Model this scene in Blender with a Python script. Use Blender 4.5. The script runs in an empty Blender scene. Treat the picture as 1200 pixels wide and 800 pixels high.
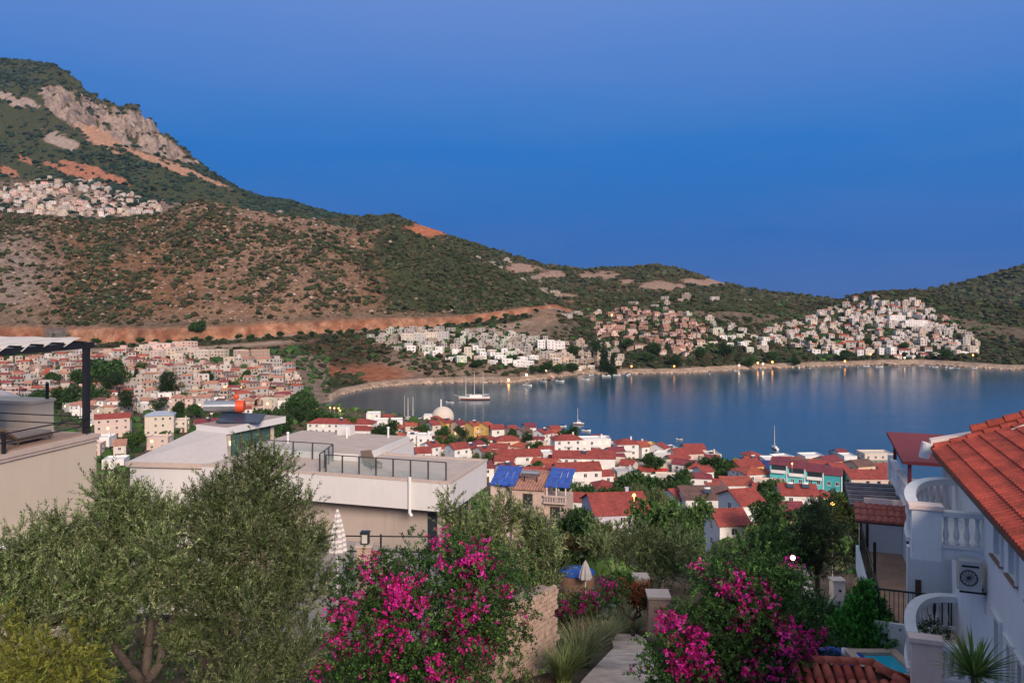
import bpy, bmesh, math, random
import numpy as np
from mathutils import Vector, Matrix

scene = bpy.context.scene
COL = scene.collection
RND = random.Random(7)
NPR = np.random.RandomState(11)
F = 933.0          # focal length in photograph pixels (28 mm on a 36 mm sensor)
HZ = 345.0         # eye-level row of the photograph
EYE = 75.0         # camera height above the sea

# ------------------------------------------------------------------ camera
cd = bpy.data.cameras.new('camera'); cam = bpy.data.objects.new('camera', cd); COL.objects.link(cam)
cam.location = (0, 0, EYE); cam.rotation_euler = (math.radians(90), 0, 0)
cd.sensor_width = 36.0; cd.lens = 28.0; cd.shift_y = -55.0/1200.0
cd.clip_start = 0.3; cd.clip_end = 60000
scene.camera = cam

# ------------------------------------------------------------------ sky and sun (blue hour, afterglow behind the camera)
SUN_ELEV, SUN_AZ = 26.0, 160.0        # azimuth clockwise from +Y
world = bpy.data.worlds.new('World'); scene.world = world; world.use_nodes = True
wn = world.node_tree; wn.nodes.clear()
wo = wn.nodes.new('ShaderNodeOutputWorld'); wb = wn.nodes.new('ShaderNodeBackground')
sky = wn.nodes.new('ShaderNodeTexSky'); sky.sky_type = 'NISHITA'; sky.sun_disc = False
sky.sun_elevation = math.radians(SKY_ELEV := 3.0); sky.sun_rotation = math.radians(SUN_AZ)
sky.altitude = 100; sky.air_density = 1.0; sky.dust_density = 0.3; sky.ozone_density = 6.0
# the blue-hour band of the photograph over the Nishita sky: the same all the way round, by height above the horizon only
tc_ = wn.nodes.new('ShaderNodeTexCoord'); sx_ = wn.nodes.new('ShaderNodeSeparateXYZ'); wn.links.new(tc_.outputs['Generated'], sx_.inputs[0])
rp_ = wn.nodes.new('ShaderNodeValToRGB'); wn.links.new(sx_.outputs['Z'], rp_.inputs[0])
_el = rp_.color_ramp.elements
for _p, _c in ((0.0, (0.032, 0.108, 0.34)), (0.07, (0.014, 0.108, 0.38)), (0.18, (0.006, 0.135, 0.45)), (0.34, (0.098, 0.208, 0.52)), (0.48, (0.24, 0.34, 0.54)), (0.70, (0.42, 0.46, 0.57)), (1.0, (0.52, 0.53, 0.57))):
    e_ = _el[0] if _p == 0.0 else (_el[len(_el)-1] if _p == 1.0 else _el.new(_p)); e_.position = _p; e_.color = (*_c, 1)
sc_ = wn.nodes.new('ShaderNodeVectorMath'); sc_.operation = 'SCALE'; sc_.inputs['Scale'].default_value = 1/0.15; wn.links.new(rp_.outputs[0], sc_.inputs[0])
# faint streaks of high cloud all over the sky
mpw = wn.nodes.new('ShaderNodeMapping'); mpw.inputs['Scale'].default_value = (1.6, 1.6, 9.0); wn.links.new(tc_.outputs['Generated'], mpw.inputs[0])
nzw = wn.nodes.new('ShaderNodeTexNoise'); nzw.inputs['Scale'].default_value = 2.2; nzw.inputs['Detail'].default_value = 7; nzw.inputs['Roughness'].default_value = 0.6; wn.links.new(mpw.outputs[0], nzw.inputs['Vector'])
rw_ = wn.nodes.new('ShaderNodeMapRange'); rw_.inputs[1].default_value = 0.42; rw_.inputs[2].default_value = 0.78; rw_.inputs[3].default_value = 0.0; rw_.inputs[4].default_value = 0.09; wn.links.new(nzw.outputs['Fac'], rw_.inputs[0])
cw_ = wn.nodes.new('ShaderNodeMixRGB'); cw_.inputs[2].default_value = (0.20, 0.22, 0.42, 1); wn.links.new(rw_.outputs[0], cw_.inputs[0]); wn.links.new(rp_.outputs[0], cw_.inputs[1]); wn.links.new(cw_.outputs[0], sc_.inputs[0])
mx_ = wn.nodes.new('ShaderNodeMixRGB'); mx_.inputs[0].default_value = 0.94
wn.links.new(sky.outputs[0], mx_.inputs[1]); wn.links.new(sc_.outputs[0], mx_.inputs[2])
wn.links.new(mx_.outputs[0], wb.inputs[0]); wb.inputs[1].default_value = 0.15
wn.links.new(wb.outputs[0], wo.inputs[0])
sl = bpy.data.lights.new('sun', 'SUN'); so = bpy.data.objects.new('sun', sl); COL.objects.link(so)
sl.energy = 3.5; sl.angle = math.radians(20); sl.color = (1.0, 0.81, 0.66)
_az, _el = math.radians(SUN_AZ), math.radians(SUN_ELEV)
_d = Vector((math.sin(_az)*math.cos(_el), math.cos(_az)*math.cos(_el), math.sin(_el)))
so.rotation_euler = _d.to_track_quat('Z', 'Y').to_euler()
vs = scene.view_settings
vs.view_transform = 'Standard'; vs.look = 'None'; vs.exposure = 0.35; vs.gamma = 1.0; vs.use_curve_mapping = False
scene.cycles.use_denoising = True
scene.cycles.max_bounces = 6; scene.cycles.diffuse_bounces = 3; scene.cycles.glossy_bounces = 3
scene.cycles.transmission_bounces = 4; scene.cycles.transparent_max_bounces = 8
scene.cycles.sample_clamp_indirect = 4.0

# ------------------------------------------------------------------ helpers
def at(u, v, Y):
    """point of the place seen at photograph pixel (u, v) at depth Y"""
    return Vector(((u-600)/F*Y, Y, EYE-(v-HZ)/F*Y))

def tag(o, label=None, cat=None, group=None, kind=None):
    if label: o['label'] = label
    if cat: o['category'] = cat
    if group: o['group'] = group
    if kind: o['kind'] = kind
    return o

def empty(name, loc=(0, 0, 0), rz=0.0, parent=None):
    o = bpy.data.objects.new(name, None); COL.objects.link(o)
    o.location = loc; o.rotation_euler = (0, 0, rz); o.empty_display_size = 0.2
    if parent: o.parent = parent
    return o

def link(name, me, parent=None, loc=None, rz=None, scale=None):
    o = bpy.data.objects.new(name, me); COL.objects.link(o)
    if parent is not None: o.parent = parent
    if loc is not None: o.location = loc
    if rz is not None: o.rotation_euler = (0, 0, rz)
    if scale is not None: o.scale = scale if hasattr(scale, '__len__') else (scale,)*3
    return o

def np_mesh(name, verts, faces, mats, colors=None, midx=None, smooth=False):
    """verts (N,3); faces (M,k) all of one size; colors per vertex (N,4)"""
    verts = np.asarray(verts, dtype=np.float32); faces = np.asarray(faces, dtype=np.int32)
    me = bpy.data.meshes.new(name)
    m, k = faces.shape
    me.vertices.add(len(verts)); me.vertices.foreach_set('co', verts.ravel())
    me.loops.add(m*k); me.loops.foreach_set('vertex_index', faces.ravel())
    me.polygons.add(m)
    me.polygons.foreach_set('loop_start', np.arange(0, m*k, k, dtype=np.int32))
    if midx is not None: me.polygons.foreach_set('material_index', np.asarray(midx, dtype=np.int32))
    me.polygons.foreach_set('use_smooth', np.full(m, smooth, dtype=bool))
    for mt in (mats if isinstance(mats, (list, tuple)) else [mats]): me.materials.append(mt)
    if colors is not None:
        ca = me.color_attributes.new('Col', 'FLOAT_COLOR', 'POINT')
        ca.data.foreach_set('color', np.asarray(colors, dtype=np.float32).ravel())
    me.update(calc_edges=True)
    return me

class MB:
    """collects boxes, prisms, tubes and lathes into ONE mesh"""
    def __init__(s): s.v = []; s.f = []; s.m = []
    def add(s, vs, fs, mi=0):
        b = len(s.v); s.v += [tuple(p) for p in vs]; s.f += [tuple(i+b for i in f) for f in fs]; s.m += [mi]*len(fs); return s
    def box(s, x0, x1, y0, y1, z0, z1, mi=0):
        return s.add([(x0,y0,z0),(x1,y0,z0),(x1,y1,z0),(x0,y1,z0),(x0,y0,z1),(x1,y0,z1),(x1,y1,z1),(x0,y1,z1)],
                     [(0,3,2,1),(4,5,6,7),(0,1,5,4),(1,2,6,5),(2,3,7,6),(3,0,4,7)], mi)
    def prism(s, pts, z0, z1, mi=0):
        """pts: plan outline counter-clockwise"""
        n = len(pts); vs = [(p[0],p[1],z0) for p in pts]+[(p[0],p[1],z1) for p in pts]
        fs = [tuple(range(n-1,-1,-1)), tuple(range(n,2*n))]+[(i,(i+1)%n,n+(i+1)%n,n+i) for i in range(n)]
        return s.add(vs, fs, mi)
    def slab(s, quad, th, mi=0):
        """quad of 3-D points (top, ccw from above), thickened downwards"""
        q = [Vector(p) for p in quad]; n = len(q)
        vs = q+[p-Vector((0,0,th)) for p in q]
        fs = [tuple(range(n)), tuple(range(2*n-1,n-1,-1))]+[(i,n+i,n+(i+1)%n,(i+1)%n) for i in range(n)]
        return s.add(vs, fs, mi)
    def tube(s, a, b, r0, r1=None, n=6, mi=0, cap=True):
        a, b = Vector(a), Vector(b); r1 = r0 if r1 is None else r1
        d = (b-a)
        if d.length < 1e-6: return s
        d.normalize(); x = d.orthogonal().normalized(); y = d.cross(x)
        vs = []
        for p, r in ((a, r0), (b, r1)):
            for i in range(n):
                t = 2*math.pi*i/n; vs.append(p+x*(r*math.cos(t))+y*(r*math.sin(t)))
        fs = [(i,(i+1)%n,n+(i+1)%n,n+i) for i in range(n)]
        if cap: fs += [tuple(range(n-1,-1,-1)), tuple(range(n,2*n))]
        return s.add(vs, fs, mi)
    def path(s, pts, rs, n=6, mi=0):
        for i in range(len(pts)-1): s.tube(pts[i], pts[i+1], rs[i], rs[i+1], n, mi)
        return s
    def lathe(s, prof, c=(0,0,0), n=12, mi=0):
        """prof: list of (r, z)"""
        vs = []; k = len(prof)
        for r, z in prof:
            for i in range(n):
                t = 2*math.pi*i/n; vs.append((c[0]+r*math.cos(t), c[1]+r*math.sin(t), c[2]+z))
        fs = [(j*n+i, j*n+(i+1)%n, (j+1)*n+(i+1)%n, (j+1)*n+i) for j in range(k-1) for i in range(n)]
        fs += [tuple(range(n-1,-1,-1)), tuple(range((k-1)*n, k*n))]
        return s.add(vs, fs, mi)
    def bar(s, a, b, w, h, mi=0):
        """square bar from a to b"""
        a, b = Vector(a), Vector(b); d = (b-a).normalized()
        x = d.cross(Vector((0,0,1)))
        if x.length < 1e-4: x = Vector((1,0,0))
        x.normalize(); y = x.cross(d).normalized()
        vs = [p+x*(sx*w/2)+y*(sy*h/2) for p in (a,b) for sx,sy in ((-1,-1),(1,-1),(1,1),(-1,1))]
        return s.add(vs, [(0,1,2,3),(7,6,5,4),(0,4,5,1),(1,5,6,2),(2,6,7,3),(3,7,4,0)], mi)
    def mesh(s, name, mats, smooth=False):
        me = bpy.data.meshes.new(name); me.from_pydata(s.v, [], s.f)
        for mt in (mats if isinstance(mats, (list, tuple)) else [mats]): me.materials.append(mt)
        me.polygons.foreach_set('material_index', s.m)
        if smooth: me.polygons.foreach_set('use_smooth', [True]*len(s.f))
        bm = bmesh.new(); bm.from_mesh(me); bmesh.ops.recalc_face_normals(bm, faces=bm.faces); bm.to_mesh(me); bm.free()
        me.update(); return me
    def build(s, name, mats, parent=None, loc=None, rz=None, smooth=False):
        return link(name, s.mesh(name, mats, smooth), parent, loc, rz)

# value noise
_TAB = NPR.rand(256, 256).astype(np.float64)
def vnoise(x, y):
    xi = np.floor(x).astype(int); yi = np.floor(y).astype(int); fx = x-xi; fy = y-yi
    fx = fx*fx*(3-2*fx); fy = fy*fy*(3-2*fy)
    a = _TAB[xi & 255, yi & 255]; b = _TAB[(xi+1) & 255, yi & 255]; c = _TAB[xi & 255, (yi+1) & 255]; d = _TAB[(xi+1) & 255, (yi+1) & 255]
    return (a*(1-fx)+b*fx)*(1-fy)+(c*(1-fx)+d*fx)*fy
def fbm(x, y, octv=5, lac=2.03, gain=0.5):
    x = np.asarray(x, float); y = np.asarray(y, float); s = 0; a = 1.0; t = 0
    for i in range(octv):
        s = s+a*(vnoise(x+17.3*i, y+9.1*i)-0.5)*2; t += a; a *= gain; x = x*lac; y = y*lac
    return s/t

# ------------------------------------------------------------------ materials
MATS = {}
def newmat(name):
    m = bpy.data.materials.new(name); m.use_nodes = True; nt = m.node_tree
    b = nt.nodes['Principled BSDF']; return m, nt, b
def mat(name, col, rough=0.7, var=0.12, scale=3.0, bump=0.0, bscale=20.0, metal=0.0, stain=0.0, spec=0.4, coord='Object'):
    """plain procedural material: noise-varied colour, optional weather streaks and fine bump"""
    if name in MATS: return MATS[name]
    m, nt, b = newmat(name); N = nt.nodes; L = nt.links
    tc = N.new('ShaderNodeTexCoord')
    n1 = N.new('ShaderNodeTexNoise'); n1.inputs['Scale'].default_value = scale; n1.inputs['Detail'].default_value = 6; n1.inputs['Roughness'].default_value = 0.65
    L.new(tc.outputs[coord], n1.inputs['Vector'])
    cr = N.new('ShaderNodeValToRGB'); c = Vector(col[:3])
    cr.color_ramp.elements[0].position = 0.3; cr.color_ramp.elements[1].position = 0.7
    cr.color_ramp.elements[0].color = (*[max(0, x*(1-var)) for x in c], 1); cr.color_ramp.elements[1].color = (*[min(1, x*(1+var)) for x in c], 1)
    L.new(n1.outputs['Fac'], cr.inputs['Fac']); out = cr.outputs['Color']
    if stain > 0:
        mp = N.new('ShaderNodeMapping'); mp.inputs['Scale'].default_value = (2.2, 2.2, 0.22); L.new(tc.outputs[coord], mp.inputs['Vector'])
        n2 = N.new('ShaderNodeTexNoise'); n2.inputs['Scale'].default_value = 1.6; n2.inputs['Detail'].default_value = 8; n2.inputs['Roughness'].default_value = 0.7
        L.new(mp.outputs[0], n2.inputs['Vector'])
        r2 = N.new('ShaderNodeValToRGB'); r2.color_ramp.elements[0].position = 0.5; r2.color_ramp.elements[1].position = 0.75
        r2.color_ramp.elements[1].color = (stain, stain, stain, 1); r2.color_ramp.elements[0].color = (0, 0, 0, 1)
        L.new(n2.outputs['Fac'], r2.inputs['Fac'])
        mx = N.new('ShaderNodeMixRGB'); mx.blend_type = 'MULTIPLY'; mx.inputs[2].default_value = (0.55, 0.5, 0.45, 1)
        L.new(r2.outputs['Color'], mx.inputs[0]); L.new(out, mx.inputs[1]); out = mx.outputs[0]
    L.new(out, b.inputs['Base Color'])
    b.inputs['Roughness'].default_value = rough; b.inputs['Metallic'].default_value = metal; b.inputs['Specular IOR Level'].default_value = spec
    if bump > 0:
        n3 = N.new('ShaderNodeTexNoise'); n3.inputs['Scale'].default_value = bscale; n3.inputs['Detail'].default_value = 4
        L.new(tc.outputs[coord], n3.inputs['Vector'])
        bp = N.new('ShaderNodeBump'); bp.inputs['Strength'].default_value = bump; bp.inputs['Distance'].default_value = 0.05
        L.new(n3.outputs['Fac'], bp.inputs['Height']); L.new(bp.outputs[0], b.inputs['Normal'])
    MATS[name] = m; return m
def emit(name, col, strength):
    if name in MATS: return MATS[name]
    m, nt, b = newmat(name)
    b.inputs['Base Color'].default_value = (*col, 1); b.inputs['Emission Color'].default_value = (*col, 1); b.inputs['Emission Strength'].default_value = strength
    MATS[name] = m; return m
def leafmat(name, rough=0.55, trans=0.35, spec=0.3):
    """leaf: colour from the 'Col' attribute, partly translucent"""
    if name in MATS: return MATS[name]
    m, nt, b = newmat(name); N = nt.nodes; L = nt.links
    at_ = N.new('ShaderNodeAttribute'); at_.attribute_name = 'Col'
    oi = N.new('ShaderNodeObjectInfo'); hs = N.new('ShaderNodeHueSaturation')
    mr = N.new('ShaderNodeMapRange'); mr.inputs[3].default_value = 0.75; mr.inputs[4].default_value = 1.25
    L.new(oi.outputs['Random'], mr.inputs[0]); L.new(mr.outputs[0], hs.inputs['Value']); L.new(at_.outputs['Color'], hs.inputs['Color'])
    tr = N.new('ShaderNodeBsdfTranslucent'); mx = N.new('ShaderNodeMixShader'); mx.inputs[0].default_value = trans
    L.new(hs.outputs[0], b.inputs['Base Color']); L.new(hs.outputs[0], tr.inputs['Color'])
    b.inputs['Roughness'].default_value = rough; b.inputs['Specular IOR Level'].default_value = spec
    L.new(b.outputs[0], mx.inputs[1]); L.new(tr.outputs[0], mx.inputs[2]); L.new(mx.outputs[0], N['Material Output'].inputs['Surface'])
    MATS[name] = m; return m
def tilemat(name, col, pitch=0.28, course=0.40, axis='X'):
    """clay pantiles seen from afar: wave relief across and stepped courses, colour varied tile by tile"""
    if name in MATS: return MATS[name]
    m, nt, b = newmat(name); N = nt.nodes; L = nt.links
    tc = N.new('ShaderNodeTexCoord')
    n1 = N.new('ShaderNodeTexNoise'); n1.inputs['Scale'].default_value = 0.55; n1.inputs['Detail'].default_value = 8; n1.inputs['Roughness'].default_value = 0.7
    L.new(tc.outputs['Object'], n1.inputs['Vector'])
    vo = N.new('ShaderNodeTexVoronoi'); vo.inputs['Scale'].default_value = 3.2; L.new(tc.outputs['Object'], vo.inputs['Vector'])
    cr = N.new('ShaderNodeValToRGB'); c = col
    cr.color_ramp.elements[0].position = 0.28; cr.color_ramp.elements[0].color = (c[0]*0.55, c[1]*0.6, c[2]*0.7, 1)
    cr.color_ramp.elements[1].position = 0.72; cr.color_ramp.elements[1].color = (c[0]*1.25, c[1]*1.3, c[2]*1.25, 1)
    L.new(n1.outputs['Fac'], cr.inputs['Fac'])
    mx = N.new('ShaderNodeMixRGB'); mx.blend_type = 'OVERLAY'; mx.inputs[0].default_value = 0.35
    L.new(cr.outputs['Color'], mx.inputs[1]); L.new(vo.outputs['Color'], mx.inputs[2])
    hs = N.new('ShaderNodeHueSaturation'); hs.inputs['Saturation'].default_value = 0.95
    bw = N.new('ShaderNodeRGBToBW'); L.new(vo.outputs['Color'], bw.inputs[0])
    mr = N.new('ShaderNodeMapRange'); mr.inputs[3].default_value = 0.75; mr.inputs[4].default_value = 1.2; L.new(bw.outputs[0], mr.inputs[0])
    L.new(mr.outputs[0], hs.inputs['Value']); L.new(cr.outputs['Color'], hs.inputs['Color']); L.new(hs.outputs[0], b.inputs['Base Color'])
    wv = N.new('ShaderNodeTexWave'); wv.wave_type = 'BANDS'; wv.bands_direction = axis; wv.inputs['Scale'].default_value = 0.314/pitch; wv.inputs['Distortion'].default_value = 0.3
    L.new(tc.outputs['Object'], wv.inputs['Vector'])
    bp = N.new('ShaderNodeBump'); bp.inputs['Strength'].default_value = 0.8; bp.inputs['Distance'].default_value = 0.06
    L.new(wv.outputs['Fac'], bp.inputs['Height']); L.new(bp.outputs[0], b.inputs['Normal'])
    b.inputs['Roughness'].default_value = 0.75; b.inputs['Specular IOR Level'].default_value = 0.3
    MATS[name] = m; return m
# ================================================================== the land
def row(*pts): return np.array(pts, float)
def zrow(*pts):
    """(u, Y, v) -> (u, Y, Z)"""
    a = np.array(pts, float); a[:, 2] = EYE-(a[:, 2]-HZ)/F*a[:, 1]; return a
NS = row((-900,470,7),(0,480,6),(300,500,5),(350,520,4),(388,532,0.4),(395,530,0),(440,505,0),(500,478,0),(560,455,0),(600,435,0),(700,393,0),(800,366,0),(900,350,0),(1000,332,0),(1100,315,0),(1300,290,0),(2100,260,0))
FS = row((-900,490,7.5),(0,500,6.5),(300,530,5.5),(350,545,4),(388,560,0.5),(400,598,0),(443,648,0),(483,666,0),(533,679,0),(600,679,0),(643,714,0),(680,752,0),(733,752,0),(800,760,0),(880,804,0),(967,833,0),(1033,853,0),(1087,853,0),(1133,823,0),(1183,795,0),(1200,795,0),(1300,770,0),(2100,700,0))
def shifted(r, dy, z, zl):
    a = r.copy(); a[:, 1] += dy; a[:, 2] = np.where(a[:, 0] >= 388, z, r[:, 2]+zl); return a
F2 = zrow((-900,600,441),(0,620,440),(200,620,438),(300,640,432),(350,660,428),(390,680,440),(420,700,438),(460,720,425),(500,740,420),(560,740,420),(600,745,425),(650,780,420),(700,820,418),(750,830,412),(800,840,410),(850,870,412),(900,890,412),(950,920,405),(1000,930,405),(1050,950,400),(1100,940,400),(1150,900,412),(1200,880,415),(1300,850,420),(2100,800,430))
F3 = zrow((-900,780,404),(0,790,404),(100,790,404),(200,790,403),(300,800,396),(400,830,390),(500,880,385),(560,910,378),(600,930,371),(650,960,361),(700,960,380),(750,960,375),(800,960,372),(850,980,372),(900,1000,375),(950,1020,380),(1000,1040,378),(1050,1060,375),(1100,1050,375),(1150,1000,388),(1200,960,395),(1300,930,400),(2100,880,410))
F3b = F3.copy(); F3b[:, 1] += 16; F3b[:, 2] += np.where(F3[:, 0] <= 660, 0.4, 4.0)
CUT = row((-900,13),(0,13),(240,12),(300,10),(400,10),(500,9),(600,7),(650,4),(700,3),(2100,3))
F4 = F3b.copy(); F4[:, 1] += 6; F4[:, 2] += np.interp(F4[:, 0], CUT[:, 0], CUT[:, 1])
F5 = zrow((-900,1150,235),(-100,1120,245),(0,1120,250),(60,1120,253),(130,1130,257),(190,1130,250),(220,1130,238),(240,1130,236),(270,1130,243),(300,1130,249),(330,1130,254),(360,1130,256),(390,1130,264),(420,1140,270),(450,1150,268),(480,1150,270),(520,1150,285),(560,1140,303),(600,1110,325),(640,1060,347),(660,1090,353),(700,1200,350),(760,1250,348),(800,1250,348),(850,1280,347),(900,1280,350),(950,1250,354),(985,1230,352),(1000,1230,348),(1033,1230,342),(1077,1230,340),(1100,1220,346),(1150,1180,357),(1200,1150,367),(1300,1120,380),(2100,1000,400))
F6 = F5.copy(); F6[:, 1] += 260; F6[:, 2] = F5[:, 2]-55
UG = np.unique(np.concatenate([np.linspace(-900, -60, 30), np.linspace(-60, 1260, 500), np.linspace(1260, 2100, 30)]))
def const(Y, Z): return row((-900, Y, Z), (2100, Y, Z))
ROWS = [const(1.0, 69), const(12, 66.4), const(23, 64), const(42, 57.6), const(75, 47.3), const(115, 36.8), const(180, 22.0)]
ROWS.append(row((-900,236,13.5),(2100,236,12.5)))
ROWS.append(row((-900,330,8.0),(380,330,8.0),(560,330,6.5),(800,312,4.5),(1000,296,4.0),(2100,250,3.6)))
a = NS.copy(); a[:, 1] -= 8; a[:, 2] = np.where(NS[:, 0] >= 388, 1.6, NS[:, 2]+0.5); ROWS.append(a)
ROWS += [NS, shifted(NS, 10, -5, 0.1), shifted(FS, -10, -5, 0), FS, shifted(FS, 9, 3.0, 0.4), F2, F3, F3b, F4]
# a swelling half-way up the hill
F45 = F4.copy(); F45 = np.column_stack([UG, np.interp(UG, F4[:,0], F4[:,1])*0.45+np.interp(UG, F5[:,0], F5[:,1])*0.55, np.interp(UG, F4[:,0], F4[:,2])*0.38+np.interp(UG, F5[:,0], F5[:,2])*0.62])
ROWS += [F45, F5, F6]
#        amplitude of relief at every row
AMP = [0, 0.1, 0.15, .2, .3, .4, .4, .4, .2, .1, 0, 0, 0, 0, .5, 2.0, 0.4, 0.4, 1.0, 24, 5, 10]
NSUB = [4, 6, 14, 12, 8, 8, 8, 8, 8, 2, 3, 3, 3, 4, 26, 34, 5, 8, 46, 46, 10]
RY = np.array([np.interp(UG, r[:, 0], r[:, 1]) for r in ROWS]); RZ = np.array([np.interp(UG, r[:, 0], r[:, 2]) for r in ROWS])
def relief(x, y, amp):
    n = fbm(x/170.0+3.1, y/170.0+7.7, 6, gain=0.52); r = 1-np.abs(fbm(x/110.0+y/260.0+31, y/200.0+11, 4))*2
    return amp*(n*0.9+0.55*(r-0.55))
def ground(x, y):
    """height of the land at plan position (scalars)"""
    y = max(y, 1.0); u = 600+F*x/y
    j = min(max(int(np.searchsorted(UG, u)), 1), len(UG)-1); w = min(max((u-UG[j-1])/(UG[j]-UG[j-1]), 0), 1)
    ys = RY[:, j-1]*(1-w)+RY[:, j]*w; zs = RZ[:, j-1]*(1-w)+RZ[:, j]*w
    z = float(np.interp(y, ys, zs)); am = float(np.interp(y, ys, AMP))
    return z+float(relief(np.array([x]), np.array([y]), am)[0])
def on(u, Y): 
    x = (u-600)/F*Y; return Vector((x, Y, ground(x, Y)))
def ground_line(u, Y):
    """heights of the land along one line of sight (array of depths)"""
    j = min(max(int(np.searchsorted(UG, u)), 1), len(UG)-1); w = min(max((u-UG[j-1])/(UG[j]-UG[j-1]), 0), 1)
    ys = RY[:, j-1]*(1-w)+RY[:, j]*w; zs = RZ[:, j-1]*(1-w)+RZ[:, j]*w
    return np.interp(Y, ys, zs)+relief((u-600)/F*Y, Y, np.interp(Y, ys, AMP))
_YS = np.geomspace(8.0, 1400.0, 1000)
def hit(u, v, y0=8.0, h=0.0):
    """where the line of sight through pixel (u, v) first meets the land (raised by h)"""
    Y = _YS[np.searchsorted(_YS, y0*0.999):]
    below = EYE-(v-HZ)/F*Y <= ground_line(u, Y)+h
    return float(Y[int(np.argmax(below))]) if below.any() else 1400.0
def depth_for_top(u, v, h, y0=62.0):
    """depth at which something of height h standing on the land has its top at pixel (u, v)"""
    Y = _YS[np.searchsorted(_YS, y0*0.999):]; g = EYE-(v-HZ)/F*Y-ground_line(u, Y)-h
    cr = np.flatnonzero((g[:-1] > 0) & (g[1:] <= 0))
    return float(Y[cr[0]+1]) if len(cr) else float(Y[int(np.argmax(np.where(Y < 420, g, -1e9)))])

def sm(x, a, b): t = np.clip((x-a)/(b-a), 0, 1); return t*t*(3-2*t)
def blob(u, v, cu, cv, ru, rv): return np.clip(1.35-np.sqrt(((u-cu)/ru)**2+((v-cv)/rv)**2), 0, 1)

def landmat():
    """earth / rock colour from the attribute, dry scrub where its alpha says so"""
    m, nt, b = newmat('hillside'); N = nt.nodes; L = nt.links
    at_ = N.new('ShaderNodeAttribute'); at_.attribute_name = 'Col'
    ge = N.new('ShaderNodeNewGeometry')
    def noise(sc, det, ro=0.6):
        n = N.new('ShaderNodeTexNoise'); n.inputs['Scale'].default_value = sc; n.inputs['Detail'].default_value = det; n.inputs['Roughness'].default_value = ro
        L.new(ge.outputs['Position'], n.inputs['Vector']); return n.outputs['Fac']
    # rock tone variation
    hs = N.new('ShaderNodeHueSaturation'); mr = N.new('ShaderNodeMapRange'); mr.inputs[1].default_value = 0.3; mr.inputs[2].default_value = 0.7; mr.inputs[3].default_value = 0.45; mr.inputs[4].default_value = 1.5
    L.new(noise(0.13, 9, 0.75), mr.inputs[0]); L.new(mr.outputs[0], hs.inputs['Value']); L.new(at_.outputs['Color'], hs.inputs['Color'])
    # scrub
    sr = N.new('ShaderNodeMath'); sr.operation = 'ADD'; L.new(noise(0.17, 7, 0.75), sr.inputs[0]); L.new(at_.outputs['Alpha'], sr.inputs[1])
    st = N.new('ShaderNodeMapRange'); st.inputs[1].default_value = 0.98; st.inputs[2].default_value = 1.06; L.new(sr.outputs[0], st.inputs[0])
    cr = N.new('ShaderNodeValToRGB'); cr.color_ramp.elements[0].position = 0.3; cr.color_ramp.elements[0].color = (0.030, 0.042, 0.018, 1)
    cr.color_ramp.elements[1].position = 0.7; cr.color_ramp.elements[1].color = (0.085, 0.090, 0.042, 1)
    L.new(noise(0.35, 6), cr.inputs['Fac'])
    mx = N.new('ShaderNodeMixRGB'); L.new(st.outputs[0], mx.inputs[0]); L.new(hs.outputs[0], mx.inputs[1]); L.new(cr.outputs['Color'], mx.inputs[2])
    L.new(mx.outputs[0], b.inputs['Base Color']); b.inputs['Roughness'].default_value = 0.95; b.inputs['Specular IOR Level'].default_value = 0.1
    bp = N.new('ShaderNodeBump'); bp.inputs['Strength'].default_value = 1.0; bp.inputs['Distance'].default_value = 5.0
    L.new(noise(0.16, 9, 0.72), bp.inputs['Height']); L.new(bp.outputs[0], b.inputs['Normal'])
    return m
LAND = landmat()
ROCK = np.array((0.265, 0.170, 0.118)); EARTH = np.array((0.225, 0.125, 0.070)); RED = np.array((0.42, 0.15, 0.075)); GREY = np.array((0.33, 0.29, 0.26))
SAND = np.array((0.46, 0.33, 0.24)); GREEN = np.array((0.05, 0.062, 0.03)); SOIL = np.array((0.17, 0.13, 0.09))

def loft(name, ry, rz, amp, nsub, ug, paint, relief_fn=relief):
    ys, zs, am = [], [], []
    for k, n in enumerate(nsub):
        for i in range(n+(1 if k == len(nsub)-1 else 0)):
            t = i/n; ys.append(ry[k]*(1-t)+ry[k+1]*t); zs.append(rz[k]*(1-t)+rz[k+1]*t); am.append(np.full_like(ug, amp[k]*(1-t)+amp[k+1]*t))
    Y = np.array(ys); Z = np.array(zs); A = np.array(am); U = np.broadcast_to(ug, Y.shape); X = (U-600)/F*Y
    Z = Z+relief_fn(X, Y, A)
    V = HZ+F*(EYE-Z)/np.maximum(Y, 1)
    R = np.cumsum(np.concatenate([[0], np.concatenate([[1/n]*n for n in nsub])]))
    if name == 'ground': R = R-1.0
    Rr = np.broadcast_to(R[:, None], Y.shape)
    colr = paint(U, V, X, Y, Z, Rr)
    nr, nc = Y.shape; idx = np.arange(nr*nc).reshape(nr, nc)
    q = np.stack([idx[:-1, :-1], idx[:-1, 1:], idx[1:, 1:], idx[1:, :-1]], -1).reshape(-1, 4)
    me = np_mesh(name, np.stack([X, Y, Z], -1).reshape(-1, 3), q, LAND, colr.reshape(-1, 4), smooth=True)
    o = link(name, me); o['kind'] = 'structure'
    return o, (U, V, X, Y, Z, Rr, colr)

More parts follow.
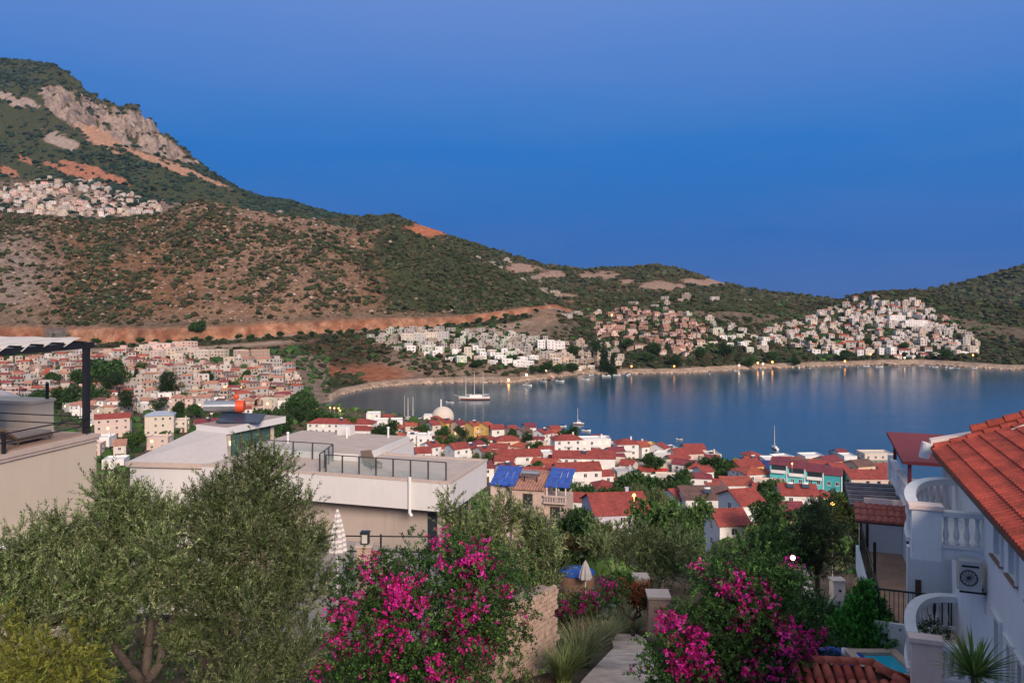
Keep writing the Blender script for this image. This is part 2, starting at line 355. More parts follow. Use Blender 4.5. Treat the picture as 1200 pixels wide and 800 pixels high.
def mixc(c, col, w): return c*(1-w[..., None])+np.asarray(col)*w[..., None]
def paint_ground(U, V, X, Y, Z, R):
    n1 = fbm(X/55.0, Y/55.0, 4); n2 = fbm(X/210.0+5, Y/210.0+2, 4); n3 = fbm(X/18.0+9, Y/18.0, 4)
    c = np.broadcast_to(SOIL, U.shape+(3,)).copy(); s = np.full(U.shape, 0.42)
    hill = sm(R, 17.0, 17.3)                                   # above the road cut
    c = mixc(c, EARTH*0.95, hill); s = np.where(hill > 0.5, 0.44+0.10*n2, s)
    # rocky shoulder facing the valley, greener flank beyond it
    w = hill*np.clip(blob(U, V, 340, 320, 110, 75)*1.1+0.6*n1+0.6*n3-0.1, 0, 1)
    c = mixc(c, ROCK*1.05, w*0.8); s = s-0.13*w
    w = hill*sm(U+30*n1, 425, 470)*(1-sm(U, 640, 670)); s = s+0.24*w; c = mixc(c, EARTH*0.7, w*0.5)
    w = hill*np.clip(blob(U, V, 330, 372, 130, 14)*1.2+0.2*n3, 0, 1)*(U < 460); c = mixc(c, (0.38, 0.21, 0.13), w*0.8); s = s-0.2*w
    w = hill*sm(R, 18.55, 18.8)*sm(U, 195, 230)*(1-sm(U, 400, 430)); c = mixc(c, ROCK*1.1, w*.7); s = s-0.14*w
    w = hill*blob(U, V, 10, 320, 60, 60); c = mixc(c, GREY, w*0.6); s = s-0.10*w
    w = hill*sm(U, 655, 690); s = s*(1-w)+w*(0.60+0.12*n2); c = mixc(c, EARTH*0.7, w*0.7)
    # road bench and the cut above it
    cut = sm(R, 15.98, 16.0)*(1-sm(R, 17.0, 17.06))*(U < 668)*1.0
    c = mixc(c, RED*(0.85+0.0)+np.array((0.05, 0.05, 0.035)), cut*np.clip(0.8+0.4*n3, 0, 1)); s = np.where(cut > 0.5, 0.08+0.1*n3, s)
    st1 = fbm(X/9.0, Y/9.0, 3); c = mixc(c, (0.50, 0.27, 0.17), cut*np.clip(st1*1.6, 0, .8)); c = mixc(c, (0.20, 0.085, 0.05), cut*np.clip(-st1*1.5, 0, .7)); s = np.where((cut > .5) & (st1 > .28), .42, s)
    gully = np.clip(blob(U, V, 66, 390, 13, 26)*2, 0, 1); c = mixc(c, GREY*0.45, gully*cut); s = s+0.2*gully*cut
    bench = sm(R, 14.55, 14.75)*(1-sm(R, 15.98, 16.0))*(1-sm(U, 640, 665))
    c = mixc(c, (0.33, 0.215, 0.14), bench); s = np.where(bench > 0.4, 0.20+0.25*n1, s)
    # lower track, hedge strip and red slope under the road
    tr = sm(R, 14.70, 14.73)*(1-sm(R, 14.80, 14.83))*(U > 60)*(1-sm(U, 600, 640)); c = mixc(c, (0.44, 0.32, 0.24), tr); s = np.where(tr > .4, 0.05, s)
    hs_ = sm(R, 14.84, 14.87)*(1-sm(R, 14.95, 14.98))*(U > 60)*(1-sm(U, 600, 640)); c = mixc(c, GREEN, hs_); s = np.where(hs_ > .4, 0.75, s)
    rd = sm(R, 15.0, 15.05)*(1-sm(R, 15.8, 15.9))*(U < 660); c = mixc(c, (0.45, 0.34, 0.27), rd); s = np.where(rd > .4, 0.02, s)
    rs2 = sm(R, 14.45, 14.5)*(1-sm(R, 14.66, 14.7))*(U > 90)*(1-sm(U, 420, 470)); c = mixc(c, RED*.7+.05, rs2*np.clip(.5+n1, 0, 1))
    # slopes between the shore and the road
    low = sm(R, 13.0, 13.2)*(1-sm(R, 14.5, 14.75))
    c = mixc(c, (0.30, 0.21, 0.15), low*(U > 425)*(U < 640)); s = np.where((low > 0.4) & (U > 425) & (U < 700), 0.22+0.22*n1, s)
    w = low*sm(U, 640, 680); s = s*(1-w)+w*(0.50+0.18*n1)
    w = low*sm(U, 1090, 1130); s = s*(1-w)+w*0.72
    w = np.clip(blob(U, V, 395, 412, 60, 20)*1.5, 0, 1)*sm(R, 13, 13.2)*(1-sm(R, 15.0, 15.2)); c = mixc(c, EARTH*0.55, w); s = s*(1-w)+w*0.47
    w = np.clip(blob(U, V, 362, 440, 34, 15)*1.8+0.5*n3*blob(U, V, 362, 440, 40, 18), 0, 1)+np.clip(blob(U, V, 440, 438, 38, 11)*1.3, 0, 1)*0.9
    w = np.clip(w, 0, 1)*sm(R, 12.9, 13.1)*(1-sm(R, 15, 15.2)); c = mixc(c, RED*0.9, w); s = s*(1-w)+w*0.10
    w = np.clip(blob(U, V, 398, 447, 26, 7)*1.4, 0, 1)*sm(R, 12.9, 13.0)*(1-sm(R, 15, 15.2)); c = mixc(c, GREEN, w); s = s+0.5*w
    # shore: pale rock and sand strip
    sh = (R > 11.6)*(R < 13.05)*(U >= 380)*1.0; c = mixc(c, SAND, sh); s = np.where(sh > 0.5, 0.12, s)
    # the town slope this side
    near = (R < 9)*1.0; s = np.where(near > 0.5, 0.40+0.25*n3, s)
    val = (R >= 8)*(R < 14.4)*(U < 385)*1.0; c = mixc(c, (0.27, 0.20, 0.15), val*(R > 9)); s = np.where((val > 0.5) & (R > 9), 0.30+0.2*n3, s)
    return np.concatenate([c*(1+0.10*n3[..., None]), np.clip(s, 0, 1)[..., None]], -1)
ground_o, GD = loft('ground', RY, RZ, AMP, NSUB, UG, paint_ground)

def simple_rows(rows, ug):
    return np.array([np.interp(ug, r[:, 0], r[:, 1]) for r in rows]), np.array([np.interp(ug, r[:, 0], r[:, 2]) for r in rows])
# ---- the range behind the bay
ug = np.linspace(300, 1120, 330)
B0 = row((300,1330,40),(1120,1330,20)); B1 = zrow((300,1800,262),(350,1800,258),(380,1800,256),(400,1800,255),(440,1780,252),(465,1770,252),(480,1760,260),(520,1750,273),(560,1750,287),(600,1750,300),(640,1750,312),(690,1750,317),(730,1780,312),(770,1800,308),(800,1800,315),(840,1780,327),(880,1760,338),(920,1740,345),(950,1720,349),(1000,1700,354),(1120,1700,358))
B2 = B1.copy(); B2[:, 1] += 500; B2[:, 2] -= 90
ry, rz = simple_rows([B0, B1, B2], ug)
def paint_range(U, V, X, Y, Z, R):
    n1 = fbm(X/80.0, Y/80.0, 4); n2 = fbm(X/300.0+5, Y/300.0+2, 4); n3 = fbm(X/25.0, Y/25.0, 4)
    c = np.broadcast_to(EARTH*0.75, U.shape+(3,)).copy(); s = 0.56+0.14*n2
    w = np.clip(blob(U, V, 500, 270, 24, 8)*1.6, 0, 1); c = mixc(c, RED, w); s = s-0.5*w
    for cu, cv, ru, rv in ((612, 315, 22, 5), (640, 322, 18, 5), (700, 323, 22, 5), (735, 330, 10, 4), (660, 348, 20, 5), (775, 336, 24, 6), (840, 330, 40, 4)):
        w = np.clip((blob(U, V, cu, cv, ru, rv)*1.1+1.1*n3-0.2)*2, 0, 1)*(blob(U, V, cu, cv, ru, rv) > 0.05); c = mixc(c, (0.36, 0.24, 0.18), w); s = s-0.4*w
    return np.concatenate([c, np.clip(s, 0, 1)[..., None]], -1)
range_o, BD = loft('hills', ry, rz, [5, 6, 20], [90, 8], ug, paint_range)
# ---- the mountain with its cliff
ug = np.concatenate([np.linspace(-700, -60, 60), np.linspace(-57, 560, 310)])
M0 = row((-700,1340,150),(560,1340,110))
M1 = zrow((-700,1500,250),(0,1500,253),(130,1500,258),(190,1500,256),(260,1500,250),(330,1500,252),(400,1500,268),(560,1500,310))
M2 = zrow((-700,1900,200),(0,1900,203),(70,1900,205),(150,1900,222),(240,1900,243),(300,1900,247),(400,1900,262),(560,1900,300))
M3 = zrow((-700,2150,185),(0,2150,162),(60,2150,150),(120,2150,160),(180,2150,180),(250,2150,212),(300,2150,236),(400,2150,258),(560,2150,296))
M4 = zrow((-700,2500,120),(0,2420,96),(40,2400,102),(70,2400,112),(100,2400,132),(150,2400,152),(200,2380,176),(225,2380,190),(250,2400,208),(300,2400,232),(400,2400,255),(560,2400,290))
M5 = zrow((-700,2900,90),(-200,2850,72),(0,2750,68),(30,2750,70),(60,2730,77),(80,2700,88),(100,2680,105),(120,2650,120),(140,2620,127),(165,2600,130),(180,2600,142),(200,2600,165),(225,2600,189),(250,2600,206),(270,2600,218),(300,2600,229),(340,2600,237),(380,2600,247),(400,2600,253),(440,2600,263),(560,2600,288))
M6 = M5.copy(); M6[:, 1] += 600; M6[:, 2] -= 150
ry, rz = simple_rows([M0, M1, M2, M3, M4, M5, M6], ug)
def relief_m(x, y, amp):
    base = relief(x, y, amp); u = 600+F*x/np.maximum(y, 1)
    cl = sm(u, 30, 70)*(1-sm(u, 215, 250))*sm(y, 2150, 2300)*(1-sm(y, 2680, 2760))
    rid = 1-np.abs(fbm(x/60.0, y/75.0, 5))*2.2
    fine = 1-np.abs(fbm(x/22.0+7, y/30.0, 4))*2.0
    return base+cl*(40*(rid-0.6)+20*(fine-0.6))
def paint_mount(U, V, X, Y, Z, R):
    n1 = fbm(X/110.0, Y/110.0, 4); n2 = fbm(X/400.0+5, Y/400.0+2, 4); n3 = 0.6*fbm(X/35.0, Y/35.0, 5)+0.6*fbm(X/13.0+4, Y/30.0, 3)
    c = np.broadcast_to(EARTH*0.75, U.shape+(3,)).copy(); s = 0.64+0.12*n2
    # bare cliff band below the summit
    top = np.interp(U, [40, 70, 100, 130, 165, 200, 228], [103, 102, 112, 126, 130, 164, 190]); bot = np.interp(U, [40, 70, 100, 130, 165, 200, 228], [112, 140, 158, 168, 178, 188, 194])
    w = sm(V, top-3, top+4)*(1-sm(V+8*n3, bot-4, bot+3))*sm(U, 42, 58)*(1-sm(U, 222, 236)); w = np.clip((w*1.15+1.9*n3+0.6*n1-0.42)*2.0, 0, 1)*(w > 0.02)
    c = mixc(c, (0.36, 0.275, 0.22), w); c = mixc(c, (0.19, 0.15, 0.13), w*np.clip(fbm(X/16.0, Y/40.0, 3)*2.2, 0, 1)); s = s-0.42*w
    for cu, cv, ru, rv, k in ((118, 162, 24, 10, 1), (70, 165, 22, 9, 0), (35, 120, 14, 5, 0), (30, 188, 14, 5, 2), (75, 200, 22, 5, 2), (130, 208, 26, 6, 2), (100, 205, 30, 8, 2), (10, 200, 12, 5, 2), (185, 190, 40, 4, 1), (220, 200, 40, 3, 1), (15, 118, 20, 6, 0)):
        f = blob(U-V*0.0, V-(U-cu)*0.42, cu, cv, ru, rv); w = np.clip((f*1.25+1.1*n3+0.5*n1-0.35)*2.2, 0, 1)*(f > 0.02)
        c = mixc(c, ((0.36, 0.28, 0.23), (0.44, 0.25, 0.16), (0.40, 0.17, 0.10))[k], w); s = s-0.45*w
    w = sm(R, 0.6, 1.0)*(1-sm(R, 1.7, 2.05)); c = mixc(c, (0.30, 0.21, 0.16), w*0.8); s = s-0.14*w
    return np.concatenate([c, np.clip(s, 0, 1)[..., None]], -1)
mount_o, CD = loft('mountain', ry, rz, [4, 4, 8, 22, 22, 7, 20], [10, 50, 50, 60, 60, 8], ug, paint_mount, relief_m)
# ---- the hill closing the bay on the far side
ug = np.linspace(930, 2100, 260)
E0 = row((930,1450,30),(2100,1400,40)); E1 = zrow((930,1900,365),(1000,1900,356),(1040,1900,350),(1077,1900,344),(1090,1900,340),(1120,1900,333),(1160,1900,322),(1200,1900,310),(1300,1900,285),(1500,1900,260),(2100,1900,240)); E2 = E1.copy(); E2[:, 1] += 500; E2[:, 2] -= 120
ry, rz = simple_rows([E0, E1, E2], ug)
def paint_far(U, V, X, Y, Z, R):
    n2 = fbm(X/300.0+5, Y/300.0+2, 4); c = np.broadcast_to(GREY*0.6, U.shape+(3,)).copy(); s = 0.60+0.12*n2
    return np.concatenate([c, np.clip(s, 0, 1)[..., None]], -1)
far_o, ED = loft('headland_hill', ry, rz, [6, 7, 20], [70, 8], ug, paint_far)

# ---- sea
def seamat():
    m, nt, b = newmat('sea_water'); N = nt.nodes; L = nt.links
    b.inputs['Base Color'].default_value = (0.035, 0.075, 0.10, 1); b.inputs['Roughness'].default_value = 0.14; b.inputs['IOR'].default_value = 1.33
    ge = N.new('ShaderNodeNewGeometry'); mp = N.new('ShaderNodeMapping'); mp.inputs['Scale'].default_value = (0.6, 1.0, 1.0); L.new(ge.outputs['Position'], mp.inputs['Vector'])
    n = N.new('ShaderNodeTexNoise'); n.inputs['Scale'].default_value = 0.55; n.inputs['Detail'].default_value = 5; L.new(mp.outputs[0], n.inputs['Vector'])
    n2 = N.new('ShaderNodeTexNoise'); n2.inputs['Scale'].default_value = 0.012; n2.inputs['Detail'].default_value = 4
    mp2 = N.new('ShaderNodeMapping'); mp2.inputs['Scale'].default_value = (0.35, 1.6, 1.0); L.new(ge.outputs['Position'], mp2.inputs['Vector']); L.new(mp2.outputs[0], n2.inputs['Vector'])
    mr = N.new('ShaderNodeMapRange'); mr.inputs[1].default_value = 0.35; mr.inputs[2].default_value = 0.65; mr.inputs[3].default_value = 0.18; mr.inputs[4].default_value = 0.50; L.new(n2.outputs['Fac'], mr.inputs[0])
    bp = N.new('ShaderNodeBump'); bp.inputs['Distance'].default_value = 0.25; L.new(mr.outputs[0], bp.inputs['Strength']); L.new(n.outputs['Fac'], bp.inputs['Height']); L.new(bp.outputs[0], b.inputs['Normal'])
    return m
me = np_mesh('water', [(-4500, 200, 0), (4500, 200, 0), (4500, 4200, 0), (-4500, 4200, 0)], [(0, 1, 2, 3)], seamat())
tag(link('water', me), kind='structure')
# ================================================================== vegetation builders
def unit(a): return a/np.maximum(np.linalg.norm(a, axis=-1, keepdims=True), 1e-9)
def leaf_quads(P, D, L, W, rs, flat=0.0, tri=False):
    """one pointed quad per leaf, from its base P along D"""
    n = len(P); r = unit(rs.randn(n, 3)+np.array((0, 0, flat))); S = unit(np.cross(D, r)); L = L[:, None]; W = W[:, None]
    Nn = np.cross(S, D)
    if tri: return np.stack([P-S*W*0.42+D*L*0.15, P+S*W*0.72+D*L*0.3, P+D*L*1.05], 1).reshape(-1, 3), np.arange(3*n).reshape(n, 3)
    return np.stack([P, P+D*L*0.5+S*W*0.5, P+D*L+Nn*L*0.12, P+D*L*0.5-S*W*0.5], 1).reshape(-1, 3), np.arange(4*n).reshape(n, 4)
def sprays(lobes, n, seed, length=0.4, nleaf=26, leaf=(0.07, 0.016), out=0.6, up=0.6, rnd=0.5, shell=(0.55, 1.02), ang=0.75, pal=((0.10, 0.12, 0.07),), flat=0.0, zmin=None, jit=0.26, droop=0.0, tri=False):
    """leafy twigs spread through the shell of ellipsoid lobes (cx,cy,cz,rx,ry,rz)"""
    rs = np.random.RandomState(seed); lb = np.array(lobes, float)
    wt = (lb[:, 3]*lb[:, 4]+lb[:, 3]*lb[:, 5]+lb[:, 4]*lb[:, 5]); wt = wt/wt.sum()
    k = rs.choice(len(lb), n, p=wt); d = unit(rs.randn(n, 3)); r = shell[0]+(shell[1]-shell[0])*rs.rand(n)**0.7
    C = lb[k, :3]; R = lb[k, 3:6]
    lump = 1+0.22*np.sin(d[:, 0]*5+k*1.7)*np.sin(d[:, 1]*4+k)+0.16*np.sin(d[:, 2]*9+d[:, 0]*7+k)
    p = C+d*R*(r*lump)[:, None]
    o = unit(d/R)
    ax = unit(o*out+np.array((0, 0, up))+rs.randn(n, 3)*rnd)
    if zmin is not None: keep = p[:, 2] > zmin; p, ax, o, k = p[keep], ax[keep], o[keep], k[keep]; n = len(p)
    ln = length*(0.6+0.8*rs.rand(n))
    t = np.tile((np.arange(nleaf)+0.5)/nleaf, (n, 1))+rs.randn(n, nleaf)*0.03
    base = p[:, None, :]+ax[:, None, :]*(t*ln[:, None])[..., None]
    base[..., 2] -= droop*(t**2)*ln[:, None]
    x = unit(np.cross(ax, rs.randn(n, 3))); y = np.cross(ax, x)
    ph = np.arange(nleaf)[None, :]*2.4+rs.rand(n, 1)*6.28+rs.randn(n, nleaf)*0.4; a_ = ang*(0.7+0.6*rs.rand(n, nleaf))
    D = ax[:, None, :]*np.cos(a_)[..., None]+(x[:, None, :]*np.cos(ph)[..., None]+y[:, None, :]*np.sin(ph)[..., None])*np.sin(a_)[..., None]
    m = n*nleaf
    L = leaf[0]*(0.65+0.7*rs.rand(m)); W = leaf[1]*(0.7+0.6*rs.rand(m))
    V, Q = leaf_quads(base.reshape(-1, 3), D.reshape(-1, 3), L, W*(1.2 if tri else 1), rs, flat, tri); nv = Q.shape[1]
    pal = np.array(pal); ci = rs.randint(0, len(pal), n); c = pal[ci]*(1+jit*rs.randn(n, 1)); c = np.repeat(c, nleaf, 0)*np.clip(1+0.42*rs.randn(m, 1), .25, 2.4); c = np.clip(c, 0.004, 1)
    col = np.concatenate([np.repeat(c, nv, 0), np.ones((nv*m, 1))], 1)
    return V, Q, col, p, ax
def join_parts(parts):
    Vs, Qs, Cs = [], [], []; b = 0
    for V, Q, C in parts: Vs.append(V); Qs.append(Q+b); Cs.append(C); b += len(V)
    return np.concatenate(Vs), np.concatenate(Qs), np.concatenate(Cs)
BARK = mat('olive_bark', (0.085, 0.065, 0.052), 0.95, 0.35, 9.0, 0.8, 25)
BARK2 = mat('dark_bark', (0.10, 0.075, 0.055), 0.95, 0.3, 9.0, 0.7, 25)
LEAF = leafmat('leaves'); PETAL = leafmat('blossom_bracts', 0.6, 0.45, 0.2)
OLIVE = ((0.150, 0.200, 0.072), (0.225, 0.265, 0.120), (0.085, 0.130, 0.042), (0.185, 0.215, 0.105))
DKGREEN = ((0.045, 0.10, 0.026), (0.065, 0.125, 0.036), (0.036, 0.08, 0.024))
MIDGREEN = ((0.075, 0.145, 0.034), (0.10, 0.18, 0.042), (0.06, 0.12, 0.03))
def limbs(lobes, base, fork, r0, seed, twigs=40, pts=None, bark=None, nside=7):
    """tapered trunk, limbs to every lobe, thin twigs to leafy points"""
    rs = random.Random(seed); mb = MB(); base = Vector(base); fork = Vector(fork)
    mid = base.lerp(fork, 0.5)+Vector((rs.uniform(-.1, .1), rs.uniform(-.1, .1), 0))*r0*6
    mb.path([base-Vector((0, 0, 0.3)), base, mid, fork], [r0*1.35, r0*1.15, r0*0.95, r0*0.9], nside)
    cs = []; bo = {}
    for l in lobes:
        c = Vector(l[:3]); a = c-fork; k = int((math.atan2(a.y, a.x)+math.pi)/6.2832*3.999) if len(lobes) > 3 else id(l); bo.setdefault(k, []).append(c)
    def wig(p, q, t, s): return p.lerp(q, t)+Vector((rs.uniform(-1, 1), rs.uniform(-1, 1), rs.uniform(-.5, .7)))*s*(q-p).length
    for k, cl in bo.items():
        m_ = sum(cl, Vector())/len(cl); b1 = wig(fork, m_, .28, .16); b2 = wig(fork, m_, .55, .12)
        mb.path([fork, b1, b2], [r0*0.72, r0*0.55, r0*0.44], 7)
        for c in cl:
            q = wig(b2, c, .5, .18); mb.path([b2, q, c], [r0*0.36, r0*0.26, r0*0.13], 6); cs.append((q, c))
    if pts is not None and len(pts):
        for i in rs.sample(range(len(pts)), min(twigs, len(pts))):
            p = Vector(pts[i]); q, c = min(cs, key=lambda t: (t[1]-p).length)
            m_ = c.lerp(p, 0.5)+Vector((rs.uniform(-1, 1), rs.uniform(-1, 1), rs.uniform(-1, 1)))*0.08*(c-p).length
            mb.path([c, m_, p], [r0*0.16, r0*0.10, r0*0.04], 4)
    return mb
def clumps(lobes, k, seed):
    """break every crown lobe into k smaller tufts near its surface"""
    rs = random.Random(seed); out = []
    for l in lobes:
        out.append((l[0], l[1], l[2], l[3]*.55, l[4]*.55, l[5]*.55))
        for i in range(k):
            d = Vector((rs.gauss(0, 1), rs.gauss(0, 1), rs.gauss(0.25, 1))).normalized(); q = rs.uniform(.28, .46); r = rs.uniform(.55, .85)
            out.append((l[0]+d.x*l[3]*r, l[1]+d.y*l[4]*r, l[2]+d.z*l[5]*r, l[3]*q, l[4]*q, l[5]*q*1.15))
    return out
def tree(name, label, loc, lobes, fork, r0, seed, n, group=None, cat='tree', bark=None, leafm=None, rz=0, twigs=50, **kw):
    """a whole tree at its place: trunk with limbs, crown of leafy twigs; lobes in metres from its foot"""
    root = empty(name, loc, rz); tag(root, label, cat, group)
    tufts = kw.pop('tufts', 0); lb_ = clumps(lobes, tufts, seed) if tufts else lobes
    V, Q, C, p, ax = sprays(lb_, n, seed, **kw)
    link('crown', np_mesh(name+'_crown', V, Q, leafm or LEAF, C), root)
    limbs(lobes, (0, 0, 0), fork, r0, seed, twigs, p).build('trunk', bark or BARK, root, smooth=True)
    return root
# shared crowns for the trees of the town
CROWNS = {}
def crown_kind(kind, var):
    key = (kind, var)
    if key in CROWNS: return CROWNS[key]
    rs = random.Random(hash(kind) % 1000+var*7 if False else {'round': 1, 'olive': 2, 'pine': 3, 'cypress': 4, 'light': 5}[kind]*100+var)
    if kind == 'cypress':
        lb = [(0, 0, 0.12+0.8*i/5, 0.17*(1-0.13*i), 0.17*(1-0.13*i), 0.17) for i in range(6)]
        kw = dict(length=0.07, nleaf=7, leaf=(0.05, 0.022), up=1.1, out=0.4, rnd=0.3, pal=((0.022, 0.05, 0.02), (0.03, 0.06, 0.024))); n = 520; fork = (0, 0, 0.3)
    elif kind == 'pine':
        lb = [(rs.uniform(-.28, .28), rs.uniform(-.28, .28), rs.uniform(.45, .92), rs.uniform(.15, .24), rs.uniform(.15, .24), rs.uniform(.10, .15)) for i in range(8)]
        kw = dict(length=0.09, nleaf=10, leaf=(0.06, 0.012), up=0.5, out=0.8, rnd=0.5, pal=((0.03, 0.065, 0.022), (0.04, 0.08, 0.028), (0.025, 0.05, 0.018))); n = 620; fork = (0.02, 0, 0.45)
    elif kind == 'olive':
        lb = [(rs.uniform(-.30, .30), rs.uniform(-.30, .30), rs.uniform(.45, .8), rs.uniform(.17, .27), rs.uniform(.17, .27), rs.uniform(.15, .22)) for i in range(8)]
        kw = dict(length=0.11, nleaf=12, leaf=(0.045, 0.014), up=0.6, out=0.6, rnd=0.5, pal=OLIVE); n = 900; fork = (0.03, 0, 0.25)
    else:
        lb = [(rs.uniform(-.30, .30), rs.uniform(-.30, .30), rs.uniform(.42, .82), rs.uniform(.17, .28), rs.uniform(.17, .28), rs.uniform(.14, .22)) for i in range(9)]
        kw = dict(length=0.09, nleaf=9, leaf=(0.055, 0.034), up=0.3, out=0.7, rnd=0.5, pal=DKGREEN if kind == 'round' else MIDGREEN, ang=0.9); n = 800; fork = (0.03, 0, 0.3)
    V, Q, C, p, ax = sprays(lb, n, 500+var+rs.randint(0, 999), tri=True, **kw)
    cm = np_mesh(kind+'_crown', V, Q, LEAF, C)
    tm = limbs(lb, (0, 0, 0), fork, 0.028, var, 25, p, nside=6).mesh(kind+'_trunk', BARK2, True)
    CROWNS[key] = (cm, tm); return CROWNS[key]
def town_tree(u, v_top, h, kind, label, group, Y=None, wide=1.0, name='tree'):
    Y = Y or depth_for_top(u, v_top, h); p = on(u, Y); p.z -= 0.1
    h = max(2.0, EYE-(v_top-HZ)/F*Y-p.z) if v_top else h
    cm, tm = crown_kind(kind, RND.randint(0, 2)); r = empty(name, p, RND.uniform(0, 6.28)); r.scale = (h*wide, h*wide, h)
    tag(r, label, 'tree', group); link('crown', cm, r); link('trunk', tm, r)
    return r

# scrub on the hills: real bushes, one mass per hillside
def ico():
    bm = bmesh.new(); bmesh.ops.create_icosphere(bm, subdivisions=1, radius=1.0)
    V = np.array([v.co[:] for v in bm.verts]); Fc = np.array([[v.index for v in f.verts] for f in bm.faces]); bm.free(); return V, Fc
ICO_V, ICO_F = ico()
ICO_F = ICO_F[ICO_V[ICO_F].mean(1)[:, 2] > -0.25]          # bushes sit in the ground: no faces underneath
def scrub(name, label, data, dens, n, size, seed, pal):
    U, V, X, Y, Z, R, colr = data; rs = np.random.RandomState(seed)
    w = dens(U, V, X, Y, Z, R, colr)[:-1, :-1]
    a = np.abs((X[:-1, 1:]-X[:-1, :-1])*(Y[1:, :-1]-Y[:-1, :-1])); w = (w*a).ravel(); w = w/w.sum()
    k = rs.choice(len(w), n, p=w); nc = X.shape[1]-1; r, c = k//nc, k % nc; s, t = rs.rand(n), rs.rand(n)
    def bil(A): return (A[r, c]*(1-s)+A[r, c+1]*s)*(1-t)+(A[r+1, c]*(1-s)+A[r+1, c+1]*s)*t
    P = np.stack([bil(X), bil(Y), bil(Z)], 1)
    sz = size*(0.30+1.15*rs.rand(n)**2.0)
    B = ICO_V[None]*(1+0.30*rs.randn(n, 12, 1))*np.array((1.0, 1.0, 0.62)); th = rs.rand(n)*6.28; ct, st = np.cos(th)[:, None], np.sin(th)[:, None]
    B = np.stack([B[..., 0]*ct-B[..., 1]*st, B[..., 0]*st+B[..., 1]*ct, B[..., 2]], -1)*sz[:, None, None]
    B[..., 2] += 0.28*sz[:, None]
    VV = (P[:, None]+B).reshape(-1, 3); FF = (ICO_F[None]+12*np.arange(n)[:, None, None]).reshape(-1, 3)
    pal = np.array(pal); cc = pal[rs.randint(0, len(pal), n)]*(1+0.2*rs.randn(n, 1)); cc = np.clip(np.repeat(cc, 12, 0)*(1+0.12*rs.randn(n*12, 1)), 0.005, 1)
    o = link(name, np_mesh(name, VV, FF, SCRUBM, np.concatenate([cc, np.ones((len(cc), 1))], 1)))
    return tag(o, label, 'scrub', kind='stuff')
SCRUBM = leafmat('scrub_leaves', 0.9, 0.0, 0.1)
SP = ((0.040, 0.053, 0.023), (0.054, 0.060, 0.030), (0.028, 0.041, 0.018), (0.066, 0.054, 0.031))
def thicket(X, Y, k=40.0): return np.clip(.7+2.4*fbm(X/k, Y/(k*1.6)+3, 4), .28, 1.7)
def d_hill(U, V, X, Y, Z, R, c): return thicket(X, Y)*(R > 17.05)*(R < 19.3)*np.clip(c[..., 3]*2.0-0.2, 0.12, 1.0)*(U > -80)*(U < 1280)
scrub('hillside_scrub', 'dark green maquis bushes dotting the near hillside above the road cut', GD, d_hill, 35000, 3.2, 3, SP)
def d_low(U, V, X, Y, Z, R, c): return (R > 13.05)*(R < 15.0)*(1-blob(U, V, 362, 440, 34, 15))*np.clip(c[..., 3]*2.2-0.4, 0.0, 1.0)*(U > -60)*(U < 1280)
scrub('slope_scrub', 'low green bushes on the slopes between the far shore and the road', GD, d_low, 7000, 3.0, 4, SP)
scrub('ridge_scrub', 'dark scrub on the long ridge behind the bay', BD, lambda U, V, X, Y, Z, R, c: np.clip(c[..., 3]*2.2-0.5, 0, 1)*(R < 1.03)*(V < 352), 9000, 4.6, 5, SP)
scrub('mountain_scrub', 'dark maquis covering the mountain around its bare cliff', CD, lambda U, V, X, Y, Z, R, c: thicket(X, Y, 90.0)*np.clip(c[..., 3]*2.4-0.5, 0, 1)*(R > 0.8)*(R < 5.03)*(U > -60), 12000, 6.2, 6, ((0.026, 0.048, 0.030), (0.034, 0.055, 0.036), (0.020, 0.038, 0.025)))
scrub('headland_scrub', 'dark scrub on the hill closing the bay on the right', ED, lambda U, V, X, Y, Z, R, c: np.clip(c[..., 3]*2.2-0.5, 0, 1)*(R < 1.03)*(U < 1260), 4000, 5.5, 8, SP)

def d_rock(U, V, X, Y, Z, R, c): return (R > 17.05)*(R < 19.1)*np.clip(1.0-c[..., 3]*1.7, 0.04, 1.0)*(U > -80)*(U < 700)
scrub('hillside_rocks', 'pale limestone outcrops scattered over the bare shoulder of the hill', GD, d_rock, 3600, 2.0, 14, ((0.30, 0.21, 0.155), (0.36, 0.27, 0.21), (0.25, 0.17, 0.12)))['category'] = 'rocks'

# ================================================================== house builder
GLASS = mat('window_glass', (0.03, 0.04, 0.05), 0.08, 0.3, 1.0, spec=0.6)
FRAMEW = mat('white_frame', (0.72, 0.71, 0.69), 0.5, 0.06)
FRAMEB = mat('brown_frame', (0.10, 0.055, 0.035), 0.6, 0.2)
LIT = emit('lit_window', (1.0, 0.55, 0.22), 2.2)
IRON = mat('black_iron', (0.016, 0.017, 0.02), 0.45, 0.2, spec=0.4)
STEEL = mat('brushed_steel', (0.45, 0.46, 0.48), 0.3, 0.1, metal=0.9)
CONC = mat('concrete', (0.42, 0.39, 0.36), 0.85, 0.15, 2.0, 0.3, 30, stain=0.4)
SOLARP = mat('solar_collector', (0.03, 0.045, 0.075), 0.12, 0.2, 2.0, spec=0.6)
WALLS = {k: mat('render_'+k, c, 0.85, 0.06, 0.7, 0.15, 18, stain=0.25) for k, c in dict(white=(0.72, 0.69, 0.66), cream=(0.60, 0.52, 0.43), beige=(0.52, 0.43, 0.34), pink=(0.60, 0.46, 0.40), peach=(0.66, 0.46, 0.32), yellow=(0.66, 0.42, 0.13), turquoise=(0.10, 0.50, 0.52), grey=(0.45, 0.43, 0.42), lilac=(0.52, 0.47, 0.55), brown=(0.36, 0.24, 0.18), palegreen=(0.52, 0.55, 0.44)).items()}
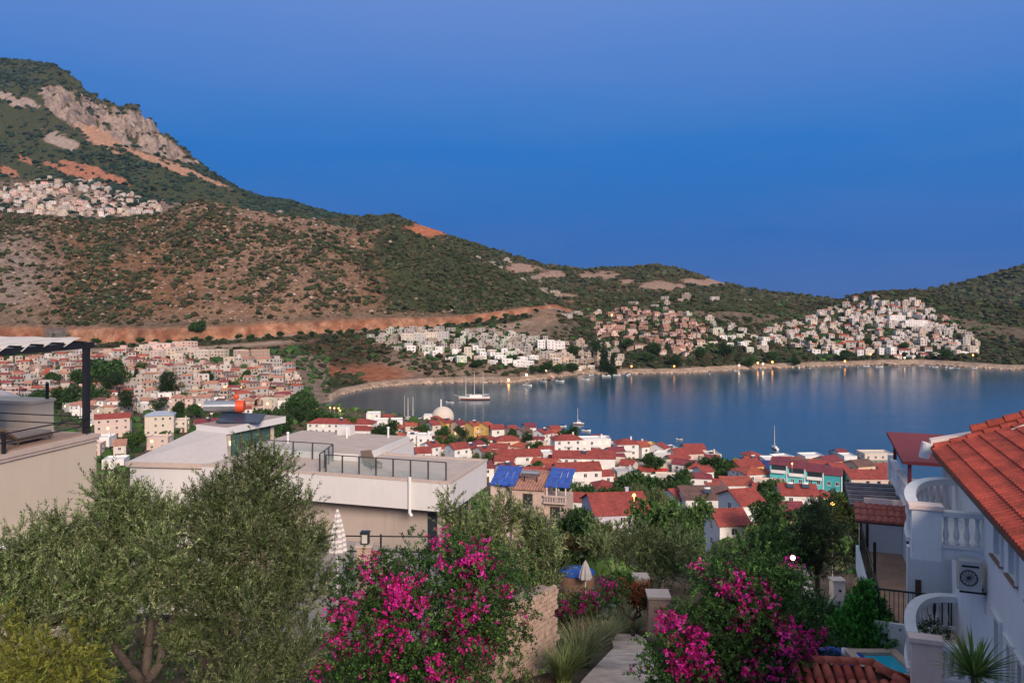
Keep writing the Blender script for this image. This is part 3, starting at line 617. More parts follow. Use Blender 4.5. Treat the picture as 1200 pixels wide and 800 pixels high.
ROOFS = {k: tilemat('tiles_'+k, c) for k, c in dict(red=(0.31, 0.048, 0.034), orange=(0.40, 0.075, 0.036), maroon=(0.22, 0.036, 0.045), brown=(0.17, 0.085, 0.065), pale=(0.45, 0.20, 0.13)).items()}
ROOFS['greyflat'] = CONC; ROOFS['bluegrey'] = mat('metal_sheet', (0.30, 0.35, 0.42), 0.5, 0.15, 1.0)
WIN = {}
def window_mesh(w, h, style='white'):
    k = (round(w, 1), round(h, 1), style)
    if k in WIN: return WIN[k]
    mb = MB(); t = 0.07
    for x0, x1, z0, z1 in ((-w/2, w/2, 0, t), (-w/2, w/2, h-t, h), (-w/2, -w/2+t, t, h-t), (w/2-t, w/2, t, h-t), (-t/2, t/2, t, h-t)):
        mb.box(x0, x1, -0.06, 0.05, z0, z1, 0)
    mb.box(-w/2+t*0.9, w/2-t*0.9, -0.015, 0.04, t*0.9, h-t*0.9, 1)
    mb.box(-w/2-0.08, w/2+0.08, -0.14, 0.04, -0.07, -0.004, 2)
    WIN[k] = mb.mesh('window', [FRAMEB if style == 'brown' else FRAMEW, LIT if style == 'lit' else GLASS, FRAMEW]); return WIN[k]
def door_mesh():
    if 'door' in WIN: return WIN['door']
    mb = MB(); mb.box(-0.5, 0.5, -0.05, 0.05, 0, 2.1, 0); mb.box(-0.4, 0.4, -0.07, -0.04, 0.2, 1.9, 1)
    WIN['door'] = mb.mesh('door', [FRAMEB, FRAMEB]); return WIN['door']
def heater_meshes():
    if 'heater' in WIN: return WIN['heater']
    t = MB().tube((-0.75, 0.35, 1.05), (0.75, 0.35, 1.05), 0.28, n=10).mesh('water_tank', FRAMEW, True)
    p = MB().slab([(-0.9, -0.9, 0.25), (0.9, -0.9, 0.25), (0.9, 0.25, 0.95), (-0.9, 0.25, 0.95)], 0.08).box(-0.8, -0.75, 0.3, 0.35, 0, 0.9).box(0.75, 0.8, 0.3, 0.35, 0, 0.9).mesh('solar_panel', SOLARP)
    WIN['heater'] = (t, p); return WIN['heater']
def wall_mb(w, d, h, gable):
    mb = MB()
    if gable > 0:
        x0, x1 = -w/2, w/2
        vs = [(x, y, z) for x in (x0, x1) for y, z in ((-d/2, -1.5), (d/2, -1.5), (d/2, h), (0, h+gable), (-d/2, h))]
        mb.add(vs, [(0, 1, 2, 3, 4), (9, 8, 7, 6, 5), (0, 5, 6, 1), (1, 6, 7, 2), (2, 7, 8, 3), (3, 8, 9, 4), (4, 9, 5, 0)])
    else: mb.box(-w/2, w/2, -d/2, d/2, -1.5, h)
    return mb
def roof_mb(w, d, h, rise, ov, kind):
    mb = MB(); th = 0.16; e = 0.02
    if kind == 'gable':
        k = rise/(d/2); zo = h-k*ov
        for s in (-1, 1):
            q = [(-w/2-ov, s*(d/2+ov), zo+th+e), (w/2+ov, s*(d/2+ov), zo+th+e), (w/2+ov, 0, h+rise+th+e), (-w/2-ov, 0, h+rise+th+e)]
            mb.slab(q if s < 0 else q[::-1], th)
        mb.tube((-w/2-ov, 0, h+rise+th), (w/2+ov, 0, h+rise+th), 0.13, n=6)
    elif kind == 'hip':
        k = rise/(d/2); zo = h-k*ov+e; rx = max(w/2-d/2, 0.01); W, D = w/2+ov, d/2+ov; zt = h+rise+e
        vs = [(-W, -D, zo), (W, -D, zo), (W, D, zo), (-W, D, zo), (-rx, 0, zt), (rx, 0, zt)]
        mb.add(vs+[(x, y, z+th) for x, y, z in vs], [(6, 7, 11, 10), (7, 8, 11), (8, 9, 10, 11), (9, 6, 10), (0, 3, 2, 1), (0, 1, 7, 6), (1, 2, 8, 7), (2, 3, 9, 8), (3, 0, 6, 9)])
        for c, r_ in (((-W, -D), -rx), ((W, -D), rx), ((W, D), rx), ((-W, D), -rx)): mb.tube((c[0], c[1], zo+th), (r_, 0, zt+th), 0.09, n=5)
    elif kind == 'mono':
        mb.slab([(-w/2-ov, -d/2-ov, h+th+e), (w/2+ov, -d/2-ov, h+th+e), (w/2+ov, d/2+ov, h+rise+th), (-w/2-ov, d/2+ov, h+rise+th)], th)
    else:
        mb.box(-w/2+0.18, w/2-0.18, -d/2+0.18, d/2-0.18, h-0.2, h+0.03)
        for x0, x1, y0, y1 in ((-w/2-.02, w/2+.02, -d/2-.02, -d/2+.2), (-w/2-.02, w/2+.02, d/2-.2, d/2+.02), (-w/2-.02, -w/2+.2, -d/2+.2, d/2-.2), (w/2-.2, w/2+.02, -d/2+.2, d/2-.2)): mb.box(x0, x1, y0, y1, h+0.001, h+0.55)
    return mb
MCACHE = {}
def cached(key, fn):
    if key not in MCACHE: MCACHE[key] = fn()
    return MCACHE[key]
def house(loc, w, d, h, rz, wall, kind, roof, label, group=None, floors=2, name='house', wstyle='white', balcony=None, heaters=0, chimney=False, rise=None, lit=0.0, wins=True, ov=0.4, faces='flr', sillz=0.9, door=True, cat='house', share=False):
    root = empty(name, loc, rz); tag(root, label, cat, group)
    rise = (0.40*d/2*1.0 if kind in ('gable', 'hip') else 0.6) if rise is None else rise
    gable = rise if kind == 'gable' else 0
    if kind == 'mono': gable = 0
    key = (round(w, 1), round(d, 1), round(h, 1), round(rise, 2), kind)
    wm = cached(('w', wall)+key, lambda: wall_mb(w, d, h, gable).mesh('wall', WALLS[wall])); link('wall', wm, root)
    rm = cached(('r', roof)+key, lambda: roof_mb(w, d, h, rise, ov if kind != 'flat' else 0, kind).mesh('roof', WALLS[wall] if kind == 'flat' and roof not in ROOFS else ROOFS[roof])); ro = link('roof', rm, root)
    fh = h/floors
    if wins:
        ww, wh = 1.1, min(1.3, fh*0.48)
        for fl in range(floors):
            z = fl*fh+sillz*fh/2.9
            for side, length in (('f', w), ('l', d), ('r', d)):
                if side not in faces: continue
                n = max(1, int(length/3.1)) if side == 'f' else max(1, int(length/4.2))
                for i in range(n):
                    if RND.random() < 0.10 and n > 2: continue
                    x = (i+0.5)/n*length-length/2; st = 'lit' if RND.random() < lit else wstyle
                    isdoor = side == 'f' and fl == 0 and i == n//2 and door
                    me_ = door_mesh() if isdoor else window_mesh(ww, wh, st)
                    zz = 0 if isdoor else z
                    if side == 'f': link('door' if isdoor else 'window', me_, root, (x, -d/2, zz), 0)
                    elif side == 'r': link('window', me_, root, (w/2, x, z), math.pi/2)
                    else: link('window', me_, root, (-w/2, x, z), -math.pi/2)
    if balcony:
        bw = balcony
        def mk():
            mb = MB(); mb.box(-bw/2, bw/2, -1.2, 0, -0.16, 0)
            for x in np.arange(-bw/2+.04, bw/2, 0.22): mb.box(x-.015, x+.015, -1.17, -1.13, 0.003, 0.9, 1)
            mb.box(-bw/2, bw/2, -1.19, -1.11, 0.9, 0.96, 1)
            for sx in (-1, 1): mb.box(sx*bw/2-.03, sx*bw/2+.03, -1.1, 0, 0.9, 0.96, 1)
            return mb.mesh('balcony', [WALLS['white'], FRAMEW])
        link('balcony', cached(('b', bw), mk), root, (0, -d/2-0.003, fh*(floors-1)))
    for i in range(heaters):
        t, p = heater_meshes(); hz = h+0.03 if kind == 'flat' else h+rise*0.55
        x = -w/2+(i+0.7)/(heaters+0.4)*w; y = 0.2 if kind == 'flat' else -d*0.18
        if kind != 'flat': hz = h+rise*(1-abs(y)/(d/2))+0.16
        pt = link('solar_panel', p, root, (x, y, hz)); link('water_tank', t, pt)
    if chimney:
        link('chimney', cached(('c', wall), lambda: MB().box(-.3, .3, -.3, .3, -0.6, 1.1).box(-.38, .38, -.38, .38, 1.103, 1.22).mesh('chimney', [WALLS[wall]])), ro, (w*0.28, d*0.18, h+rise*0.72))
    return root
# ================================================================== left terrace house (cream)
CREAMW = mat('cream_render', (0.58, 0.49, 0.385), 0.85, 0.05, 0.35, 0.25, 30, stain=0.10)
COPE = mat('stone_coping', (0.50, 0.40, 0.34), 0.7, 0.1, 3, 0.2, 30)
TERRA = mat('terrace_tile', (0.34, 0.23, 0.17), 0.6, 0.15, 2, 0.2, 20)
CLOTH = mat('shade_cloth', (0.52, 0.48, 0.45), 0.85, 0.06, 2)
WICK = mat('brown_wicker', (0.13, 0.09, 0.065), 0.8, 0.3, 14, 0.6, 60)
WHITEW = mat('white_render', (0.64, 0.62, 0.61), 0.85, 0.05, 0.4, 0.25, 25, stain=0.18)
def glassmat():
    m, nt, b = newmat('clear_glass'); b.inputs['Base Color'].default_value = (0.35, 0.45, 0.44, 1); b.inputs['Roughness'].default_value = 0.03
    b.inputs['Transmission Weight'].default_value = 0.0; b.inputs['Alpha'].default_value = 0.16; return m
CLEAR = glassmat()
zb = 60.0
cb = empty('terrace_house', (-16.28, 31.2, zb), math.radians(-14.2)); tag(cb, 'cream rendered house with black pergola on its roof terrace, left edge', 'house')
MB().box(-9, 0, -18, 0, 0, 9.30).build('wall', CREAMW, cb)
mb = MB(); mb.box(-9.1, 0.07, -18, 0.07, 9.303, 9.42).box(-9.0, 0.11, -18, 0.11, 9.422, 9.55); mb.build('coping', COPE, cb)
MB().box(-8.9, -0.22, -17.9, -0.22, 9.552, 9.60).build('terrace_floor', TERRA, cb)
MB().box(0.003, 0.34, -5.6, -2.8, 6.42, 6.56).build('canopy', FRAMEW, cb)
w_ = MB().box(-0.02, 0.05, -5.4, -3.0, 4.6, 6.40, 0).box(0.052, 0.075, -5.4, -3.0, 6.3, 6.40, 1).box(0.052, 0.075, -4.25, -4.15, 4.6, 6.3, 1).build('window', [GLASS, FRAMEB], cb)
# stair block behind
MB().box(-6.8, -3.96, 0.86, 2.0, 0, 10.45).box(-6.8, -3.90, 0.80, 2.06, 10.453, 10.57).build('stair_block', CREAMW, cb)
mb = MB()
for z in (11.05, 11.3): mb.tube((-6.8, 1.7, z-.15), (-3.95, 1.7, z-.15), 0.018)
mb.box(-4.05, -3.95, 1.65, 1.75, 10.573, 11.25).build('stair_rail', IRON, cb)
# railing
for y in (-0.25, -4.1, -7.9):
    if y != -0.25: MB().box(-0.16, -0.06, y-.05, y+.05, 9.55, 10.26).build('rail_post', IRON, cb)
for z in (9.93, 10.23):
    MB().tube((-0.11, -0.4, z), (-0.11, -7.9, z), 0.025).build('rail', IRON, cb)
    MB().tube((-0.35, -0.2, z), (-8.6, -0.2, z), 0.025).build('rail', IRON, cb)
# pergola
for x, y in ((-0.25, -0.25), (-0.25, -8.5), (-4.6, -0.25), (-4.6, -8.5)):
    MB().box(x-.1, x+.1, y-.1, y+.1, 9.602, 12.9).build('pergola_post', IRON, cb)
for a, b in (((-0.25, 0.1, 13.02), (-0.25, -8.8, 13.02)), ((-4.6, 0.1, 13.02), (-4.6, -8.8, 13.02)), ((-0.1, -0.25, 13.01), (-4.8, -0.25, 13.01)), ((-0.1, -8.5, 13.01), (-4.8, -8.5, 13.01))):
    MB().bar(a, b, 0.14, 0.235).build('pergola_beam', IRON, cb)
for i in range(9):
    y = -0.55-i*0.95; MB().bar((-0.1, y, 13.17), (-4.75, y, 13.17), 0.05, 0.07).build('pergola_purlin', IRON, cb)
    vs = []; fs = []; n = 8
    for k in range(n+1):
        x = -0.12-k*4.5/n; sag = 0.05*math.sin(k*1.9+i)
        vs += [(x, y-0.08, 13.34+sag*0.4), (x, y-0.45, 13.26+sag), (x, y-0.9, 13.05+0.06*math.sin(k*1.3+2*i))]
        if k: b = 3*k; fs += [(b-3, b, b+1, b-2), (b-2, b+1, b+2, b-1)]
    o = MB().add(vs, fs).build('shade_strip', CLOTH, cb); o.modifiers.new('s', 'SOLIDIFY').thickness = 0.012
# lounger, parasol on that terrace
def in_frame(root, x, y, z): return root.matrix_basis @ Vector((x, y, z))
lg = empty('sun_lounger', in_frame(cb, -0.95, -2.5, 9.605), cb.rotation_euler.z); tag(lg, 'brown wicker sun lounger with raised back behind the black roof railing', 'sun lounger')
MB().box(-0.36, 0.36, -0.6, 1.0, 0.12, 0.26).build('base', WICK, lg)
MB().slab([(-0.36, -1.15, 0.72), (0.36, -1.15, 0.72), (0.36, -0.55, 0.28), (-0.36, -0.55, 0.28)], 0.10).build('backrest', WICK, lg)
MB().box(-0.33, 0.33, -0.5, 0.95, 0.262, 0.34).build('cushion', mat('grey_cushion', (0.20, 0.18, 0.17), 0.9), lg)
for x in (-0.3, 0.3):
    for y in (-0.5, 0.9): MB().box(x-.03, x+.03, y-.03, y+.03, 0, 0.118).build('leg', WICK, lg)
ps = empty('parasol', (at(-8, 0, 36).x, 36, 69.9), 0); tag(ps, 'white canvas parasol at the left edge behind the cream stair block', 'parasol')
MB().lathe([(1.3, 0.25), (1.25, 0.32), (0.7, 0.62), (0.08, 0.88), (0.03, 0.95)], n=10).build('canopy', CLOTH, ps); MB().tube((0, 0, 0), (0, 0, 0.9), 0.03).build('pole', FRAMEB, ps)

# ================================================================== white house with the sloping roof
WH2 = empty('white_house', (at(210, 545, 46).x, 46, 58), 0); tag(WH2, 'white house with plain sloping roof and flat slab behind the big olive tree', 'house')
o_ = Vector(WH2.location)
def L2(p): return Vector(p)-o_
A_, B_, C_, D_ = at(230, 497, 49.3), at(265, 501, 48), at(149, 541, 45), at(268, 544.5, 44.3)
Bk, Rt = at(300, 484, 53.5), at(335, 487.5, 52.6)
zt = 66.97
for p in (A_, B_, Bk, Rt): p.z = zt
C_.z = D_.z = 65.55
WROOF = mat('pale_roof_render', (0.50, 0.46, 0.44), 0.8, 0.06, 0.5, 0.2, 18, stain=0.3)
dn = Vector((0, 0, -1))
MB().slab([L2(C_), L2(D_), L2(B_)+dn*0.35, L2(A_)+dn*0.35], 0.22).build('sloping_roof', WROOF, WH2)
cz = 0.0
mb = MB(); i1, i2 = L2(C_)+Vector((0.12, 0.12, -0.23)), L2(D_)+Vector((-0.1, 0.12, -0.23)); b2, a2 = L2(B_)+Vector((-0.05, 0, -0.6)), L2(A_)+Vector((0.1, 0, -0.6))
ring = [i1, i2, b2, a2]; low = [Vector((p.x, p.y, -1.0)) for p in ring]
mb.add(ring+low, [(4, 5, 1, 0), (5, 6, 2, 1), (6, 7, 3, 2), (7, 4, 0, 3), (0, 1, 2, 3)]).build('wall', WHITEW, WH2)
MB().add([L2(C_)+Vector((-0.06, -0.07, 0.02)), L2(D_)+Vector((0.06, -0.07, 0.02)), L2(D_)+Vector((0.06, -0.07, -0.26)), L2(C_)+Vector((-0.06, -0.07, -0.26)), L2(C_)+Vector((-0.06, -0.003, 0.02)), L2(D_)+Vector((0.06, -0.003, 0.02)), L2(D_)+Vector((0.06, -0.003, -0.26)), L2(C_)+Vector((-0.06, -0.003, -0.26))], [(0, 1, 2, 3), (7, 6, 5, 4), (0, 4, 5, 1), (1, 5, 6, 2), (2, 6, 7, 3), (3, 7, 4, 0)]).build('eave_trim', COPE, WH2)
MB().slab([L2(B_), L2(Rt), L2(Bk), L2(A_)], 0.42).build('flat_roof', WHITEW, WH2)
mb = MB(); q = [L2(B_), L2(Rt), L2(Bk), L2(A_)]; ce = sum(q, Vector())/4
q = [ce+(p-ce)*0.985+Vector((0, 0, 0.004)) for p in q]; mb.slab(q, 0.003).build('roof_deck', mat('roof_gravel', (0.33, 0.26, 0.23), 0.9, 0.2, 6), WH2)
ew = (L2(Rt)-L2(B_)).normalized(); nw = Vector((ew.y, -ew.x, 0)); inn = -nw*0.55
p0, p1 = L2(B_)+inn*0.2+ew*0.05, L2(Rt)+inn-ew*0.5
mb = MB()
for a, b, m_ in ((0.0, 0.10, 0), (0.92, 1.0, 0)):
    qa, qb = p0.lerp(p1, a), p0.lerp(p1, b); mb.prism([(qa.x, qa.y), (qb.x, qb.y), (qb.x-nw.x*.3, qb.y-nw.y*.3), (qa.x-nw.x*.3, qa.y-nw.y*.3)][::1], -1.0, zt-58-0.423)
mb.build('upper_wall', CREAMW, WH2)
for k, (a, b) in enumerate(((0.10, 0.30), (0.30, 0.52), (0.52, 0.72), (0.72, 0.92))):
    qa, qb = p0.lerp(p1, a), p0.lerp(p1, b); fr = MB()
    zt2 = zt-58-0.43
    for s_, e_ in ((0.0, 0.07), (0.93, 1.0)):
        a1, b1 = qa.lerp(qb, s_), qa.lerp(qb, e_); fr.prism([(a1.x, a1.y), (b1.x, b1.y), (b1.x-nw.x*.08, b1.y-nw.y*.08), (a1.x-nw.x*.08, a1.y-nw.y*.08)], 5.2, zt2)
    d_ = fr.build('glass_door', FRAMEB, WH2)
    MB().prism([(qa.x-nw.x*.03, qa.y-nw.y*.03), (qb.x-nw.x*.03, qb.y-nw.y*.03), (qb.x-nw.x*.05, qb.y-nw.y*.05), (qa.x-nw.x*.05, qa.y-nw.y*.05)], 5.25, zt2-0.05).build('pane', mat('green_glass', (0.06, 0.13, 0.12), 0.06, 0.2, 1.0, spec=0.6), d_)
wl = L2(at(269.5, 519, 47.6)); MB().tube(wl+Vector((0, 0, -.13)), wl+Vector((0, 0, .13)), 0.05, n=8).build('wall_lamp', emit('warm_lamp', (1.0, 0.58, 0.25), 2.5), WH2)
# solar heater on it
sh = empty('solar_water_heater', (at(263, 495, 50.3).x, 50.3, zt+0.01), math.radians(8)); tag(sh, 'steel solar water heater with orange end cap on the flat white roof', 'water heater')
MB().tube((-1.2, 0, 0.95), (0.72, 0, 0.95), 0.37, n=20).build('tank', STEEL, sh, smooth=False)
ORG = mat('orange_plastic', (0.62, 0.075, 0.02), 0.45, 0.08)
MB().tube((0.722, 0, 0.95), (1.22, 0, 0.95), 0.385, n=20).build('end_cap', ORG, sh)
mb = MB(); mb.lathe([(0.02, -0.19), (0.12, -0.15), (0.185, -0.05), (0.185, 0.05), (0.12, 0.15), (0.02, 0.19)], (0.72, 0, 1.55), 12); mb.tube((0.72, 0, 1.2), (0.72, 0, 1.4), 0.03); mb.build('float_ball', ORG, sh, smooth=True)
for x in (-0.9, 0.5): MB().tube((x, -0.25, 0), (x, 0, 0.62), 0.025).tube((x, 0.25, 0), (x, 0, 0.62), 0.025).build('stand', IRON, sh)
MB().slab([(-0.3, -0.95, 0.18), (2.3, -0.95, 0.05), (2.5, 0.1, 0.42), (-0.1, 0.1, 0.62)], 0.09).build('collector', SOLARP, sh)
for p in ((0.3, -0.9), (2.0, -0.9), (0.3, 0), (2.2, 0)): MB().tube((p[0], p[1], 0), (p[0], p[1], 0.12), 0.03).build('foot', IRON, sh)

# ================================================================== white house with the glass-railed roof terrace
T = empty('terrace_building', (-2.95, 38.0, 57.0), math.radians(-16.7)); tag(T, 'white flat-roofed house with glass railing round its roof terrace, centre', 'house')
zz = lambda z: z-57.0
PAVE = mat('terrace_paving', (0.46, 0.375, 0.325), 0.8, 0.1, 1.2, 0.15, 15, stain=0.3)
mb = MB(); mb.prism([(-14, 0), (0, 0), (0, 5.5), (-6.1, 5.5), (-6.1, 9.6), (-14, 9.6)], zz(64.6), zz(65.96)); mb.build('fascia', WHITEW, T)
mb = MB(); mb.box(-14.03, 0.03, -0.03, 0.22, zz(65.963), zz(66.06)).box(-0.2, 0.03, 0.222, 5.53, zz(65.963), zz(66.06)).box(-6.1, -0.2, 5.3, 5.53, zz(65.963), zz(66.06)); mb.build('coping', COPE, T)
MB().prism([(-13.9, 0.225), (-0.205, 0.225), (-0.205, 5.295), (-6.15, 5.295), (-6.15, 9.5), (-13.9, 9.5)], zz(65.962), zz(66.0)).build('terrace_floor', PAVE, T)
MB().prism([(-13.4, 1.1), (-0.9, 1.1), (-0.9, 5.2), (-6.2, 5.2), (-6.2, 9.2), (-13.4, 9.2)], -0.5, zz(64.597)).build('wall', mat('pinkish_render', (0.46, 0.39, 0.345), 0.85, 0.06, 0.8, 0.2, 25, stain=0.3), T)
MB().box(-13.6, -6.2, 3.2, 9.2, zz(66.003), zz(66.36)).build('raised_roof', WHITEW, T)
MB().box(-13.5, -6.3, 3.3, 9.1, zz(66.362), zz(66.38)).build('raised_roof_deck', PAVE, T)
mb = MB(); mb.tube((-2.06, -0.08, zz(64.45)), (-2.06, -0.08, zz(66.18)), 0.075, n=10); mb.tube((-2.06, -0.08, zz(64.45)), (-1.95, -0.08, zz(64.3)), 0.075, n=10); mb.build('downpipe', FRAMEW, T)
BRZ = mat('bronze_metal', (0.10, 0.085, 0.08), 0.4, 0.1, metal=0.5)
def rail_run(pts, zf, parent, hgt=0.88):
    for i, p in enumerate(pts):
        MB().box(p[0]-.03, p[0]+.03, p[1]-.03, p[1]+.03, zf, zf+hgt).build('rail_post', BRZ, parent)
        if i:
            a, b = Vector((*pts[i-1], 0)), Vector((*p, 0)); d = (b-a).normalized()
            MB().bar((*pts[i-1], zf+hgt+.024), (*p, zf+hgt+.024), 0.06, 0.04).build('handrail', BRZ, parent)
            aa, bb = a+d*0.06, b-d*0.06; nn = Vector((-d.y, d.x, 0))*0.005
            MB().prism([tuple((aa-nn)[:2]), tuple((bb-nn)[:2]), tuple((bb+nn)[:2]), tuple((aa+nn)[:2])], zf+0.06, zf+hgt-0.05).build('glass_panel', CLEAR, parent)
rail_run([(-0.35-0.93*i, 0.35) for i in range(8)], zz(66.002), T)
rail_run([(-7.25, 0.42), (-7.45, 1.25), (-7.7, 2.1), (-7.9, 2.9)], zz(66.002), T)
rail_run([(-7.96, 3.0), (-9.2, 3.0), (-10.4, 3.0), (-11.6, 3.0), (-12.8, 3.0)], zz(66.0), T)
MB().box(-1.6, -1.1, 1.06, 1.097, zz(62.0), zz(64.2)).build('window', GLASS, T)
for y in (1.6, 3.5): MB().box(-0.897, -0.86, y, y+1.4, zz(62.2), zz(64.2)).build('window', GLASS, T)
# roof furniture: seams, vent pipes, dish
for k in range(6): MB().box(-13.4, -6.35, 3.9+k*.9, 3.96+k*.9, zz(66.381), zz(66.389)).build('roof_seam', CONC, T)
for x, y in ((-9.5, 7.4), (-12.0, 5.0), (-7.2, 8.3)): MB().tube((x, y, zz(66.38)), (x, y, zz(66.95)), .06, n=8).tube((x, y, zz(66.952)), (x, y, zz(67.03)), .10, .07, n=8).build('vent_pipe', FRAMEW, T)
for k in range(5): MB().box(-5.9+k*1.15, -5.88+k*1.15, .3, 5.2, zz(66.0005), zz(66.004)).build('paving_joint', CONC, T)
MB().box(-10.6, -9.7, 8.2, 8.8, zz(66.381), zz(66.95)).build('roof_box', WHITEW, T)
# small folding chair things on the terrace: a sun lounger
sl_ = empty('sun_lounger', T.matrix_basis @ Vector((-5.2, 2.2, zz(66.003))), math.radians(30)); tag(sl_, 'low folding lounger on the white roof terrace beside the raised deck', 'sun lounger')
MB().box(-.3, .3, -.7, .5, 0.24, 0.30).build('seat', WICK, sl_); MB().slab([(-.3, .5, .29), (.3, .5, .29), (.3, 1.0, .7), (-.3, 1.0, .7)], .05).build('backrest', WICK, sl_)
for x, y in ((-.26, -.6), (.26, -.6), (-.26, .4), (.26, .4)): MB().box(x-.02, x+.02, y-.02, y+.02, 0, .238).build('leg', IRON, sl_)

# ---- lower patio in front of it
PAT = mat('patio_stone', (0.34, 0.28, 0.24), 0.85, 0.15, 2.0, 0.3, 20)
pt = link('patio', MB().prism([(at(330, 0, 30).x, 24.5), (at(640, 0, 25).x, 24.5), (0.6, 31), (at(330, 0, 34).x, 36)], 62.0, 64.3).mesh('patio', PAT)); pt['kind'] = 'structure'
def closed_parasol(u, v0, v1, Y, label, clothm, z0):
    p = at(u, v0, Y); top = p.z; bot = EYE-(v1-HZ)/F*Y; r = empty('closed_parasol', (p.x, Y, z0)); tag(r, label, 'parasol')
    H = top-z0; h1 = bot-z0; mb = MB(); prof = [(0.30, h1), (0.33, h1+0.05), (0.28, h1+(H-h1)*0.35), (0.17, h1+(H-h1)*0.7), (0.05, H-0.06), (0.015, H)]
    n = 16; vs = []; fs = []
    for rr, z in prof:
        for i in range(n): t = 2*math.pi*i/n; q = rr*(0.72 if i % 2 else 1.0); vs.append((q*math.cos(t), q*math.sin(t), z))
    fs = [(j*n+i, j*n+(i+1) % n, (j+1)*n+(i+1) % n, (j+1)*n+i) for j in range(len(prof)-1) for i in range(n)]+[tuple(range(n-1, -1, -1)), tuple(range((len(prof)-1)*n, len(prof)*n))]
    mb.add(vs, fs).build('canopy', clothm, r); MB().tube((0, 0, 0), (0, 0, h1+0.1), 0.03, n=8).build('pole', FRAMEW, r)
    MB().box(-.25, .25, -.25, .25, 0, .07).build('base', CONC, r)
    return r
def stripemat():
    m, nt, b = newmat('striped_canvas'); N = nt.nodes; L = nt.links; tc = N.new('ShaderNodeTexCoord'); w = N.new('ShaderNodeTexWave'); w.bands_direction = 'Z'; w.inputs['Scale'].default_value = 1.9; w.inputs['Distortion'].default_value = 1.2; w.inputs['Detail'].default_value = 1
    r = N.new('ShaderNodeValToRGB'); r.color_ramp.elements[0].position = 0.35; r.color_ramp.elements[0].color = (0.40, 0.36, 0.37, 1); r.color_ramp.elements[1].position = 0.5; r.color_ramp.elements[1].color = (0.66, 0.63, 0.60, 1)
    L.new(tc.outputs['Object'], w.inputs['Vector']); L.new(w.outputs['Fac'], r.inputs['Fac']); L.new(r.outputs[0], b.inputs['Base Color']); b.inputs['Roughness'].default_value = 0.9; return m
closed_parasol(395.5, 596, 647, 27.0, 'tall closed white striped parasol beside the centre house', stripemat(), 64.3)
# stone gate pillar with lantern, garden rail
PINKST = mat('pink_stone', (0.42, 0.30, 0.25), 0.9, 0.25, 6, 0.6, 12)
gp = empty('gate_pillar', (at(428, 650, 28).x, 28, 64.3)); tag(gp, 'short pink stone pillar carrying a black lantern below the centre house', 'pillar')
for k in range(7):
    z = k*0.27; q = 0.25+0.02*(k % 2); MB().box(-q, q, -q, q, z, z+0.255).build('stone', PINKST, gp)
MB().box(-.3, .3, -.3, .3, 1.89, 1.95).build('cap', COPE, gp)
ln = empty('lantern', (gp.location.x, 28, 64.3+1.955)); tag(ln, 'black glazed lantern on the pink stone pillar', 'lantern')
mb = MB()
for x in (-.12, .12):
    for y in (-.12, .12): mb.box(x-.018, x+.018, y-.018, y+.018, 0, .36)
mb.box(-.16, .16, -.16, .16, .362, .42).box(-.14, .14, -.14, .14, -.0, .03); mb.build('frame', IRON, ln); MB().box(-.10, .10, -.10, .10, .035, .35).build('pane', mat('frosted', (0.5, 0.48, 0.45), 0.3), ln)
gr = empty('garden_railing', (at(404, 650, 28.6).x, 28.6, 64.3)); tag(gr, 'thin black garden railing passing behind the stone lantern pillar', 'railing')
for z in (1.5, 2.05): MB().tube((-1.2, 0, z), (4.2, 0, z-0.05), 0.028).build('rail', IRON, gr)
for x in (-1.2, 1.3, 4.2): MB().box(x-.03, x+.03, -.03, .03, 0, 2.1).build('post', IRON, gr)

# ================================================================== olive trees in front
def px_lobes(lst, foot):
    """crown lobes given where they show: (u, v, depth, half-width px, half-height px)"""
    out = []
    for u, v, Y, ru, rv in lst:
        p = at(u, v, Y)-Vector(foot); out.append((p.x, p.y, p.z, ru/F*Y, 0.5*(ru+rv)/F*Y, rv/F*Y))
    return out
kwO = dict(tufts=9, length=0.42, nleaf=26, leaf=(0.085, 0.024), out=0.55, up=0.75, rnd=0.45, shell=(0.15, 1.08), pal=OLIVE, ang=0.6)
f1 = on(165, 17.5)
tree('olive_tree', 'broad silver-green olive tree filling the lower left corner', f1, px_lobes([(130, 610, 17.5, 48, 42), (65, 650, 17.3, 52, 48), (20, 690, 17, 48, 52), (150, 655, 17.2, 66, 50), (110, 700, 16.8, 62, 44), (205, 690, 17.6, 50, 46), (40, 730, 16.9, 50, 40), (185, 620, 18.3, 36, 40), (110, 755, 17.2, 40, 30), (215, 745, 18.2, 34, 26)], f1), (0.1, 0, 1.3), 0.17, 21, 4000, twigs=110, **kwO)
f2 = on(245, 18.5)
tree('olive_tree', 'dense tall olive tree rising against the white terrace house', f2, px_lobes([(300, 580, 18.8, 52, 46), (250, 600, 18.6, 42, 48), (335, 620, 18.6, 48, 50), (280, 650, 18.0, 66, 56), (345, 690, 18.2, 42, 60), (300, 720, 17.6, 62, 60), (240, 690, 17.8, 50, 50), (340, 770, 17.9, 42, 50), (280, 790, 17.4, 60, 40)], f2), (0.0, 0, 1.2), 0.19, 22, 4400, twigs=110, **kwO)
# yellow-green shrub, bottom left corner
f3 = on(55, 15.0)
tree('golden_shrub', 'feathery yellow-green shrub in the bottom left corner', f3, px_lobes([(60, 775, 15, 52, 36), (15, 790, 15, 40, 38), (95, 800, 14.9, 30, 30), (0, 740, 15.2, 16, 24)], f3), (0, 0, 0.8), 0.06, 23, 1100, cat='shrub', twigs=40, length=0.24, nleaf=22, leaf=(0.075, 0.014), out=0.6, up=0.3, rnd=0.5, shell=(0.5, 1.05), pal=((0.21, 0.23, 0.04), (0.27, 0.27, 0.05), (0.15, 0.18, 0.035)), ang=0.5, droop=0.4)

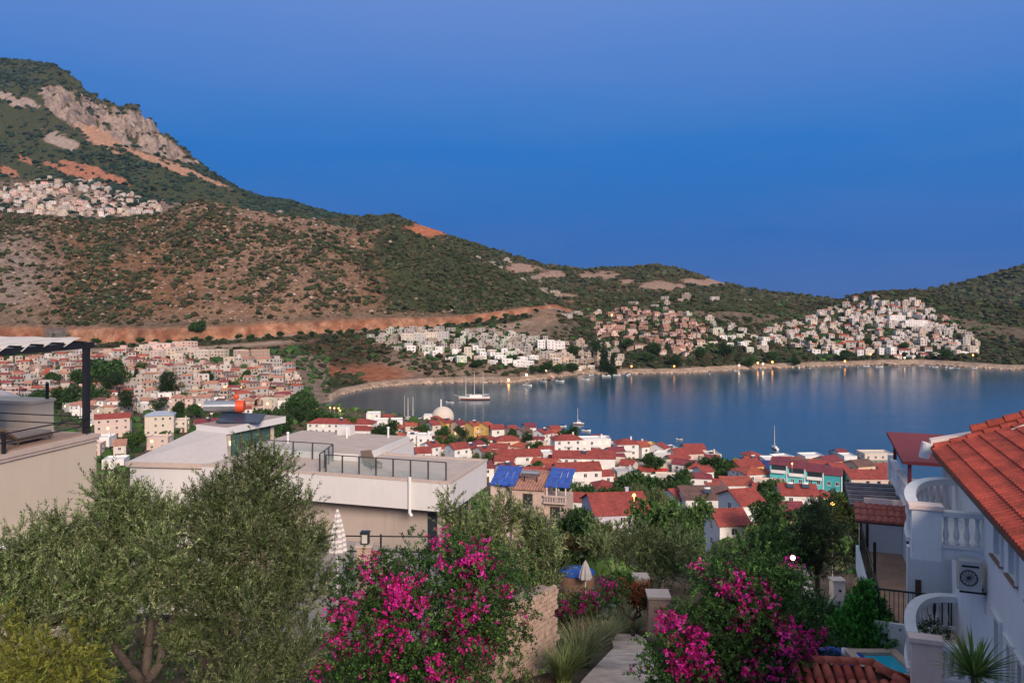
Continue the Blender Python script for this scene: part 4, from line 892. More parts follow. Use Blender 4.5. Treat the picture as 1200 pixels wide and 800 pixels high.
# ================================================================== bougainvilleas
BOUG = ((0.045, 0.11, 0.026), (0.06, 0.145, 0.032), (0.09, 0.19, 0.04), (0.034, 0.08, 0.022))
MAG = ((0.66, 0.018, 0.27), (0.50, 0.013, 0.21), (0.74, 0.04, 0.36), (0.42, 0.016, 0.12), (0.70, 0.07, 0.34))
def bougainvillea(label, foot, lobes, n, ncl, seed, hot=None, pal=BOUG, mag=MAG, bulk=1.0, name='bougainvillea', leaf=(0.07, 0.048)):
    root = empty(name, foot); tag(root, label, 'shrub')
    V, Q, C, p, ax = sprays(lobes, n, seed, length=0.34, nleaf=17, leaf=leaf, out=0.7, up=0.35, rnd=0.6, shell=(0.4, 1.08), ang=0.95, pal=pal, droop=0.25)
    link('foliage', np_mesh('foliage', V, Q, LEAF, C), root)
    rs = np.random.RandomState(seed+1); lb = []
    vis = [i for i in range(len(p)) if True]
    tries = 0
    while len(lb) < ncl and tries < 60000:
        tries += 1; i = rs.randint(len(p)); q = p[i]+ax[i]*0.28
        w = 0.25
        wp = Vector(q)+Vector(foot); uu, vv = 600+F*wp.x/wp.y, HZ+F*(EYE-wp.z)/wp.y
        if hot is not None: w = max([0.05]+[1-((uu-a)/c)**2-((vv-b)/d)**2 for a, b, c, d in hot])
        if rs.rand() > w: continue
        s = (0.10+0.13*rs.rand())*bulk
        for k in range(rs.randint(1, 4)): lb.append(tuple(q+rs.randn(3)*s*0.7)+(s, s, s*0.85))
    V2, Q2, C2, p2, a2 = sprays(lb, int(len(lb)*11), seed+2, length=0.09, nleaf=7, leaf=(0.055, 0.046), out=0.8, up=0.2, rnd=0.5, shell=(0.3, 1.05), ang=1.0, pal=mag, jit=0.2)
    link('blossoms', np_mesh('blossoms', V2, Q2, PETAL, C2), root)
    limbs(lobes, (0, 0, 0), (0, 0, 0.7), 0.07, seed, 70, p).build('stem', BARK2, root, smooth=True)
    return root
f4 = on(505, 19.5)
bougainvillea('large bougainvillea with scattered magenta blossom below the centre house', f4, px_lobes([(430, 690, 20.4, 48, 36), (495, 680, 20.4, 52, 40), (545, 655, 20.6, 32, 26), (575, 700, 20.2, 48, 46), (430, 745, 19.6, 54, 40), (505, 735, 19.4, 60, 48), (582, 742, 19.9, 34, 30), (430, 800, 19.0, 60, 40), (512, 800, 19.0, 62, 40)], f4), 3300, 290, 31,
    hot=[(430, 672, 55, 22), (425, 704, 45, 16), (470, 700, 50, 30), (555, 665, 48, 40), (540, 725, 60, 30), (520, 626, 16, 16), (560, 755, 55, 25), (400, 740, 22, 14), (390, 785, 22, 14), (450, 755, 60, 28), (530, 790, 40, 20), (600, 690, 25, 20)])
f5 = on(868, 19.0)
bougainvillea('large bougainvillea heavy with magenta blossom right of the garden path', f5, px_lobes([(860, 690, 20, 48, 40), (905, 700, 20, 42, 50), (830, 740, 19.4, 50, 40), (885, 750, 19.2, 60, 46), (790, 775, 19.0, 40, 32), (840, 800, 18.8, 66, 36), (915, 790, 18.8, 50, 36), (945, 755, 19.5, 26, 26)], f5), 3000, 300, 41,
    hot=[(808, 755, 45, 32), (865, 690, 40, 25), (875, 700, 30, 18), (800, 720, 25, 14), (815, 785, 50, 22), (875, 790, 60, 25), (930, 760, 50, 24), (905, 735, 40, 18), (960, 752, 20, 14), (880, 725, 30, 14)])
# ================================================================== retaining wall of rough stone, left of the path
wr = empty('stone_wall', (0.55, 20.5, 63.5)); tag(wr, 'rough pink stone retaining wall left of the garden path', 'wall')
rs_ = random.Random(5); mb = MB(); mb2 = MB()
a0, a1 = Vector((-1.7, 20.4, 0)), Vector((1.28, 24.6, 0)); dr = (a1-a0).normalized(); ln_ = (a1-a0).length; nr_ = Vector((dr.y, -dr.x, 0))
def wz(t): return 66.45-(t/ln_)*0.45
base_ = Vector(wr.location)
x = 0.0; cols = []
z = 61.5
row_ = 0
while z < 66.8:
    t = rs_.uniform(0, 0.2); hgt = rs_.uniform(0.13, 0.20)
    while t < ln_:
        wd = rs_.uniform(0.16, 0.36)
        if z+hgt < wz(t):
            p = a0+dr*(t+wd/2)-base_; ou = rs_.uniform(0.01, 0.06); e = 0.012
            c0 = p-dr*(wd/2-e); c1 = p+dr*(wd/2-e); vs = []
            for zz_ in (z+e, z+hgt-e):
                for c_ in (c0, c1):
                    vs += [(c_.x-nr_.x*.1, c_.y-nr_.y*.1, zz_-base_.z), (c_.x+nr_.x*(ou+rs_.uniform(-.015, .015)), c_.y+nr_.y*(ou+rs_.uniform(-.015, .015)), zz_-base_.z+rs_.uniform(-.012, .012))]
            mb.add(vs, [(0, 2, 3, 1), (4, 5, 7, 6), (0, 1, 5, 4), (2, 6, 7, 3), (1, 3, 7, 5), (0, 4, 6, 2)])
        t += wd
    z += hgt
st_ = mb.build('stones', mat('wall_stone', (0.40, 0.29, 0.23), 0.9, 0.3, 5, 0.7, 14), wr); st_['kind'] = 'stuff'
q0, q1 = a0-nr_*0.02-base_, a1-nr_*0.02-base_
core = [(q0.x, q0.y), (q1.x, q1.y), (q1.x-nr_.x*.45, q1.y-nr_.y*.45), (q0.x-nr_.x*.45, q0.y-nr_.y*.45)]
vs = [(p[0], p[1], 60.5-base_.z) for p in core]+[(core[i][0], core[i][1], wz(0 if i in (0, 3) else ln_)-0.05-base_.z) for i in range(4)]
MB().add(vs, [(0, 3, 2, 1), (4, 5, 6, 7), (0, 1, 5, 4), (1, 2, 6, 5), (2, 3, 7, 6), (3, 0, 4, 7)]).build('core', mat('wall_mortar', (0.27, 0.20, 0.165), 0.95, 0.2, 6), wr)
# ---- path
def strip(name, left, right, th, m_, lift=0.06):
    """ribbon on the land between two pixel edges"""
    P = []
    for (ua, va), (ub, vb) in zip(left, right):
        Ya, Yb = hit(ua, va, 12), hit(ub, vb, 12); pa, pb = on(ua, Ya), on(ub, Yb); pa.z += lift; pb.z += lift; P.append((pa, pb))
    mb = MB()
    for i in range(len(P)-1): mb.slab([P[i][0], P[i][1], P[i+1][1], P[i+1][0]], th)
    o = mb.build(name, m_); o['kind'] = 'structure'; return o
PATHM = mat('path_concrete', (0.60, 0.46, 0.36), 0.9, 0.35, 1.6, 0.8, 9)
strip('path', [(662, 830), (682, 800), (702, 778), (719, 760), (716, 745), (690, 733), (676, 722), (672, 708)], [(790, 830), (772, 800), (765, 778), (760, 762), (757, 750), (735, 738), (722, 724), (712, 708)], 0.25, PATHM)
# ---- ornamental grasses
def grass_clump(label, u, v, rpx, hpx, n, seed, pal, group=None):
    Y = hit(u, v, 12); p = on(u, Y); rs = np.random.RandomState(seed); R = rpx/F*Y; H = hpx/F*Y
    root = empty('grass_clump', p); tag(root, label, 'grass', group)
    nseg = 4; th = rs.rand(n)*6.28; r0 = R*0.35*np.sqrt(rs.rand(n)); b = np.stack([r0*np.cos(th), r0*np.sin(th), np.zeros(n)-0.05], 1)
    th2 = th+rs.randn(n)*0.5; reach = R*(0.4+0.9*rs.rand(n)); hh = H*(0.6+0.5*rs.rand(n)); w = 0.012+0.010*rs.rand(n)
    pts = []
    for k in range(nseg+1):
        t = k/nseg; pts.append(b+np.stack([np.cos(th2)*reach*t**1.8, np.sin(th2)*reach*t**1.8, hh*(t*1.25-0.35*t*t)], 1))
    side = np.stack([-np.sin(th2), np.cos(th2), 0*th2], 1); V = []; 
    for k in range(nseg+1): ww = (w*(1-0.85*k/nseg))[:, None]; V += [pts[k]-side*ww, pts[k]+side*ww]
    V = np.stack(V, 1).reshape(-1, 3); base = (np.arange(n)*2*(nseg+1))[:, None, None]; q = np.array([[2*k, 2*k+1, 2*k+3, 2*k+2] for k in range(nseg)])[None]
    Q = (base+q).reshape(-1, 4); pal = np.array(pal); c = np.repeat(pal[rs.randint(0, len(pal), n)]*(1+0.2*rs.randn(n, 1)), 2*(nseg+1), 0)
    link('blades', np_mesh('blades', V, Q, LEAF, np.concatenate([np.clip(c, .01, 1), np.ones((len(c), 1))], 1)), root)
    return root
STRAW = ((0.36, 0.33, 0.18), (0.26, 0.29, 0.12), (0.44, 0.37, 0.22), (0.17, 0.22, 0.08)); GRN = ((0.11, 0.18, 0.05), (0.16, 0.23, 0.07), (0.25, 0.28, 0.12))
grass_clump('green fountain grass at the foot of the pink stone wall', 660, 799, 26, 44, 520, 1, GRN)
grass_clump('pale fountain grass arching over the path, second from the stone wall', 678, 780, 34, 46, 620, 2, STRAW+GRN)
grass_clump('straw-tipped grass clump at the bend of the path', 700, 760, 26, 36, 480, 3, STRAW)
grass_clump('small green grass tuft behind the path bend', 712, 750, 20, 28, 320, 4, GRN)
grass_clump('dry straw grass mound right of the upper path', 735, 742, 34, 34, 520, 5, STRAW)
grass_clump('green grass tuft below the pale stone pier', 771, 728, 22, 24, 320, 6, GRN)
# ================================================================== right-hand house with balustraded balconies
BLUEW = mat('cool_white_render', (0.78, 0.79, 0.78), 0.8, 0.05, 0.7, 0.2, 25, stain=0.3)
LAMPWARMW = mat('lamp_tinted_white_render', (0.80, 0.63, 0.54), 0.8, 0.05, 0.7, 0.2, 25, stain=0.25)  # warm white; lamp glow on the lower balcony is mixed into this colour
RB = 61.5; AX = math.radians(-19.5)
H = empty('balcony_house', (10.06, 17.0, RB), AX); tag(H, 'white house with red tiled roof and two balustraded balconies, right edge', 'house')
rz_ = lambda z: z-RB
WINS = [(-1.65, -0.9, 69.75, 70.5), (-2.75, -2.1, 69.75, 70.5), (-4.2, -3.5, 69.75, 70.5), (-1.55, -0.95, 66.5, 68.55), (-2.45, -1.95, 66.5, 68.45), (-3.2, -2.75, 66.5, 68.45)]
# wall with real openings
ys = sorted(set([-9.0, 3.6]+[y for w in WINS for y in w[:2]])); zs = sorted(set([RB-1, 70.86]+[z for w in WINS for z in w[2:]]))
mb = MB()
def hole(y, z): return any(a < y < b and c < z < d for a, b, c, d in WINS)
for i in range(len(ys)-1):
    for j in range(len(zs)-1):
        if not hole((ys[i]+ys[i+1])/2, (zs[j]+zs[j+1])/2):
            mb.add([(0, ys[i], rz_(zs[j])), (0, ys[i+1], rz_(zs[j])), (0, ys[i+1], rz_(zs[j+1])), (0, ys[i], rz_(zs[j+1]))], [(0, 1, 2, 3)])
for a, b, c, d in WINS:
    c, d = rz_(c), rz_(d); t = 0.22
    mb.add([(0, a, c), (0, b, c), (0, b, d), (0, a, d), (t, a, c), (t, b, c), (t, b, d), (t, a, d)], [(0, 1, 5, 4), (1, 2, 6, 5), (2, 3, 7, 6), (3, 0, 4, 7)])
mb.box(0.25, 6.8, -9.0, 3.6, -1, rz_(70.86)); mb.add([(0, 3.6, -1), (.25, 3.6, -1), (.25, 3.6, rz_(70.86)), (0, 3.6, rz_(70.86))], [(0, 1, 2, 3)])
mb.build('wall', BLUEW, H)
SILL = mat('brown_sill', (0.28, 0.17, 0.12), 0.7, 0.15)
for a, b, c, d in WINS:
    w = MB().box(0.15, 0.24, a+.001, b-.001, rz_(c)+.001, rz_(d)-.001, 0).box(0.12, 0.149, (a+b)/2-.03, (a+b)/2+.03, rz_(c)+.06, rz_(d)-.06, 1).box(0.12, 0.149, a+.002, a+.06, rz_(c)+.06, rz_(d)-.06, 1).box(0.12, 0.149, b-.06, b-.002, rz_(c)+.06, rz_(d)-.06, 1).build('window', [GLASS, FRAMEW], H)
    MB().box(-0.07, 0.118, a-.05, b+.05, rz_(c)-.05, rz_(c)-.003).build('sill', SILL, w)
    MB().box(-0.05, -.003, a-.09, a-.01, rz_(c), rz_(d)+.09).box(-0.05, -.003, a-.008, b+.09, rz_(d)+.005, rz_(d)+.09).build('surround', FRAMEW, w)
# balusters
def baluster_mesh(h, m_):
    pr = [(0.055, 0), (0.055, 0.06), (0.035, 0.09), (0.06, 0.24), (0.062, 0.34), (0.036, 0.60), (0.034, 0.80), (0.052, 0.84), (0.034, 0.88), (0.055, 0.94), (0.055, 1.0)]
    return MB().lathe([(r, z*h) for r, z in pr], n=9).mesh('baluster', m_, True)
def balcony(zf, wallm, rail_m, col_down):
    """half-round balcony: floor height zf"""
    B = MB(); R = 1.35; n = 18
    arc = [(-R*math.cos(t)**0.8, 0.25+2.75*math.sin(t)) for t in [i/n*math.pi/2 for i in range(n+1)]]
    plan = [(0.02, 0)]+[(-R, 0)]+arc+[(0.02, 3.0)]
    B.prism(plan[::-1], rz_(zf)-0.24, rz_(zf)); bo = B.build('balcony', wallm, H)
    bm_ = baluster_mesh(0.60, rail_m)
    # near side: solid pier, baluster panel, rails
    MB().box(-R-.03, -0.80, -.05, 0.20, rz_(zf)-0.30, rz_(zf)+0.80).build('pier', wallm, bo)
    MB().box(-R-.09, -0.76, -.10, 0.26, rz_(zf)+0.803, rz_(zf)+0.90).build('pier_coping', LAMPWARMW, bo)
    MB().box(-.795, 0.0, -.03, 0.15, rz_(zf)+0.003, rz_(zf)+0.08).box(-.795, 0.0, -.05, 0.17, rz_(zf)+0.69, rz_(zf)+0.79).build('panel_rails', rail_m, bo)
    for k in range(4): link('baluster', bm_, bo, (-0.70+k*0.2, 0.06, rz_(zf)+0.085))
    # curved side
    inner = []
    for i in range(n+1):
        x, y = arc[i]; k = max(0, i-1), min(n, i+1); d = Vector((arc[k[1]][0]-arc[k[0]][0], arc[k[1]][1]-arc[k[0]][1], 0)).normalized(); nn = Vector((-d.y, d.x, 0))
        inner.append((Vector((x, y, 0))+nn*0.10, Vector((x, y, 0))-nn*0.14))
    for z0, z1, s in ((0.75, 0.90, 'curved_rail'), (0.003, 0.09, 'curved_plinth')):
        cv = MB()
        for i in range(n):
            (a, b), (c, d) = inner[i], inner[i+1]
            q = [a, b, d, c]; vs = [(p.x, p.y, rz_(zf)+z0) for p in q]+[(p.x, p.y, rz_(zf)+z1) for p in q]
            cv.add(vs, [(0, 3, 2, 1), (4, 5, 6, 7), (0, 1, 5, 4), (1, 2, 6, 5), (2, 3, 7, 6), (3, 0, 4, 7)])
        cv.build(s, rail_m, bo)
    cm_ = baluster_mesh(0.655, rail_m)
    L_ = [0]
    for i in range(n): L_.append(L_[-1]+math.dist(arc[i], arc[i+1]))
    s = 0.22
    while s < L_[-1]-0.1:
        i = min(int(np.searchsorted(L_, s))-1, n-1); t = (s-L_[i])/(L_[i+1]-L_[i]); link('baluster', cm_, bo, (arc[i][0]*(1-t)+arc[i+1][0]*t+0.0, arc[i][1]*(1-t)+arc[i+1][1]*t, rz_(zf)+0.092)); s += 0.195
    return bo
balcony(69.52, BLUEW, FRAMEW, True); balcony(66.62, LAMPWARMW, FRAMEW, False)
MB().box(-1.36, -0.80, -.04, 0.30, -1, rz_(66.30)).build('column', LAMPWARMW, H)
# roof: joined pantiles over the slope, ridge barrels, fascia
RED1 = mat('red_pantile', (0.31, 0.048, 0.028), 0.75, 0.45, 1.6, 0.4, 25, stain=0.35)
slope = math.tan(math.radians(21)); mb = MB(); xs = np.arange(-0.42, 4.6, 0.36)
ycount = np.arange(-9.2, 3.95, 0.19)
for i, x in enumerate(xs):
    z0 = 70.92+(x+0.42)*slope; z1 = 70.92+(x+0.42+0.40)*slope
    for y in ycount:
        vs = []
        for xx, zz_ in ((x, z0+0.05), (x+0.40, z1+0.012)):
            for yy, h_ in ((0, 0), (0.045, 0.032), (0.09, 0.04), (0.135, 0.022), (0.19, 0)): vs.append((xx, y+yy, rz_(zz_)+h_))
        mb.add(vs, [(k, k+1, 6+k, 5+k) for k in range(4)])
        mb.add([(x, y, rz_(z0)+0.0), (x, y+.19, rz_(z0)), (x, y+.19, rz_(z0)+.05), (x, y+.135, rz_(z0)+.072), (x, y+.09, rz_(z0)+.09), (x, y+.045, rz_(z0)+.082), (x, y, rz_(z0)+.05)], [(0, 1, 2, 3, 4, 5, 6)])
me_ = mb.mesh('roof_tiles', RED1); ro = empty('roof', (0, 0, 0), 0, H); tl = link('tile_courses', me_, ro); tl['kind'] = 'stuff'
MB().slab([(-0.40, -9.2, rz_(70.90)), (4.6, -9.2, rz_(70.90)+5.0*slope), (4.6, 3.9, rz_(70.90)+5.0*slope), (-0.40, 3.9, rz_(70.90))], 0.10).build('roof_deck', FRAMEB, ro)
MB().slab([(-0.30, -9.2, rz_(70.79)), (0.3, -9.2, rz_(70.79)), (0.3, 3.7, rz_(70.79)), (-0.30, 3.7, rz_(70.79))], 0.06).build('soffit', FRAMEB, ro)
for k in range(13):          # barrel tiles along the far verge
    x = -0.35+k*0.38; MB().tube((x, 3.92, rz_(70.95)+(x+0.42)*slope+0.02), (x+0.42, 3.92, rz_(70.95)+(x+0.82)*slope), 0.12, 0.10, n=10).build('ridge_tile', RED1, ro)
for k in range(11):
    x = 0.55+k*0.38; MB().tube((x, 4.25, rz_(71.08)+(x+0.42)*slope+0.02), (x+0.42, 4.25, rz_(71.08)+(x+0.82)*slope), 0.12, 0.10, n=10).build('ridge_tile', RED1, ro)
MB().slab([(-0.35, 4.45, rz_(71.10)), (1.1, 4.45, rz_(71.46)), (1.1, 4.8, rz_(71.46)), (-0.35, 4.8, rz_(71.10))], 0.14).build('verge_flashing', LAMPWARMW, ro)
MB().add([(1.3, 3.2, rz_(71.5)), (3.6, 2.2, rz_(72.2)), (3.6, 3.5, rz_(72.75)), (1.3, 3.5, rz_(71.65)), (3.6, 3.5, rz_(72.0)), (1.3, 3.5, rz_(71.3))], [(0, 1, 2, 3), (3, 2, 4, 5), (0, 3, 5), (1, 4, 2), (0, 5, 4, 1)]).build('dormer_cheek', LAMPWARMW, ro)
mb = MB(); mb.tube((-0.52, 4.5, rz_(70.62)), (-0.44, 4.5, rz_(71.02)), 0.13, n=12); mb.tube((-0.45, 4.5, rz_(70.8)), (-0.2, 4.45, rz_(70.83)), 0.07, n=8); mb.build('flue', FRAMEW, H)
# air conditioners
def ac_unit(x, y, z, label, rot=0.0):
    p = H.matrix_basis @ Vector((x, y, rz_(z))); r = empty('air_conditioner', p, AX+rot); tag(r, label, 'air conditioner')
    AC = mat('ac_grey', (0.50, 0.49, 0.47), 0.5, 0.08); MB().box(-.21, .21, -.15, .15, 0, .62).build('case', AC, r)
    mb = MB()
    for k in range(9): mb.tube((0.21*0.98*math.cos(k*.7)*.8-.03, -.155, .28+.2*math.sin(k*.7)), (-.03, -.155, .28), .008, n=4)
    mb.lathe([(0.15, 0), (0.17, 0.005), (0.17, .012), (0.15, .014)], n=14)
    g = MB(); 
    for k in range(14): t = k/14*2*math.pi; t2 = (k+1)/14*2*math.pi; g.tube((-.03+.16*math.cos(t), -.158, .28+.16*math.sin(t)), (-.03+.16*math.cos(t2), -.158, .28+.16*math.sin(t2)), .012, n=5)
    for k in range(6): t = k/6*math.pi; g.tube((-.03+.155*math.cos(t), -.157, .28+.155*math.sin(t)), (-.03-.155*math.cos(t), -.157, .28-.155*math.sin(t)), .006, n=4)
    g.build('fan_grille', IRON, r); MB().box(-.16, .16, -.156, -.151, .5, .54).build('vent', IRON, r)
    MB().tube((.21, .05, .1), (.30, .05, .05), .03).tube((.30, .05, .05), (.31, .05, -.5), .025).build('pipe', FRAMEW, r)
    MB().box(-.2, .3, -.13, -.09, -.05, -.003).box(-.2, .3, .09, .13, -.05, -.003).build('bracket', IRON, r)
    return r
ac_unit(-0.32, -0.28, 68.78, 'grey air conditioner hung under the upper balcony of the right house'); ac_unit(-0.36, 0.30, 66.68, 'grey air conditioner standing on the lower balcony floor')
# potted plant tangle on the lower balcony
pp = H.matrix_basis @ Vector((-0.75, 1.5, rz_(66.625))); 
pl = tree('potted_shrub', 'dark potted shrub behind the balusters of the lower balcony', pp, [(0, 0, 0.45, .28, .28, .25)], (0, 0, 0.3), 0.02, 77, 90, cat='shrub', length=0.14, nleaf=10, leaf=(0.06, 0.03), pal=DKGREEN, twigs=8, bark=BARK2)
MB().lathe([(0.10, 0), (0.14, 0.22), (0.15, 0.24), (0.13, 0.24)], n=12).build('pot', mat('terracotta', (0.33, 0.12, 0.07), 0.8), pl)
# spiky palm in front of the lower balcony
def spiky(label, loc, n, length, seed, width=0.03, pal=GRN, up=0.5, name='yucca', trunk=0.0):
    rs = np.random.RandomState(seed); root = empty(name, loc); tag(root, label, 'plant'); nseg = 4
    d = unit(np.stack([rs.randn(n), rs.randn(n), np.abs(rs.randn(n))*0.6+up], 1)); L = length*(0.6+0.5*rs.rand(n)); sd = unit(np.cross(d, (0, 0, 1.0))); V = []
    for k in range(nseg+1):
        t = k/nseg; c = d*(L*t)[:, None]+np.array((0, 0, trunk)); c[:, 2] -= 0.28*L*t*t*(1-0.6*d[:, 2]); w = width*(0.35+math.sin(min(t*3, 1.57)))*(1-t)**0.7; V += [c-sd*w, c+sd*w]
    V = np.stack(V, 1).reshape(-1, 3); Q = ((np.arange(n)*2*(nseg+1))[:, None, None]+np.array([[2*k, 2*k+1, 2*k+3, 2*k+2] for k in range(nseg)])[None]).reshape(-1, 4)
    pal = np.array(pal); c = np.repeat(pal[rs.randint(0, len(pal), n)]*(1+0.2*rs.randn(n, 1)), 2*(nseg+1), 0)
    link('fronds', np_mesh('fronds', V, Q, LEAF, np.concatenate([np.clip(c, .01, 1), np.ones((len(c), 1))], 1)), root)
    MB().path([(0, 0, -0.5), (0.02, 0, trunk*0.5), (0, 0, trunk+0.05)], [0.09, 0.08, 0.06], 8).build('trunk', BARK2, root)
    return root
sp = at(1142, 792, 14.2); g_ = on(1142, 14.2)
spiky('spiky green palm rising in front of the lower balcony', (sp.x, 14.2, g_.z), 150, 0.95, 5, 0.022, ((0.17, 0.30, 0.06), (0.24, 0.36, 0.09), (0.13, 0.22, 0.05)), 0.55, 'palm', sp.z-g_.z)

# ================================================================== next house along: pavilion roof, walkway, pergola
G = empty('walkway_house', (10.06, 17.0, RB), AX); tag(G, 'pale house with dark red flat roof and tiled walkway behind the balconies', 'house')
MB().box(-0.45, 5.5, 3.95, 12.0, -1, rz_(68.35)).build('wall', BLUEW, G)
MB().box(-0.60, 5.5, 3.9, 12.1, rz_(68.353), rz_(68.45)).build('terrace_slab', LAMPWARMW, G)
mb = MB(); mb.box(-0.62, -0.42, 4.6, 11.9, rz_(69.12), rz_(69.22)); mb.box(-0.60, -0.44, 4.6, 11.9, rz_(68.453), rz_(68.53)); mb.build('parapet_rail', FRAMEW, G)
bm2 = baluster_mesh(0.585, FRAMEW)
y = 4.85
while y < 11.8:
    link('baluster', bm2, G, (-0.52, y, rz_(68.532))); y += 0.22
for y in (4.62, 7.0, 9.4, 11.8): MB().box(-0.66, -0.40, y-.13, y+.13, rz_(68.452), rz_(69.30)).build('pier', BLUEW, G)
DKRED = mat('dark_red_sheet', (0.17, 0.028, 0.032), 0.75, 0.1, 1.0, 0.15, 8)
MB().slab([(-0.75, 7.0, rz_(70.02)), (4.2, 7.0, rz_(70.02)), (4.2, 11.3, rz_(70.20)), (-0.75, 11.3, rz_(70.20))], 0.10).build('pavilion_roof', DKRED, G)
for x, y in ((-0.52, 7.3), (-0.52, 11.0), (3.8, 11.0)): MB().box(x-.05, x+.05, y-.05, y+.05, rz_(69.3), rz_(69.96)).build('pavilion_post', DKRED, G)
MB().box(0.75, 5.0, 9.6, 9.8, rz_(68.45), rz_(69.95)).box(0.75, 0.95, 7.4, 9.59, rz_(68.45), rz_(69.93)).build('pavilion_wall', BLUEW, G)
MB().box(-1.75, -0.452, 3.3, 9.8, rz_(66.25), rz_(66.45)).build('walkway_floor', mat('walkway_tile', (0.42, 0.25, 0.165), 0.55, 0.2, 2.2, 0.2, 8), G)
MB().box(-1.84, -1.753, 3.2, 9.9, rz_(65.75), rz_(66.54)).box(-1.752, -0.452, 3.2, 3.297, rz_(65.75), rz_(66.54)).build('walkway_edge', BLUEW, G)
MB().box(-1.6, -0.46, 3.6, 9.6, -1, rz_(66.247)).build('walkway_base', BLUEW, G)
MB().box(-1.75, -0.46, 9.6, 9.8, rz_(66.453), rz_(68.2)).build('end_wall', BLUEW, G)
mb = MB()
for y in np.arange(3.35, 9.6, 0.11): mb.box(-1.735, -1.72, y-.008, y+.008, rz_(66.46), rz_(67.33))
for x in np.arange(-1.7, -0.45, 0.11): mb.box(x-.008, x+.008, 3.33, 3.345, rz_(66.46), rz_(67.33))
mb.box(-1.75, -1.705, 3.3, 9.6, rz_(67.331), rz_(67.37)); mb.box(-1.70, 1.3, 3.315, 3.36, rz_(67.331), rz_(67.37)); mb.box(-1.75, -1.705, 3.36, 9.6, rz_(66.53), rz_(66.55)); mb.build('walkway_railing', IRON, G)
mb = MB()
for x in np.arange(-0.40, 1.2, 0.07): mb.box(x-.014, x+.014, 3.322, 3.35, rz_(66.46), rz_(67.33))
mb.box(-0.5, -0.4, 3.30, 3.37, rz_(66.3), rz_(67.4)); mb.build('side_railing', mat('navy_metal', (0.02, 0.035, 0.055), 0.5), G)
for x, y in ((-1.72, 4.6), (-1.72, 6.95), (-1.72, 9.4), (-0.6, 6.95)): MB().box(x-.04, x+.04, y-.04, y+.04, rz_(66.46), rz_(68.2)).build('post', IRON, G)
DSLAT = mat('weathered_slat', (0.12, 0.10, 0.10), 0.8, 0.35, 4)
for k in range(11):
    y = 7.85+k*0.29; MB().slab([(-2.15, y, rz_(68.42)), (-0.62, y, rz_(68.47)), (-0.62, y+0.17, rz_(68.46)), (-2.15, y+0.17, rz_(68.41))], 0.06).build('pergola_slat', DSLAT if k % 2 else mat('pale_slat', (0.22, 0.20, 0.20), 0.8, 0.35, 4), G)
MB().bar((-2.1, 7.8, rz_(68.36)), (-2.1, 11.0, rz_(68.36)), .06, .09).build('pergola_beam', DSLAT, G); MB().bar((-0.68, 7.8, rz_(68.38)), (-0.68, 11.0, rz_(68.38)), .06, .09).build('pergola_beam', DSLAT, G)
MB().box(-0.98, -0.453, 3.96, 4.2, rz_(66.46), rz_(68.34)).build('wing_wall', BLUEW, G)
MB().box(-0.80, -0.66, 3.93, 3.957, rz_(67.0), rz_(67.5)).build('slit_window', FRAMEB, G)
MB().box(-1.75, -0.62, 7.70, 7.78, rz_(68.46), rz_(68.66)).build('parapet_beam', LAMPWARMW, G)
OLDRED = mat('weathered_red_tile', (0.30, 0.085, 0.065), 0.8, 0.35, 4, 0.5, 20)
for i in range(8):
    for j in range(3):
        x = -2.05+i*0.19; y0 = 6.80+j*0.30; zz_ = 68.16+j*0.105
        mb = MB(); vs = []
        for yy, dz in ((0, 0.035), (0.34, 0.12)):
            for xx, h_ in ((0, 0), (.045, .03), (.095, .04), (.145, .03), (.188, 0)): vs.append((x+xx, y0+yy, rz_(zz_)+dz+h_))
        mb.add(vs, [(k, k+1, 6+k, 5+k) for k in range(4)]).add([vs[0], vs[1], vs[2], vs[3], vs[4], (x+.188, y0, rz_(zz_)), (x, y0, rz_(zz_))], [(0, 1, 2, 3, 4, 5, 6)]); mb.build('tile', OLDRED, G)
MB().slab([(-2.06, 6.84, rz_(68.15)), (-0.52, 6.84, rz_(68.15)), (-0.52, 7.72, rz_(68.46)), (-2.06, 7.72, rz_(68.46))], 0.06).build('tile_board', FRAMEB, G)
lp = G.matrix_basis @ Vector((-0.78, 9.52, rz_(67.75))); r_ = empty('wall_lantern', lp); tag(r_, 'dark red lantern hanging on the walkway end wall', 'lantern'); MB().lathe([(0.03, -0.28), (0.08, -0.22), (0.09, 0.05), (0.05, 0.15), (0.02, 0.2)], n=8).build('body', DKRED, r_); MB().tube((0, 0, .19), (0, .09, .3), .012).build('hook', IRON, r_)
# ================================================================== tiled garden roof at the bottom edge
K = empty('garden_pavilion', (7.45, 18.6, 64.05), math.radians(-6)); tag(K, 'small garden pavilion with red barrel-tiled hip roof at the bottom edge', 'pavilion')
BAR = mat('barrel_tile', (0.36, 0.065, 0.045), 0.75, 0.3, 3.5, 0.35, 20); BAR2 = mat('barrel_tile_pale', (0.44, 0.11, 0.075), 0.75, 0.3, 3.5, 0.35, 20)
def barrel(L, r=0.105):
    vs = []; n = 7
    for y, k in ((0, 1.0), (L, 0.86)):
        for i in range(n): t = math.pi*i/(n-1); vs.append((r*k*math.cos(t), y, r*k*math.sin(t)*0.9))
    for y, k in ((0, 0.86), (L, 0.74)):
        for i in range(n): t = math.pi*i/(n-1); vs.append((r*k*math.cos(t), y, r*k*math.sin(t)*0.9-0.004))
    fs = [(i, i+1, n+i+1, n+i) for i in range(n-1)]+[(2*n+i, 2*n+i+1, i+1, i) for i in range(n-1)]
    return MB().add(vs, fs)
bt = [barrel(0.42).mesh('tile', m_, True) for m_ in (BAR, BAR2)]
pz = 2.42; pitch = math.atan(0.42)
